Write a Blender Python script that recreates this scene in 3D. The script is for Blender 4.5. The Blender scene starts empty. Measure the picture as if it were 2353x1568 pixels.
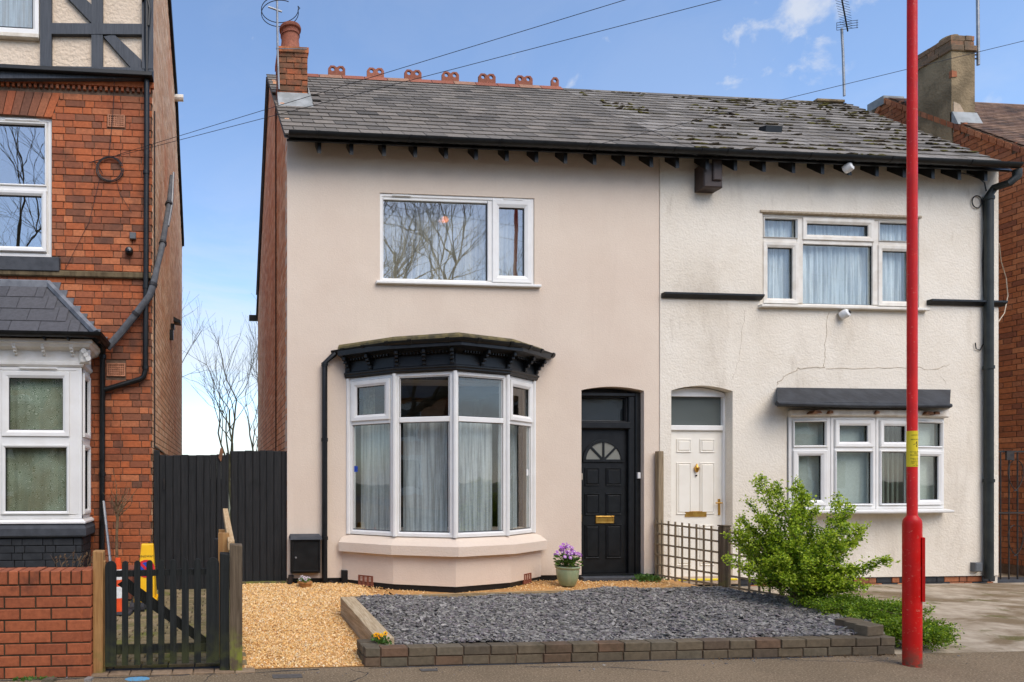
import bpy, bmesh, math, random
import numpy as np
from mathutils import Matrix, Vector, noise as mnoise
random.seed(7); RNG = np.random.default_rng(7)
R = math.radians
scene = bpy.context.scene
COL = scene.collection

# ------------------------------------------------------------------ camera
# World: X runs along the street (to the right), Y away from the street, Z up; the rendered
# house fronts stand at Y = 0, the pavement edge at about Y = -3.2, metres throughout.
PW, FPX, PU, PV = 2353.0, 1500.0, 633.0, 1105.0      # survey picture width, focal length, principal point
TH, CD, CH = R(4.69), 8.28, 1.48                     # yaw, distance to the fronts, eye height
cam = bpy.data.cameras.new('camera'); camo = bpy.data.objects.new('camera', cam); COL.objects.link(camo)
camo.location = (0, -CD, CH); camo.rotation_euler = (R(90), 0, -TH)
cam.sensor_width = 36; cam.lens = FPX / PW * 36
cam.shift_x = (PW / 2 - PU) / PW; cam.shift_y = (PV - 784) / PW
cam.clip_start = 0.05; cam.clip_end = 3000
scene.camera = camo

# ------------------------------------------------------------------ sky, sun, exposure
SUN_EL, SUN_AZ = 50.0, 162.0            # degrees; azimuth clockwise from +Y (behind the camera, a little right)
world = bpy.data.worlds.new('World'); scene.world = world; world.use_nodes = True
wn, wl = world.node_tree.nodes, world.node_tree.links
wn.clear()
def wnode(t, **k):
    n = wn.new(t)
    for a, b in k.items(): setattr(n, a, b)
    return n
sky = wnode('ShaderNodeTexSky', sky_type='NISHITA', sun_disc=False)
sky.sun_elevation = R(SUN_EL); sky.sun_rotation = R(SUN_AZ)
sky.air_density = 1.0; sky.dust_density = 1.2; sky.ozone_density = 2.6; sky.altitude = 500
bg = wnode('ShaderNodeBackground'); bg.inputs[1].default_value = 0.14
wo = wnode('ShaderNodeOutputWorld')
tc = wnode('ShaderNodeTexCoord')
# thin cloud: stretched noise over the whole sky, thicker towards the horizon, one wisp high up
mp = wnode('ShaderNodeMapping'); mp.inputs['Scale'].default_value = (1.0, 1.0, 2.4)
wl.new(tc.outputs['Generated'], mp.inputs[0])
n1 = wnode('ShaderNodeTexNoise'); n1.inputs['Scale'].default_value = 3.2; n1.inputs['Detail'].default_value = 9; n1.inputs['Roughness'].default_value = .62; n1.inputs['Distortion'].default_value = .6
wl.new(mp.outputs[0], n1.inputs['Vector'])
sep = wnode('ShaderNodeSeparateXYZ'); wl.new(tc.outputs['Generated'], sep.inputs[0])
def wmath(op, a, b=None, c=None, clamp=False):
    n = wnode('ShaderNodeMath', operation=op); n.use_clamp = clamp
    for i, x in enumerate((a, b, c)):
        if x is None: continue
        if isinstance(x, (int, float)): n.inputs[i].default_value = x
        else: wl.new(x, n.inputs[i])
    return n.outputs[0]
def wramp(x, a, b):
    n = wnode('ShaderNodeMapRange', interpolation_type='SMOOTHSTEP'); n.inputs[1].default_value = a; n.inputs[2].default_value = b
    wl.new(x, n.inputs[0]); return n.outputs[0]
low = wmath('SUBTRACT', 1.0, wramp(sep.outputs[2], 0.0, 0.48))
broad = wmath('MULTIPLY', wramp(n1.outputs[0], .36, .66), wmath('MULTIPLY_ADD', low, .9, .06))
# the wisp
wd = Vector((X_ := math.tan(math.atan((1812 - PU) / FPX) + TH), 1.0, 0)); wd.z = (PV - 85) / FPX * (wd.x * math.sin(TH) + math.cos(TH)); wd.normalize()
dist = wnode('ShaderNodeVectorMath', operation='DISTANCE'); nrm = wnode('ShaderNodeVectorMath', operation='NORMALIZE')
wl.new(tc.outputs['Generated'], nrm.inputs[0]); wl.new(nrm.outputs[0], dist.inputs[0]); dist.inputs[1].default_value = wd
n2 = wnode('ShaderNodeTexNoise'); n2.inputs['Scale'].default_value = 22; n2.inputs['Detail'].default_value = 9; n2.inputs['Roughness'].default_value = .58; n2.inputs['Distortion'].default_value = .25
wl.new(tc.outputs['Generated'], n2.inputs['Vector'])
near = wmath('SUBTRACT', 1.0, wramp(dist.outputs['Value'], .01, .115))
wisp = wmath('MULTIPLY', wramp(wmath('MULTIPLY_ADD', near, .20, n2.outputs[0]), .62, .84), .62)
amt = wmath('MAXIMUM', broad, wisp, clamp=True)
hz = wnode('ShaderNodeMix', data_type='RGBA'); hz.inputs[7].default_value = (3.3, 3.3, 3.3, 1)
wl.new(amt, hz.inputs[0]); wl.new(sky.outputs[0], hz.inputs[6])
wl.new(hz.outputs[2], bg.inputs[0]); wl.new(bg.outputs[0], wo.inputs[0])

sun = bpy.data.lights.new('sun', 'SUN'); sun.energy = 1.5; sun.angle = R(50); sun.color = (1.0, .89, .75)
suno = bpy.data.objects.new('sun', sun); COL.objects.link(suno); suno.location = (8, -20, 18)
sd = Vector((math.sin(R(SUN_AZ)) * math.cos(R(SUN_EL)), math.cos(R(SUN_AZ)) * math.cos(R(SUN_EL)), math.sin(R(SUN_EL))))
suno.rotation_euler = (-sd).to_track_quat('-Z', 'Y').to_euler()
vs = scene.view_settings; vs.view_transform = 'Standard'; vs.look = 'None'; vs.exposure = 0.96; vs.gamma = 1.0; vs.use_curve_mapping = False
scene.cycles.max_bounces = 8; scene.cycles.transparent_max_bounces = 12

# ------------------------------------------------------------------ survey: picture position + depth -> metres
def X(u, Y=0.0): return (Y + CD) * math.tan(math.atan((u - PU) / FPX) + TH)
def ZC(x, Y): return x * math.sin(TH) + (Y + CD) * math.cos(TH)
def Z(u, v, Y=0.0): return CH + (PV - v) * ZC(X(u, Y), Y) / FPX
def P(u, v, Y=0.0): return Vector((X(u, Y), Y, Z(u, v, Y)))

# ------------------------------------------------------------------ materials
def S(r, g, b):
    f = lambda c: (c / 255 / 12.92) if c / 255 <= .04045 else ((c / 255 + .055) / 1.055) ** 2.4
    return (f(r), f(g), f(b), 1)
class NT:
    def __init__(s, name):
        s.m = bpy.data.materials.new(name); s.m.use_nodes = True
        s.n, s.l = s.m.node_tree.nodes, s.m.node_tree.links
        s.b = s.n['Principled BSDF']; s.out = s.n['Material Output']
    def node(s, t, **k):
        n = s.n.new(t)
        for a, b in k.items(): setattr(n, a, b)
        return n
    def math(s, op, a, b=None, clamp=False):
        n = s.node('ShaderNodeMath', operation=op); n.use_clamp = clamp
        for i, x in enumerate((a, b)):
            if x is None: continue
            if isinstance(x, (int, float)): n.inputs[i].default_value = x
            else: s.l.new(x, n.inputs[i])
        return n.outputs[0]
    def pos(s, scale=(1, 1, 1), rot=(0, 0, 0)):
        g = s.node('ShaderNodeNewGeometry'); m = s.node('ShaderNodeMapping')
        m.inputs['Scale'].default_value = scale; m.inputs['Rotation'].default_value = rot
        s.l.new(g.outputs['Position'], m.inputs[0]); return m.outputs[0]
    def noise(s, vec, scale, detail=5, rough=.55, dist=0):
        n = s.node('ShaderNodeTexNoise'); s.l.new(vec, n.inputs['Vector'])
        n.inputs['Scale'].default_value = scale; n.inputs['Detail'].default_value = detail; n.inputs['Roughness'].default_value = rough; n.inputs['Distortion'].default_value = dist
        return n.outputs[0]
    def ramp(s, x, stops, interp='LINEAR'):
        r = s.node('ShaderNodeValToRGB'); cr = r.color_ramp; cr.interpolation = interp
        while len(cr.elements) < len(stops): cr.elements.new(.5)
        for e, (p, c) in zip(cr.elements, stops): e.position = p; e.color = c
        s.l.new(x, r.inputs[0]); return r.outputs[0]
    def rng(s, x, a, b, c=0., d=1.):
        n = s.node('ShaderNodeMapRange', interpolation_type='SMOOTHSTEP')
        for i, v in zip((1, 2, 3, 4), (a, b, c, d)): n.inputs[i].default_value = v
        s.l.new(x, n.inputs[0]); return n.outputs[0]
    def mix(s, f, a, b, mode='MIX'):
        n = s.node('ShaderNodeMix', data_type='RGBA', blend_type=mode)
        for i, x in ((0, f), (6, a), (7, b)):
            if isinstance(x, (int, float)): n.inputs[i].default_value = x
            elif isinstance(x, tuple): n.inputs[i].default_value = x
            else: s.l.new(x, n.inputs[i])
        return n.outputs[2]
    def island(s):
        g = s.node('ShaderNodeNewGeometry'); o = s.node('ShaderNodeObjectInfo')
        return s.math('FRACT', s.math('ADD', g.outputs['Random Per Island'], o.outputs['Random']))
    def bump(s, h, strength, dist, prev=None):
        b = s.node('ShaderNodeBump'); b.inputs['Strength'].default_value = strength; b.inputs['Distance'].default_value = dist
        s.l.new(h, b.inputs['Height'])
        if prev: s.l.new(prev, b.inputs['Normal'])
        return b.outputs[0]
    def fin(s, col=None, rough=.7, normal=None, spec=.4, metal=0.):
        if col is not None:
            if isinstance(col, tuple): s.b.inputs['Base Color'].default_value = col
            else: s.l.new(col, s.b.inputs['Base Color'])
        if isinstance(rough, (int, float)): s.b.inputs['Roughness'].default_value = rough
        else: s.l.new(rough, s.b.inputs['Roughness'])
        s.b.inputs['Specular IOR Level'].default_value = spec; s.b.inputs['Metallic'].default_value = metal
        if normal is not None: s.l.new(normal, s.b.inputs['Normal'])
        return s.m
def simple(name, c1, c2, scale=6, rough=.6, bump=.3, bscale=60, bdist=.003, spec=.4, metal=0., stretch=(1, 1, 1), lo=.35, hi=.65):
    t = NT(name); p = t.pos(stretch)
    c = t.mix(t.rng(t.noise(p, scale), lo, hi), c1, c2)
    return t.fin(c, rough, t.bump(t.noise(p, bscale, 4), bump, bdist) if bump else None, spec, metal)
def pieces(name, stops, rough=.8, dirt=None, dscale=2.5, dlo=.5, dhi=.7, bump=.5, bscale=120, bdist=.002, spec=.3, stretch=(1, 1, 1)):
    """Stones, bricks, slates: one colour per piece, mottled, with patches of grime."""
    t = NT(name); p = t.pos(stretch)
    c = t.ramp(t.island(), stops)
    n = t.noise(p, 26, 5, .65)
    c = t.mix(1.0, c, t.ramp(n, [(.25, (.68, .66, .64, 1)), (.75, (1.22, 1.2, 1.18, 1))]), 'MULTIPLY')
    if dirt: c = t.mix(t.rng(t.noise(p, dscale, 6, .6), dlo, dhi, 0, .85), c, dirt)
    return t.fin(c, rough, t.bump(t.noise(p, bscale, 4), bump, bdist), spec)
def wood(name, c1, c2, rough=.75, axis='Z', moss=None, mz=(.0, .5)):
    t = NT(name); st = {'X': (2, 40, 40), 'Y': (40, 2, 40), 'Z': (40, 40, 2)}[axis]
    p = t.pos(st); g = t.noise(p, 1.6, 6, .6, .4)
    c = t.mix(t.rng(g, .3, .7), c1, c2)
    c = t.mix(t.rng(t.noise(t.pos((3, 3, 3)), 2, 4), .55, .8, 0, .5), c, tuple(x * .55 for x in c1[:3]) + (1,))
    if moss:
        q = t.pos(); z = t.node('ShaderNodeSeparateXYZ'); t.l.new(q, z.inputs[0])
        f = t.math('MULTIPLY', t.rng(t.noise(q, 9, 5), .38, .6), t.math('SUBTRACT', 1.0, t.rng(z.outputs[2], mz[0], mz[1])))
        c = t.mix(f, c, moss)
    return t.fin(c, rough, t.bump(g, .5, .004), .25)
def render_wall(name, base, alt, bscale, bstr, bdist, stain=None):
    t = NT(name); p = t.pos()
    c = t.mix(t.rng(t.noise(p, .9, 5, .6), .3, .7), base, alt)
    c = t.mix(t.rng(t.noise(p, bscale * .6, 3), .3, .8, 0, .16), c, tuple(x * .72 for x in base[:3]) + (1,))
    if stain:
        col, sets = stain
        for st, sc, lo, hi, amt in sets:
            c = t.mix(t.rng(t.noise(t.pos(st), sc, 7, .62, .4), lo, hi, 0, amt), c, col)
    h = t.noise(p, bscale, 3, .5)
    return t.fin(c, .9, t.bump(h, bstr, bdist, t.bump(t.noise(p, 3, 3), .25, .02)), .2)
MAT = {}
MAT['pink'] = render_wall('pink_render', S(223, 207, 189), S(217, 199, 181), 55, .5, .006,
    (S(176, 154, 132), [((1.2, 1.2, .22), 1.4, .50, .82, .14), ((1, 1, 1), .7, .55, .85, .14), ((2.4, 2.4, .15), 1.6, .56, .8, .10)]))
MAT['white_render'] = render_wall('white_pebble_render', S(233, 225, 210), S(223, 213, 196), 44, .8, .009,
    (S(150, 132, 108), [((1, 1, .35), 1.3, .50, .80, .40), ((1.6, 1.6, .5), 3.1, .56, .82, .36), ((3, 3, .6), 2.0, .6, .8, .30)]))
MAT['cream_render'] = render_wall('cream_rough_render', S(226, 208, 186), S(216, 196, 172), 22, 1.0, .02)
MAT['brick_red'] = pieces('red_brick', [(0, S(166, 94, 58)), (.2, S(184, 102, 61)), (.38, S(148, 84, 58)), (.52, S(192, 118, 78)), (.66, S(124, 80, 61)), (.78, S(176, 97, 58)), (.9, S(104, 74, 60)), (1, S(184, 108, 70))], dirt=S(62, 48, 42), dscale=1.3, dlo=.48, dhi=.72)
MAT['brick_wall'] = pieces('garden_wall_brick', [(0, S(156, 88, 58)), (.3, S(168, 96, 62)), (.6, S(146, 82, 55)), (1, S(176, 101, 66))], dirt=S(82, 50, 40), dscale=2.2, dlo=.56, dhi=.8, bdist=.0015)
MAT['brick_tan'] = pieces('tan_side_brick', [(0, S(232, 194, 156)), (.2, S(218, 174, 136)), (.4, S(242, 212, 178)), (.6, S(228, 184, 144)), (.8, S(206, 158, 120)), (1, S(238, 204, 168))], dirt=S(212, 142, 98), dscale=.8, dlo=.5, dhi=.72)
MAT['brick_orange'] = pieces('orange_side_brick', [(0, S(228, 164, 118)), (.25, S(212, 142, 98)), (.5, S(238, 192, 154)), (.75, S(204, 136, 94)), (1, S(226, 172, 132))], dirt=S(236, 200, 166), dscale=1.4, dlo=.5, dhi=.72)
MAT['brick_chimney'] = pieces('chimney_brick', [(0, S(180, 100, 60)), (.35, S(156, 86, 54)), (.6, S(120, 84, 62)), (1, S(188, 112, 70))], dirt=S(88, 70, 50), dscale=3.2, dlo=.42, dhi=.62, bdist=.006)
MAT['brick_soot'] = pieces('sooty_chimney_brick', [(0, S(142, 112, 84)), (.4, S(120, 96, 74)), (.7, S(158, 108, 76)), (1, S(134, 116, 92))], dirt=S(92, 80, 62), dscale=5, dlo=.4, dhi=.65, bdist=.006)
MAT['brick_gable'] = pieces('gable_brick', [(0, S(170, 106, 68)), (.3, S(152, 92, 60)), (.6, S(184, 122, 84)), (.8, S(128, 80, 60)), (1, S(164, 100, 66))], dirt=S(92, 66, 50), dscale=1.5, dlo=.56, dhi=.76)
MAT['brick_blue'] = pieces('engineering_brick', [(0, S(96, 86, 70)), (.3, S(108, 97, 79)), (.5, S(86, 78, 66)), (.7, S(116, 90, 70)), (.8, S(98, 91, 76)), (1, S(110, 101, 85))], dirt=S(62, 58, 40), dscale=3, dlo=.5, dhi=.75)
MAT['brick_black'] = simple('black_painted_brick', S(38, 40, 43), S(48, 50, 53), 8, .6, .4, 90)
MAT['terracotta'] = pieces('terracotta', [(0, S(146, 88, 68)), (.5, S(134, 80, 62)), (1, S(154, 96, 75))], dirt=S(104, 74, 56), dscale=6, dlo=.55, dhi=.8)
MAT['terra_pale'] = simple('pale_terracotta', S(184, 128, 98), S(160, 108, 80), 20, .8, .3)
MAT['ridge_clay'] = simple('weathered_ridge_clay', S(158, 118, 94), S(132, 98, 78), 20, .85, .3)
MAT['mortar'] = simple('mortar', S(120, 98, 80), S(94, 74, 60), 14, .95, .6, 150)
MAT['mortar_pale'] = simple('pale_mortar', S(96, 64, 46), S(74, 48, 36), 14, .95, .6, 150)
MAT['slate'] = pieces('roof_slate', [(0, S(112, 107, 100)), (.25, S(124, 118, 110)), (.5, S(100, 96, 90)), (.75, S(132, 125, 116)), (.93, S(84, 81, 76)), (1, S(116, 110, 103))], .8, dirt=S(98, 92, 78), dscale=2.6, dlo=.55, dhi=.8, bscale=60, spec=.2)
MAT['slate_white'] = pieces('roof_slate_mossy', [(0, S(128, 123, 116)), (.25, S(110, 105, 98)), (.5, S(144, 139, 132)), (.75, S(96, 92, 86)), (1, S(134, 128, 120))], .8, dirt=S(92, 84, 66), dscale=3.4, dlo=.52, dhi=.76, bscale=60, spec=.2)
MAT['slate_new'] = pieces('bay_slate', [(0, S(74, 75, 79)), (.5, S(84, 84, 88)), (1, S(68, 69, 74))], .6, spec=.4)
MAT['tile_brown'] = pieces('brown_roof_tile', [(0, S(122, 96, 76)), (.35, S(104, 78, 62)), (.7, S(136, 108, 86)), (1, S(92, 72, 58))], dirt=S(62, 48, 40), dscale=3, dlo=.5, dhi=.7)
MAT['lead'] = simple('lead_flashing', S(118, 121, 126), S(92, 95, 101), 7, .55, .35, 14, .01, .5)
MAT['lead_pale'] = simple('pale_flashing', S(160, 163, 162), S(134, 137, 135), 5, .65, .3, 30, .004, .3)
MAT['black_paint'] = simple('black_gloss_paint', S(17, 19, 21), S(25, 27, 29), 12, .42, .25, 40, .002, .35)
MAT['black_plastic'] = simple('black_gutter_plastic', S(17, 19, 20), S(26, 28, 29), 9, .4, .1, 60, .001, .35)
MAT['black_timber'] = wood('black_stained_boards', S(30, 31, 32), S(44, 44, 44), .7)
MAT['black_gate'] = wood('black_picket_paint', S(25, 28, 28), S(40, 43, 42), .66, moss=S(62, 66, 38), mz=(.02, .42))
MAT['black_beam'] = wood('charcoal_half_timber', S(62, 67, 74), S(78, 82, 88), .6)
MAT['iron'] = simple('dark_iron', S(44, 42, 42), S(64, 56, 50), 14, .55, .2, 80, .001, .4, .3)
MAT['pipe_iron'] = simple('grey_iron_pipe', S(32, 37, 37), S(46, 51, 49), 5, .5, .3, 40, .002)
MAT['upvc'] = simple('white_upvc', S(234, 233, 229), S(228, 226, 221), 4, .32, 0, spec=.5)
MAT['upvc_old'] = simple('aged_white_upvc', S(230, 225, 214), S(216, 208, 194), 7, .42, 0, spec=.45)
MAT['white_paint'] = simple('white_joinery_paint', S(232, 229, 222), S(222, 218, 209), 6, .5, .2, 60)
MAT['flaky'] = simple('flaking_white_paint', S(226, 219, 206), S(206, 196, 180), 9, .7, .5, 30, .006)
MAT['bare_wood'] = simple('bare_brown_wood', S(140, 96, 66), S(112, 76, 54), 20, .85, .5, 60)
MAT['post_new'] = wood('new_timber_post', S(176, 136, 88), S(146, 106, 64), .8, moss=S(120, 112, 62), mz=(0, .3))
MAT['post_pale'] = wood('pale_planed_rail', S(206, 178, 138), S(184, 152, 110), .75, 'Y')
MAT['post_old'] = wood('weathered_post', S(112, 98, 80), S(80, 68, 54), .85, moss=S(128, 134, 54), mz=(.05, .42))
MAT['trellis'] = wood('weathered_trellis', S(158, 140, 112), S(122, 106, 84), .85)
MAT['sleeper'] = wood('pale_sleeper', S(196, 178, 148), S(160, 138, 106), .85, 'Y')
MAT['edge_board'] = wood('edging_board', S(168, 146, 110), S(128, 106, 74), .85, 'X')
MAT['brass'] = simple('brass', S(214, 170, 86), S(190, 142, 66), 14, .3, 0, metal=.8)
MAT['door_white'] = simple('white_door_skin', S(238, 233, 221), S(232, 226, 213), 3, .35, 0, spec=.5)
def worn_red():
    t = NT('worn_red_pole_paint'); p = t.pos()
    c = t.mix(t.rng(t.noise(p, 5, 4), .35, .65), S(210, 18, 11), S(194, 15, 9))
    c = t.mix(t.rng(t.noise(t.pos((1, 1, 1.6)), 34, 5, .7), .61, .66, 0, .7), c, S(204, 112, 96))
    z = t.node('ShaderNodeSeparateXYZ'); t.l.new(p, z.inputs[0])
    f = t.math('MULTIPLY', t.rng(t.noise(p, 22, 5), .3, .62), t.math('SUBTRACT', 1.0, t.rng(z.outputs[2], .0, .22)))
    c = t.mix(f, c, S(104, 74, 58))
    return t.fin(c, t.rng(t.noise(p, 12, 4), .3, .7, .34, .55), t.bump(t.noise(p, 30, 4), .3, .002), .35)
MAT['red_paint'] = worn_red()
MAT['yellow_label'] = simple('yellow_sticker', S(238, 214, 44), S(230, 204, 38), 3, .5, 0)
MAT['ink'] = simple('black_ink', S(28, 26, 20), S(36, 34, 26), 5, .6, 0)
MAT['orange_cone'] = simple('orange_plastic', S(228, 84, 32), S(214, 72, 26), 8, .45, 0)
MAT['yellow_cone'] = simple('yellow_plastic', S(244, 190, 26), S(238, 178, 18), 6, .42, 0)
MAT['white_band'] = simple('white_reflective_band', S(226, 226, 222), S(206, 206, 202), 18, .45, 0)
MAT['sign_red'] = simple('red_sign_vinyl', S(202, 32, 40), S(196, 28, 36), 4, .5, 0)
MAT['sign_blue'] = simple('blue_sign_vinyl', S(30, 70, 170), S(28, 64, 160), 4, .5, 0)
MAT['rubber'] = simple('dark_rubber', S(44, 45, 48), S(58, 58, 60), 10, .8, .3)
MAT['grey_box'] = simple('grey_box_plastic', S(86, 90, 94), S(96, 100, 103), 5, .5, 0)
MAT['grey_pole'] = simple('galvanised_pole', S(128, 132, 136), S(148, 150, 152), 9, .45, 0, metal=.5)
MAT['insulation'] = simple('grey_pipe_lagging', S(74, 76, 80), S(92, 94, 97), 14, .8, .5, 30, .006)
MAT['cable'] = simple('black_cable', S(36, 36, 38), S(48, 47, 48), 9, .6, 0)
MAT['cable_pale'] = simple('pale_cable', S(196, 184, 164), S(176, 164, 146), 9, .6, 0)
MAT['white_plastic'] = simple('white_camera_plastic', S(232, 232, 230), S(224, 224, 222), 5, .4, 0)
MAT['blackglass'] = simple('dark_lens', S(22, 22, 24), S(30, 30, 32), 5, .12, 0, spec=.6)
MAT['glaze_green'] = simple('green_glazed_pot', S(130, 148, 116), S(150, 162, 128), 9, .3, .2, 18, .002, .5, stretch=(1, 1, .4))
MAT['glaze_brown'] = simple('brown_glazed_pot', S(160, 110, 62), S(186, 134, 82), 12, .3, 0, spec=.5)
MAT['petal_purple'] = pieces('purple_petal', [(0, S(170, 96, 190)), (.5, S(196, 130, 212)), (1, S(150, 76, 176))], .6, bump=0)
MAT['petal_white'] = pieces('white_petal', [(0, S(236, 230, 226)), (1, S(222, 206, 214))], .6, bump=0)
MAT['petal_yellow'] = pieces('yellow_petal', [(0, S(250, 200, 24)), (.6, S(246, 178, 14)), (1, S(240, 150, 10))], .6, bump=0)
MAT['petal_dark'] = pieces('dark_petal', [(0, S(70, 40, 60)), (1, S(90, 50, 50))], .6, bump=0)
def leafmat(name, stops, trans=.35):
    t = NT(name); c = t.ramp(t.island(), stops); t.fin(c, .45, None, .35)
    tr = t.node('ShaderNodeBsdfTranslucent'); t.l.new(c, tr.inputs[0])
    mx = t.node('ShaderNodeMixShader'); mx.inputs[0].default_value = trans
    t.l.new(t.b.outputs[0], mx.inputs[1]); t.l.new(tr.outputs[0], mx.inputs[2]); t.l.new(mx.outputs[0], t.out.inputs[0])
    return t.m
MAT['leaf_shrub'] = leafmat('shrub_leaf', [(0, S(146, 176, 36)), (.2, S(110, 146, 28)), (.4, S(172, 196, 46)), (.6, S(88, 122, 28)), (.8, S(64, 92, 26)), (1, S(194, 210, 62))])
MAT['leaf_tip'] = leafmat('shrub_tip_leaf', [(0, S(192, 212, 54)), (.5, S(172, 198, 44)), (1, S(214, 224, 90))])
MAT['leaf_low'] = leafmat('juniper_leaf', [(0, S(120, 150, 38)), (.5, S(96, 128, 32)), (1, S(150, 174, 54))])
MAT['leaf_pot'] = leafmat('pot_leaf', [(0, S(74, 108, 44)), (1, S(96, 130, 56))])
MAT['bark'] = simple('bark', S(112, 98, 74), S(84, 72, 54), 14, .9, .6, 40, .01, .2, stretch=(1, 1, .3))
MAT['bark_far'] = simple('far_bark', S(84, 82, 60), S(66, 60, 48), 6, .9, 0, spec=.2)
MAT['twig'] = simple('dry_twig', S(126, 104, 78), S(98, 78, 58), 20, .9, 0, spec=.2)
MAT['moss'] = pieces('moss', [(0, S(58, 48, 30)), (.4, S(46, 38, 26)), (.7, S(74, 68, 32)), (1, S(92, 88, 38))], .95, bump=.6, bdist=.004)
MAT['gravel'] = pieces('golden_gravel', [(0, S(234, 188, 112)), (.2, S(248, 216, 156)), (.4, S(222, 168, 94)), (.6, S(250, 232, 190)), (.75, S(238, 194, 120)), (.9, S(210, 152, 86)), (1, S(252, 238, 206))], .75, bump=0)
MAT['chips'] = pieces('blue_slate_chip', [(0, S(124, 121, 117)), (.2, S(150, 146, 141)), (.4, S(98, 96, 96)), (.55, S(132, 123, 126)), (.7, S(116, 117, 107)), (.85, S(174, 170, 163)), (1, S(86, 85, 85))], .75, bump=.3, spec=.25)
MAT['soil'] = simple('soil_bed', S(196, 150, 92), S(170, 124, 72), 12, .95, .6)
MAT['darkbed'] = simple('dark_bed', S(48, 50, 54), S(38, 40, 43), 12, .95, .6)
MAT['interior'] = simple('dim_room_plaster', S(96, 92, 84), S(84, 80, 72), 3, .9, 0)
MAT['stone_dark'] = simple('charcoal_stone', S(58, 61, 66), S(70, 73, 78), 9, .75, .4, 50, .004)
MAT['moss_felt'] = simple('lichened_felt', S(116, 104, 68), S(78, 71, 52), 9, .9, .5, 50, .005)
MAT['black_felt'] = simple('black_felt', S(50, 53, 57), S(36, 38, 42), 6, .65, .5, 9, .015)
MAT['corbel'] = simple('dark_brown_paint', S(66, 52, 46), S(52, 42, 38), 8, .55, .3)
MAT['crack'] = simple('filled_crack', S(186, 172, 150), S(164, 148, 126), 30, .95, .5)
MAT['cement'] = simple('weathered_cement', S(146, 128, 100), S(112, 98, 76), 3.2, .95, .9, 26, .02, .15)
MAT['cement_pale'] = simple('pale_cement_patch', S(190, 168, 144), S(168, 150, 128), 8, .95, .8, 40, .01, .15)
MAT['curtain'] = None
def cloth(name, c1, c2, alpha):
    t = NT(name); p = t.pos((1, 1, 1))
    c = t.mix(t.rng(t.noise(p, 30, 3), .35, .65), c1, c2); t.fin(c, .9, None, .1)
    tr = t.node('ShaderNodeBsdfTransparent'); mx = t.node('ShaderNodeMixShader')
    g = t.noise(t.pos((1, 1, .04)), 26, 4, .6)                  # upright streaks of denser net stand in for the shading of pleats
    if alpha < 1: t.l.new(t.rng(g, .36, .62, alpha * .62, min(1, alpha * 1.12)), mx.inputs[0])
    else: mx.inputs[0].default_value = 1.0
    t.l.new(tr.outputs[0], mx.inputs[1]); t.l.new(t.b.outputs[0], mx.inputs[2]); t.l.new(mx.outputs[0], t.out.inputs[0])
    return t.m
MAT['net_grey'] = cloth('grey_net', S(196, 202, 204), S(190, 196, 198), .9)
MAT['net_white'] = cloth('white_net', S(238, 242, 242), S(232, 238, 238), .95)
MAT['net_sheer'] = cloth('sheer_white_net', S(216, 220, 220), S(208, 214, 214), .66)
MAT['net_thin'] = cloth('thin_grey_net', S(214, 204, 184), S(204, 194, 174), .92)
MAT['curtain_sage'] = cloth('sage_curtain', S(152, 150, 130), S(132, 130, 112), 1.0)
MAT['blind'] = cloth('vertical_blind', S(208, 216, 206), S(200, 208, 198), 1.0)
def lace(name):
    t = NT(name); p = t.pos((1, 1, 1))
    v = t.node('ShaderNodeTexVoronoi'); v.inputs['Scale'].default_value = 17; t.l.new(p, v.inputs['Vector'])
    k = t.math('SINE', t.math('MULTIPLY', v.outputs['Distance'], 42.0))
    c = t.mix(t.rng(k, -.3, .6), S(124, 142, 116), S(206, 212, 192))
    c = t.mix(t.rng(t.noise(p, 1.4, 3), .35, .65, 0, .7), c, S(116, 108, 76)); t.fin(c, .9, None, .1)
    return t.m
MAT['lace'] = lace('patterned_lace')
def glass(name, base, tint=(1, 1, 1, 1), wob=.0, frost=None):
    t = NT(name)
    lw = t.node('ShaderNodeLayerWeight'); lw.inputs[0].default_value = .5
    f = t.math('ADD', t.math('MULTIPLY', t.math('POWER', lw.outputs['Facing'], 4.0), .8), base, clamp=True)
    gl = t.node('ShaderNodeBsdfGlossy'); gl.inputs['Roughness'].default_value = .004
    if wob:
        bn = t.bump(t.noise(t.pos((1.1, 1.1, .8)), 2.2, 2, .4), 1.0, wob); t.l.new(bn, gl.inputs['Normal'])
    if frost: tr = t.node('ShaderNodeBsdfDiffuse'); tr.inputs[0].default_value = frost
    else: tr = t.node('ShaderNodeBsdfTransparent'); tr.inputs[0].default_value = tint
    mx = t.node('ShaderNodeMixShader'); t.l.new(f, mx.inputs[0])
    t.l.new(tr.outputs[0], mx.inputs[1]); t.l.new(gl.outputs[0], mx.inputs[2]); t.l.new(mx.outputs[0], t.out.inputs[0])
    return t.m
MAT['glass'] = glass('window_glass', .075, (.95, .97, .965, 1), .0022)
MAT['glass_up'] = glass('window_glass_upper', .19, (.93, .95, .94, 1), .0012)
MAT['glass_sky'] = glass('reflective_upper_glass', .34, (.93, .95, .94, 1), .0012)
MAT['glass_frost'] = glass('obscured_glass', .03, wob=.0, frost=S(92, 98, 96))
MAT['glass_frost2'] = glass('obscured_door_glass', .03, wob=.0, frost=S(128, 128, 120))
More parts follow.
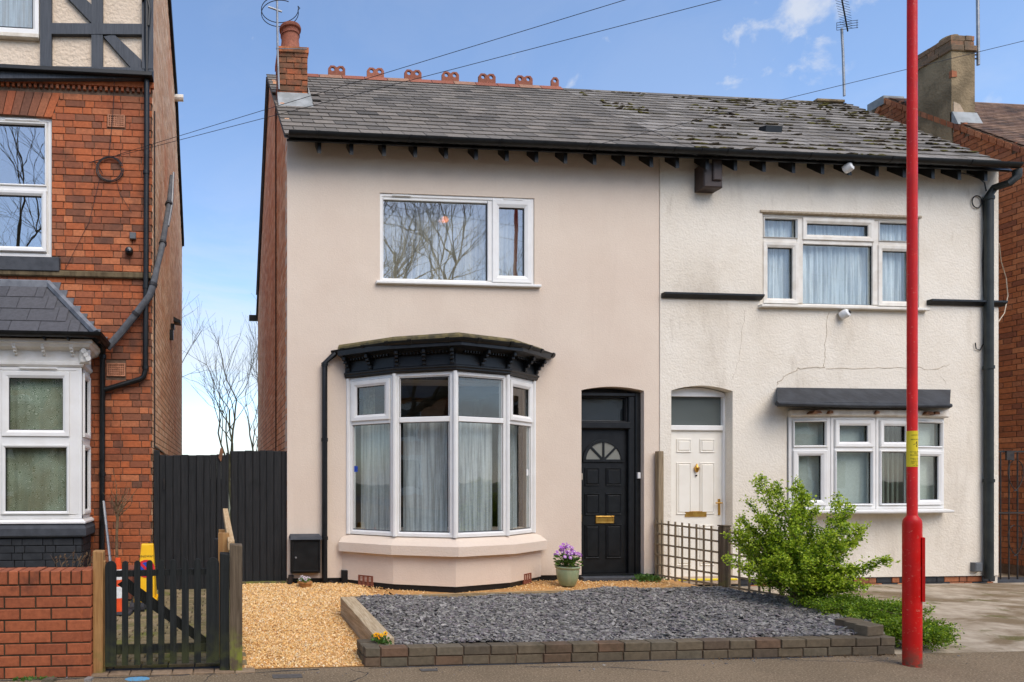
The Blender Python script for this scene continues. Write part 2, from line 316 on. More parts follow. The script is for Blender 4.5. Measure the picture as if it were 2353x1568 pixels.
# ------------------------------------------------------------------ object helpers
def thing(name, label, cat, loc=(0, 0, 0), group=None):
    o = bpy.data.objects.new(name, None); COL.objects.link(o)
    o.location = loc; o.empty_display_size = .2; o['label'] = label; o['category'] = cat
    if group: o['group'] = group
    return o
def tag(o, label, cat, group=None):
    o['label'] = label; o['category'] = cat
    if group: o['group'] = group
    return o
def attach(o, parent):
    if parent is not None:
        o.parent = parent
        o.matrix_parent_inverse = Matrix.Translation(parent.location).inverted() if parent.parent is None else Matrix.Identity(4)
def link(name, me, mat, parent=None, kind=None, label=None):
    o = bpy.data.objects.new(name, me); COL.objects.link(o)
    if mat is not None and not me.materials: me.materials.append(MAT[mat] if isinstance(mat, str) else mat)
    attach(o, parent)
    if kind: o['kind'] = kind
    if label: o['label'] = label
    return o
def frame(o, a):
    """local axes: a runs along the surface (to the right seen from outside), d goes INTO it, z is up"""
    a = Vector(a).normalized(); z = Vector((0, 0, 1)); d = z.cross(a)
    m = Matrix(((a.x, d.x, z.x, o[0]), (a.y, d.y, z.y, o[1]), (a.z, d.z, z.z, o[2]), (0, 0, 0, 1)))
    return m
ID = Matrix.Identity(4)
class MB:
    def __init__(s, T=ID): s.v, s.f, s.T = [], [], T
    def add(s, vs, fs):
        k = len(s.v); s.v += [tuple(s.T @ Vector(p)) for p in vs]; s.f += [tuple(k + i for i in q) for q in fs]; return s
    def box(s, x0, x1, y0, y1, z0, z1):
        return s.add([(x0, y0, z0), (x1, y0, z0), (x1, y1, z0), (x0, y1, z0), (x0, y0, z1), (x1, y0, z1), (x1, y1, z1), (x0, y1, z1)],
                     [(0, 3, 2, 1), (4, 5, 6, 7), (0, 1, 5, 4), (1, 2, 6, 5), (2, 3, 7, 6), (3, 0, 4, 7)])
    def cbox(s, x0, x1, y0, y1, z0, z1, c=.006):
        """box with every edge on its front (low y) chamfered"""
        return s.add([(x0, y1, z0), (x1, y1, z0), (x1, y1, z1), (x0, y1, z1), (x0, y0 + c, z0), (x1, y0 + c, z0), (x1, y0 + c, z1), (x0, y0 + c, z1),
                      (x0 + c, y0, z0 + c), (x1 - c, y0, z0 + c), (x1 - c, y0, z1 - c), (x0 + c, y0, z1 - c)],
                     [(0, 3, 2, 1), (0, 1, 5, 4), (1, 2, 6, 5), (2, 3, 7, 6), (3, 0, 4, 7), (4, 5, 9, 8), (5, 6, 10, 9), (6, 7, 11, 10), (7, 4, 8, 11), (8, 9, 10, 11)])
    def prism(s, pts, d0, d1):
        """polygon in (a, z) extruded from depth d0 to d1"""
        n = len(pts)
        return s.add([(a, d0, z) for a, z in pts] + [(a, d1, z) for a, z in pts],
                     [tuple(range(n)), tuple(range(2 * n - 1, n - 1, -1))] + [(i, i + n, (i + 1) % n + n, (i + 1) % n) for i in range(n)])
    def plan(s, pts, z0, z1):
        n = len(pts); q = lambda z, i: z[i] if isinstance(z, (list, tuple)) else z
        return s.add([(a, b, q(z0, i)) for i, (a, b) in enumerate(pts)] + [(a, b, q(z1, i)) for i, (a, b) in enumerate(pts)],
                     [tuple(range(n - 1, -1, -1)), tuple(range(n, 2 * n))] + [(i, (i + 1) % n, (i + 1) % n + n, i + n) for i in range(n)])
    def poly(s, pts): return s.add(pts, [tuple(range(len(pts)))])
    def hexa(s, p):  # 8 explicit corners
        return s.add(p, [(0, 3, 2, 1), (4, 5, 6, 7), (0, 1, 5, 4), (1, 2, 6, 5), (2, 3, 7, 6), (3, 0, 4, 7)])
    def tube(s, pts, r, n=8, cap=True):
        pts = [Vector(p) for p in pts]; r = r if isinstance(r, (list, tuple)) else [r] * len(pts)
        rings, up = [], None
        for i, p in enumerate(pts):
            t = (pts[min(i + 1, len(pts) - 1)] - pts[max(i - 1, 0)])
            t = t.normalized() if t.length > 1e-9 else Vector((0, 0, 1))
            if up is None: up = Vector((0, 0, 1)) if abs(t.z) < .9 else Vector((1, 0, 0))
            e = (up - t * up.dot(t))
            e = e.normalized() if e.length > 1e-6 else t.orthogonal().normalized()
            up = e; f = t.cross(e)
            rings += [p + (e * math.cos(2 * math.pi * k / n) + f * math.sin(2 * math.pi * k / n)) * r[i] for k in range(n)]
        fs = [(i * n + k, i * n + (k + 1) % n, (i + 1) * n + (k + 1) % n, (i + 1) * n + k) for i in range(len(pts) - 1) for k in range(n)]
        if cap: fs += [tuple(range(n - 1, -1, -1)), tuple(range((len(pts) - 1) * n, len(pts) * n))]
        return s.add(rings, fs)
    def lathe(s, prof, c=(0, 0, 0), n=24, sx=1, sy=1):
        vs = [(c[0] + r * sx * math.cos(2 * math.pi * k / n), c[1] + r * sy * math.sin(2 * math.pi * k / n), c[2] + z) for r, z in prof for k in range(n)]
        fs = [(i * n + k, i * n + (k + 1) % n, (i + 1) * n + (k + 1) % n, (i + 1) * n + k) for i in range(len(prof) - 1) for k in range(n)]
        fs += [tuple(range(n - 1, -1, -1)), tuple(range((len(prof) - 1) * n, len(prof) * n))]
        return s.add(vs, fs)
    def rframe(s, a0, a1, z0, z1, prof, close=True):
        """picture frame: prof is a list of (inset, depth) swept round the rectangle, mitred"""
        n = len(prof); vs, fs = [], []
        for ca, cz in ((0, 0), (1, 0), (1, 1), (0, 1)):
            for i, d in prof: vs.append((a1 - i if ca else a0 + i, d, z1 - i if cz else z0 + i))
        for c in range(4):
            e = (c + 1) % 4
            for i in range(n if close else n - 1):
                j = (i + 1) % n; fs.append((c * n + i, e * n + i, e * n + j, c * n + j))
        return s.add(vs, fs)
    def sweep(s, path, prof, closed=False):
        """prof (out, z) swept along a plan path [(x, y)], offset to the right-hand side (outside)"""
        P2 = [Vector((p[0], p[1])) for p in path]; n = len(P2); m = len(prof); vs = []
        for i in range(n):
            ns = []
            for q in (i - 1, i):
                if 0 <= q < n - 1:
                    t = (P2[q + 1] - P2[q]).normalized(); ns.append(Vector((t.y, -t.x)))
            nn = sum(ns, Vector((0, 0))).normalized(); k = 1 / max(.3, nn.dot(ns[0]))
            for o, z in prof: q = P2[i] + nn * (o * k); vs.append((q.x, q.y, z))
        fs = [(i * m + j, i * m + (j + 1) % m, (i + 1) * m + (j + 1) % m, (i + 1) * m + j) for i in range(n - 1) for j in range(m)]
        fs += [tuple(range(m - 1, -1, -1)), tuple(range((n - 1) * m, n * m))]
        return s.add(vs, fs)
    def mesh(s, name, smooth=False, recalc=True):
        me = bpy.data.meshes.new(name); me.from_pydata(s.v, [], s.f); me.update()
        if recalc:
            bm = bmesh.new(); bm.from_mesh(me); bmesh.ops.recalc_face_normals(bm, faces=bm.faces); bm.to_mesh(me); bm.free()
        if smooth:
            me.polygons.foreach_set('use_smooth', [True] * len(me.polygons))
            try: me.set_sharp_from_angle(angle=R(40))
            except Exception: pass
        return me
    def build(s, name, mat, parent=None, smooth=False, kind=None, label=None, recalc=True):
        return link(name, s.mesh(name, smooth, recalc), mat, parent, kind, label)
def soup(name, verts, tris, mat, parent=None, kind='stuff', smooth=False):
    """fast mesh from numpy: verts (N,3), tris (M,3)"""
    me = bpy.data.meshes.new(name); nv, nt = len(verts), len(tris)
    me.vertices.add(nv); me.vertices.foreach_set('co', np.ascontiguousarray(verts, dtype=np.float32).ravel())
    me.loops.add(nt * 3); me.loops.foreach_set('vertex_index', np.ascontiguousarray(tris, dtype=np.int32).ravel())
    me.polygons.add(nt); me.polygons.foreach_set('loop_start', np.arange(0, nt * 3, 3, dtype=np.int32))
    me.update(calc_edges=True); me.validate()
    me.polygons.foreach_set('use_smooth', [smooth] * nt)
    return link(name, me, mat, parent, kind)
def scatter(name, tv, tf, mats, mat, parent=None, kind='stuff', jitter=0):
    """many small copies of a template joined into one mesh: mats (N,3,4)"""
    tv = np.asarray(tv, float); tf = np.asarray(tf, int); N, V = len(mats), len(tv)
    loc = np.broadcast_to(tv, (N, V, 3)).copy()
    if jitter: loc = loc * (1 + RNG.uniform(-jitter, jitter, (N, V, 3)))
    w = np.einsum('nij,nvj->nvi', mats[:, :, :3], loc) + mats[:, None, :, 3]
    t = (tf[None] + (np.arange(N) * V)[:, None, None]).reshape(-1, 3)
    return soup(name, w.reshape(-1, 3), t, mat, parent, kind)
def rot_np(N, tilt, spin=True):
    az = RNG.uniform(0, 2 * np.pi, N) if spin else np.zeros(N); t = RNG.normal(0, tilt, N); b = RNG.normal(0, tilt, N)
    def mk(i, j, ang):
        m = np.zeros((N, 3, 3)); k = 3 - i - j; m[:, k, k] = 1; m[:, i, i] = m[:, j, j] = np.cos(ang); m[:, i, j] = -np.sin(ang); m[:, j, i] = np.sin(ang); return m
    return mk(0, 1, az) @ mk(1, 2, t) @ mk(0, 2, b)
# template pieces -----------------------------------------------------------------
def T_brick(cx=.022, cz=.06, cd=.05):
    m = MB().add([(-.5, 1, -.5), (.5, 1, -.5), (.5, 1, .5), (-.5, 1, .5), (-.5, cd, -.5), (.5, cd, -.5), (.5, cd, .5), (-.5, cd, .5),
                  (-.5 + cx, 0, -.5 + cz), (.5 - cx, 0, -.5 + cz), (.5 - cx, 0, .5 - cz), (-.5 + cx, 0, .5 - cz)],
                 [(0, 1, 5, 4), (1, 2, 6, 5), (2, 3, 7, 6), (3, 0, 4, 7), (4, 5, 9, 8), (5, 6, 10, 9), (6, 7, 11, 10), (7, 4, 8, 11), (8, 9, 10, 11)])
    return m.v, m.f
def T_brick_flush(): return T_brick(.010, .05, .012)
def T_box():
    m = MB().box(-.5, .5, 0, 1, -.5, .5); return m.v, m.f
def T_slate():
    # a along the roof, y up the slope, z out of the roof; thin wedge: thicker at the lower edge
    m = MB().add([(-.5, 0, 0), (.5, 0, 0), (.5, 1, 0), (-.5, 1, 0), (-.5, 0, 1), (.5, 0, 1), (.5, 1, .25), (-.5, 1, .25)],
                 [(0, 3, 2, 1), (4, 5, 6, 7), (0, 1, 5, 4), (1, 2, 6, 5), (2, 3, 7, 6), (3, 0, 4, 7)])
    return m.v, m.f
_tm = {}
def place(name, tmpl, mats, mat, parent, limit=300):
    """alike pieces: the first `limit` (sort them largest in view first) are objects, the rest one joined part"""
    key = (tmpl.__name__, mat)
    if key not in _tm:
        v, f = tmpl(); me = bpy.data.meshes.new(name); me.from_pydata(v, [], f); me.update(); me.materials.append(MAT[mat]); _tm[key] = me
    me = _tm[key]
    for m in mats[:limit]:
        o = bpy.data.objects.new(name, me); COL.objects.link(o); attach(o, parent); o.matrix_basis = m
    rest = mats[limit:]
    if rest:
        v, f = tmpl(); tf = []
        for q in f: tf += [(q[0], q[i], q[i + 1]) for i in range(1, len(q) - 1)]
        A = np.array([[list(r) for r in m][:3] for m in rest], float)
        scatter(name + '_field', v, tf, A, mat, parent, 'stuff')
def mTS(T, a, d, z, w, dep, h, rz=0):
    m = T @ Matrix.Translation((a, d, z))
    if rz: m = m @ Matrix.Rotation(rz, 4, 'Y')
    return m @ Matrix.Diagonal((w, dep, h, 1))
def bond(T, a0, a1, z0, z1, course=.083, L=.228, joint=.010, dep=.06, skip=None, style='flemish', proud=.003, top=None, seed=1, cut=None):
    """brick field on a plane; cut(z) lists intervals to leave free; skip(a0,a1,z) -> True leaves the piece out; top(a) limits the height"""
    rnd = random.Random(seed); out = []; n = int((z1 - z0) / course + .5); Hd = L / 2
    for r in range(n):
        z = z0 + (r + .5) * course
        if style == 'flemish': seq, off = ([L, Hd] if r % 2 == 0 else [Hd, L]), (0 if r % 2 == 0 else -Hd / 2 - Hd * .25)
        elif style == 'english': seq, off = ([L] if r % 4 else [Hd]), (0 if r % 2 else -Hd * .5)
        else: seq, off = [L], (0 if r % 2 else -Hd)
        a, i = a0 + off, 0
        while a < a1 - .012:
            w = seq[i % len(seq)]; i += 1
            if style == 'flemish' and rnd.random() < .12: w = L
            b0, b1 = max(a, a0), min(a + w, a1); a += w
            if b1 - b0 < .03: continue
            if top and z + course * .3 > top((b0 + b1) / 2): continue
            if skip and skip(b0, b1, z): continue
            segs = [(b0, b1)]
            for c0, c1 in (cut(z) if cut else ()):
                segs = [q for p in segs for q in ((p[0], min(p[1], c0)), (max(p[0], c1), p[1])) if q[1] - q[0] > .001]
            pr, jz = rnd.uniform(-proud, proud), rnd.uniform(-.001, .001)
            for p0, p1 in segs:
                if p1 - p0 - joint < .018: continue
                out.append(mTS(T, (p0 + p1) / 2, pr, z + jz, p1 - p0 - joint, dep, course - joint))
    return out
def wall(T, a0, a1, z0, z1, holes, d0, d1, mb=None, arch=None):
    """wall slab with rectangular holes (a0,a1,z0,z1) and their reveals"""
    mb = mb or MB(T); As = sorted({a0, a1, *[h[0] for h in holes], *[h[1] for h in holes]}); Zs = sorted({z0, z1, *[h[2] for h in holes], *[h[3] for h in holes]})
    As = [a for a in As if a0 <= a <= a1]; Zs = [z for z in Zs if z0 <= z <= z1]
    inh = lambda a, z: any(h[0] < a < h[1] and h[2] < z < h[3] for h in holes)
    for i in range(len(As) - 1):
        for j in range(len(Zs) - 1):
            a, b, c, e = As[i], As[i + 1], Zs[j], Zs[j + 1]
            if inh((a + b) / 2, (c + e) / 2): continue
            mb.add([(a, d0, c), (b, d0, c), (b, d0, e), (a, d0, e)], [(0, 1, 2, 3)])
            mb.add([(a, d1, c), (b, d1, c), (b, d1, e), (a, d1, e)], [(3, 2, 1, 0)])
    for h in holes:
        a, b, c, e = h
        mb.add([(a, d0, c), (a, d1, c), (a, d1, e), (a, d0, e)], [(0, 1, 2, 3)]); mb.add([(b, d0, c), (b, d1, c), (b, d1, e), (b, d0, e)], [(3, 2, 1, 0)])
        mb.add([(a, d0, e), (a, d1, e), (b, d1, e), (b, d0, e)], [(0, 1, 2, 3)]); mb.add([(a, d0, c), (a, d1, c), (b, d1, c), (b, d0, c)], [(3, 2, 1, 0)])
    mb.add([(a0, d0, z1), (a1, d0, z1), (a1, d1, z1), (a0, d1, z1)], [(0, 1, 2, 3)])
    mb.add([(a0, d0, z0), (a0, d1, z0), (a0, d1, z1), (a0, d0, z1)], [(0, 1, 2, 3)]); mb.add([(a1, d0, z0), (a1, d1, z0), (a1, d1, z1), (a1, d0, z1)], [(3, 2, 1, 0)])
    return mb
# windows ---------------------------------------------------------------------------
FR = lambda w, d0: [(0, d0 + .065), (0, d0 + .004), (.004, d0), (w * .62, d0), (w * .8, d0 + .012), (w, d0 + .02), (w, d0 + .065)]
SA = lambda w, d0: [(0, d0 + .05), (0, d0 + .006), (.006, d0), (w * .6, d0 + .002), (w, d0 + .018), (w, d0 + .05)]
def light(T, win, a0, a1, z0, z1, d, mat='upvc', w=.045, sash=None, glass='glass', gd=.03, gasket=True):
    """one glazed light of a window: optional opening sash, the pane, its dark gasket"""
    p = win
    if sash:
        p = win; MB(T).rframe(a0, a1, z0, z1, SA(sash, d - .022)).build('sash', mat, win); a0 += sash; a1 -= sash; z0 += sash; z1 -= sash
    if gasket: MB(T).rframe(a0 - .001, a1 + .001, z0 - .001, z1 + .001, [(0, d + .012), (.007, d + .014), (.007, d + .03), (0, d + .03)]).build('gasket', 'blackglass', p)
    MB(T).box(a0, a1, d + gd - .004, d + gd, z0, z1).build('pane', glass, p)
def curtain(T, win, a0, a1, z0, z1, d, mat, wl=.09, amp=.018, name='curtain', seed=0, sag=0):
    n = max(8, int((a1 - a0) / .008)); rnd = random.Random(seed); ph = rnd.uniform(0, 6); vs = []
    def dd(a, k): return d + amp * (math.sin(2 * math.pi * a / wl + ph + 1.4 * math.sin(a * 9 + ph)) * (.65 + .35 * math.sin(a * 5 + ph)) + .4 * math.sin(a * 61 + ph * 2)) * (.55 + .45 * k)
    for k, z in ((0, z1), (1, z0)):
        for i in range(n + 1):
            a = a0 + (a1 - a0) * i / n; t = i / n
            vs.append((a, dd(a, k), z + (sag * (4 * t * (1 - t) - 1) if k else 0)))
    fs = [(i, i + 1, n + 2 + i, n + 1 + i) for i in range(n)]
    return MB(T).add(vs, fs).build(name, mat, win, smooth=True, recalc=False)
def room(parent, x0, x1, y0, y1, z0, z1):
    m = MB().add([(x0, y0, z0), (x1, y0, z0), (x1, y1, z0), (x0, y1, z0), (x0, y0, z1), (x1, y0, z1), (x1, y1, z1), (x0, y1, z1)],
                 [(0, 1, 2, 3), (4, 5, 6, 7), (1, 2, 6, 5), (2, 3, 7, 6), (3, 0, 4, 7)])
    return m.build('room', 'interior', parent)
def text_mesh(body, size, depth=.0):
    cu = bpy.data.curves.new('lettering', 'FONT'); cu.body = body; cu.size = size; cu.align_x = 'CENTER'; cu.resolution_u = 3
    o = bpy.data.objects.new('lettering', cu); COL.objects.link(o); dg = bpy.context.evaluated_depsgraph_get()
    me = bpy.data.meshes.new_from_object(o.evaluated_get(dg)); bpy.data.objects.remove(o); me.materials.clear()
    return me
def gutter_prof(r=.055, z=0): return [(math.cos(t) * r, z + math.sin(t) * r) for t in [math.pi + i * math.pi / 7 for i in range(8)]] + [(r - .008, z), (-r + .008, z)]
# branching wood ---------------------------------------------------------------------
def branchy(rnd, p, d, length, r, depth, out, tips=None, spread=.6, upw=.15, shrink=.72, segs=4, kids=(2, 3), minr=.003, wob=.16):
    pts, rad = [p.copy()], [r]
    for i in range(segs):
        d = (d + Vector((rnd.gauss(0, wob), rnd.gauss(0, wob), rnd.gauss(0, wob) + upw * .25))).normalized()
        p = p + d * (length / segs); pts.append(p.copy()); rad.append(max(minr * .6, r * (1 - .42 * (i + 1) / segs)))
    out.append((pts, rad))
    if depth <= 0 or r < minr:
        if tips is not None: tips.append((p.copy(), d.copy()))
        return
    for k in range(rnd.randint(*kids)):
        i = rnd.randint(max(1, segs // 2), segs) if k else segs
        nd = (d + Vector((rnd.gauss(0, spread), rnd.gauss(0, spread), rnd.gauss(0, spread) * .7 + upw))).normalized()
        branchy(rnd, pts[i], nd, length * shrink * rnd.uniform(.75, 1.15), rad[i] * (.86 if k == 0 else .66), depth - 1, out, tips, spread, upw, shrink, max(2, segs - (depth % 2)), kids, minr, wob)
def bare_tree(name, label, loc, height, r, seed, depth=6, spread=.5, mat='bark_far', group=None, kids=(2, 3), trunk=.3, lean=(0, 0), minr=.004, upw=.22, nside=5):
    rnd = random.Random(seed); t = thing(name, label, 'tree', loc, group); segs = []
    L = Vector(loc); d = Vector((lean[0], lean[1], 1)).normalized()
    branchy(rnd, L.copy(), d, height * trunk, r, depth, segs, None, spread, upw, .76, 5, kids, minr)
    MB().tube(segs[0][0], segs[0][1], 10).build('trunk', mat, t, smooth=True)
    m = MB()
    for pts, rad in segs[1:]: m.tube(pts, rad, nside if rad[0] > .02 else 3, cap=False)
    m.build('crown', mat, t, recalc=False)
    return t
# ================================================================== THE SETTING
YF = -3.18                                              # line of the front boundary
GZ = .175                                               # ground level at the house fronts
def struct(o): o['kind'] = 'structure'; return o
def asphalt(name, c1, c2, c3, sc=1.2):
    t = NT(name); p = t.pos()
    c = t.mix(t.rng(t.noise(p, sc, 6, .6), .35, .65), c1, c2)
    c = t.mix(t.rng(t.noise(p, 70, 3, .6), .50, .66, 0, .9), c, c3)
    c = t.mix(t.rng(t.noise(p, 62, 2, .6), .56, .66, 0, .8), c, tuple(x * .45 for x in c1[:3]) + (1,))
    return t.fin(c, .92, t.bump(t.noise(p, 85, 4, .6), .8, .008), .2)
MAT['asphalt'] = asphalt('pavement_asphalt', S(132, 114, 91), S(117, 101, 80), S(162, 145, 118))
MAT['road'] = asphalt('road_asphalt', S(96, 94, 92), S(84, 82, 80), S(120, 118, 114))
MAT['cover'] = simple('dark_iron_cover', S(96, 92, 86), S(84, 80, 76), 20, .7, .6, 160, .004)
MAT['ground'] = simple('far_ground', S(110, 108, 72), S(92, 88, 62), .4, .95, .5, 6, .05)
def conc():
    t = NT('mossy_concrete'); p = t.pos(); q = t.pos((.9, 1.5, 1))
    c = t.mix(t.rng(t.noise(p, 6, 6), .35, .65), S(182, 168, 148), S(160, 146, 126))
    c = t.mix(t.rng(t.noise(q, 1.15, 7, .62, .5), .42, .62, 0, .85), c, S(114, 96, 70))
    c = t.mix(t.rng(t.noise(q, 2.6, 7, .62, .5), .56, .68, 0, .8), c, S(92, 88, 44))
    return t.fin(c, .95, t.bump(t.noise(p, 40, 5), .7, .012), .15)
MAT['concrete'] = conc()
MAT['mortar_dark'] = simple('mossy_dark_mortar', S(74, 62, 44), S(52, 44, 34), 16, .95, .6, 150)
MAT['blocks'] = pieces('paving_block', [(0, S(128, 116, 86)), (.4, S(142, 126, 94)), (.7, S(112, 104, 74)), (1, S(150, 132, 104))], dirt=S(104, 108, 44), dscale=3.0, dlo=.5, dhi=.66)
MAT['flags'] = pieces('paving_setts', [(0, S(146, 124, 100)), (.5, S(132, 112, 90)), (1, S(154, 134, 110))], dirt=S(104, 96, 60), dscale=4, dlo=.55, dhi=.75)
struct(MB().add([(-900, -900, -.16), (900, -900, -.16), (900, 900, -.16), (-900, 900, -.16)], [(0, 1, 2, 3)]).build('ground', 'ground'))
struct(MB().box(-60, 60, -18.6, -10.2, -.15, -.11).build('road', 'road'))
def slope(pts, name, mat, n=1):                         # sheet through plan points with heights
    return struct(MB().poly(pts).build(name, mat))
pav = MB().add([(-60, -10.2, -.15), (60, -10.2, -.15), (60, -10.2, .0), (-60, -10.2, .0), (-60, YF + .02, 0), (60, YF + .02, 0)], [(0, 1, 2, 3), (3, 2, 5, 4)])
struct(pav.build('pavement', 'asphalt'))
struct(MB().box(-60, 60, -30, -18.6, -.15, -.01).build('pavement', 'asphalt'))
kb = struct(MB().box(-60, 60, -10.32, -10.203, -.15, .004).build('kerb', 'flags'))
YS = -1.0
# driveway on the right
struct(MB().add([(5.75, YF + .02, -.004), (16, YF + .02, -.004), (16, .02, .05), (5.75, .02, .05), (16, 8, .06), (5.75, 8, .06)],
                [(0, 1, 2, 3), (3, 2, 4, 5)]).build('driveway', 'concrete'))
# left front yard
struct(MB().add([(-4.2, YF + .02, .006), (.14, YF + .02, .006), (.14, .3, .10), (-4.2, .3, .10)], [(0, 1, 2, 3)]).build('yard', 'darkbed'))
yard = bpy.data.objects['yard']
bl = []
for j in range(32):
    for i in range(20):
        y = YF + .10 + j * .105 + .05; x = .10 - i * .21 - (.105 if j % 2 else 0)
        if x < -3.9 or y > .2: continue
        z = .008 + (y - YF) * .0268
        bl.append((abs(x + .55) + .5 * (y - YF), Matrix.Translation((x, y, z)) @ Matrix.Rotation(random.gauss(0, .012), 4, 'X') @ Matrix.Diagonal((.2, .099, .05, 1))))
bl.sort(key=lambda q: q[0])
def T_paver():
    c = .035
    m = MB().add([(-.5, -.5, -.6), (.5, -.5, -.6), (.5, .5, -.6), (-.5, .5, -.6), (-.5, -.5, .2), (.5, -.5, .2), (.5, .5, .2), (-.5, .5, .2), (-.5 + c, -.5 + c, .35), (.5 - c, -.5 + c, .35), (.5 - c, .5 - c, .35), (-.5 + c, .5 - c, .35)],
                 [(0, 1, 5, 4), (1, 2, 6, 5), (2, 3, 7, 6), (3, 0, 4, 7), (4, 5, 9, 8), (5, 6, 10, 9), (6, 7, 11, 10), (7, 4, 8, 11), (8, 9, 10, 11)])
    return m.v, m.f
place('paving_block', T_paver, [b[1] for b in bl], 'blocks', yard, 300)
# setts along the foot of the little gate
pavo = bpy.data.objects['pavement']
for k, x in enumerate(np.arange(-1.02, .12, .16)):
    place('sett', T_paver, [Matrix.Translation((float(x) + .08, YF - .03, .004)) @ Matrix.Diagonal((.152, .105, .03, 1))], 'flags', pavo, 9)
# garden soil bed under gravel and slate
struct(MB().add([(.14, YF + .02, .004), (2.0, YF + .02, .004), (2.0, .1, GZ - .012), (.14, .1, GZ - .012)], [(0, 1, 2, 3)]).build('gravel_base', 'soil'))
struct(MB().add([(2.0, -1.35, .13), (6.0, -1.35, .13), (6.0, .1, GZ - .012), (2.0, .1, GZ - .012)], [(0, 1, 2, 3)]).build('path_base', 'soil'))
# ================================================================== RED BRICK HOUSE (left)
lh = thing('red_brick_house', 'tall red brick house with half timbered gable and white bay window', 'house', (-2.2, 0, .1))
LX0, LX1 = -4.3, X(350)
TF = ID                                                    # street front at Y = 0
zt = Z(300, 190)                                           # top of the brickwork
w1 = (-3.5, X(118), Z(100, 590), Z(100, 268))              # upper sash window opening
bx1 = X(188, -.5)                                          # right corner of the bay, bay front at Y = -.5
bz_roof0 = Z(200, 768, -.72)
wall(TF, LX0, LX1 - .012, -.1, zt, [w1], .012, .25).build('wall', 'mortar', lh)
strz = (Z(300, 642), Z(300, 628)); sillz = (Z(100, 626), Z(100, 594))
archp = [(X(140), Z(140, 212)), (X(118), Z(118, 268))]
def lcut(z):
    o = []
    if w1[2] - .03 < z < w1[3] + .0: o.append((-9, w1[1] + .002))
    if w1[3] <= z < Z(100, 214) + .03: o.append((-9, X(118) + (X(140) - X(118)) * max(0, min(1, (z - w1[3]) / (archp[0][1] - w1[3]))) + .004))
    if strz[0] - .03 < z < strz[1] + .025 or z > Z(300, 218): o.append((-9, 9))
    if sillz[0] - .03 < z < sillz[1] + .03: o.append((-9, X(138) + .004))
    za, zb2 = Z(100, 650), Z(215, 775)
    if z < zb2: o.append((-9, X(194)))
    elif z < za: o.append((-9, X(100) + (X(205) - X(100)) * (za - z) / (za - zb2)))
    for (u0, u1, v0, v1) in ((246, 288, 263, 294), (244, 289, 834, 866)):
        if Z(260, v1) - .02 < z < Z(260, v0) + .02: o.append((X(u0), X(u1)))
    return o
lb = bond(TF, -3.7, LX1, -.05, zt, .0845, .232, cut=lcut, seed=3, joint=.008)
# side wall facing the passage
TL = frame((LX1, .0, 0), (0, 1, 0))
prof = [(2.0, 9.35), (3.98, 8.62), (4.6, 7.98), (6.1, 6.62)]
def ltop(y):
    if y <= 2.0: return 9.35
    for (ya, za), (yb, zb) in zip(prof, prof[1:]):
        if y <= yb: return za + (zb - za) * (y - ya) / (yb - ya)
    return 6.6
ls = bond(TL, .012, 6.15, -.05, 9.35, .0845, .232, style='flemish', top=ltop, seed=5, proud=.0008, joint=.011)
MB(TL).prism([(.03, -.1), (6.14, -.1), (6.14, 6.6), (4.6, 7.95), (3.98, 8.58), (2.0, 9.3), (.03, 9.3)], .0035, .25).build('side_wall', 'mortar_pale', lh)
MB().box(LX0, LX1 - .26, 6.0, 6.15, -.1, 6.6).build('back_wall', 'mortar', lh)
key = lambda m: -(m.translation.z) if False else abs(m.translation.z - 2.4) + abs(m.translation.x + 1.4)
lb.sort(key=key); place('brick', T_brick, lb, 'brick_red', lh, 300)
ls.sort(key=lambda m: m.translation.y + .15 * abs(m.translation.z - 4)); place('side_brick', T_brick_flush, ls, 'brick_tan', lh, 300)
# verge and roof over the side wall
for (ya, za), (yb, zb) in zip(prof, prof[1:]):
    MB(TL).prism([(ya, za - .02), (yb, zb - .02), (yb, zb + .12), (ya, za + .12)], -.05, .06).build('bargeboard', 'black_paint', lh)
MB().add([(LX0, 2.0, 9.4), (LX1, 2.0, 9.4), (LX1, 6.3, 6.65), (LX0, 6.3, 6.65), (LX0, -.4, 8.2), (LX1, -.4, 8.2)], [(0, 1, 2, 3), (4, 5, 1, 0)]).build('roof', 'slate_new', lh)
# dentil course, string course, sill, arch
zd = Z(300, 215), Z(300, 203), Z(300, 192)
MB().box(-3.7, LX1 + .02, -.03, .012, zd[1], zd[2] + .02).build('cornice', 'brick_red', lh)
for k in range(44):
    a = LX1 - .02 - k * .066
    if a < -3.1: break
    MB().cbox(a - .034, a, -.024, .012, zd[0] + .012, zd[1] - .004, .003).build('dentil', 'brick_red', lh)
MB().cbox(-3.7, X(348), -.045, .012, strz[0], strz[1], .012).build('string_course', 'bark', lh)
MB().cbox(-3.7, X(138), -.06, .05, sillz[0], sillz[1], .006).build('sill', 'stone_dark', lh)
n = 7; zA0 = w1[3] - .005; xa = X(118); xb = X(140); zA1 = Z(140, 214) - .004
for k in range(12):                                        # gauged arch bricks fanning out
    t0, t1 = k * .098, k * .098 + .09; lean = .36 * max(0, 1 - k / 12)
    rise = lambda t: .02 * math.sin(min(1, t / 1.2) * 1.57)
    MB().prism([(xa - t1, zA0 + rise(t1)), (xa - t0, zA0 + rise(t0)), (xb - t0 * 1.1, zA1), (xb - t1 * 1.1, zA1)], -.004, .05).build('arch_brick', 'brick_red', lh)
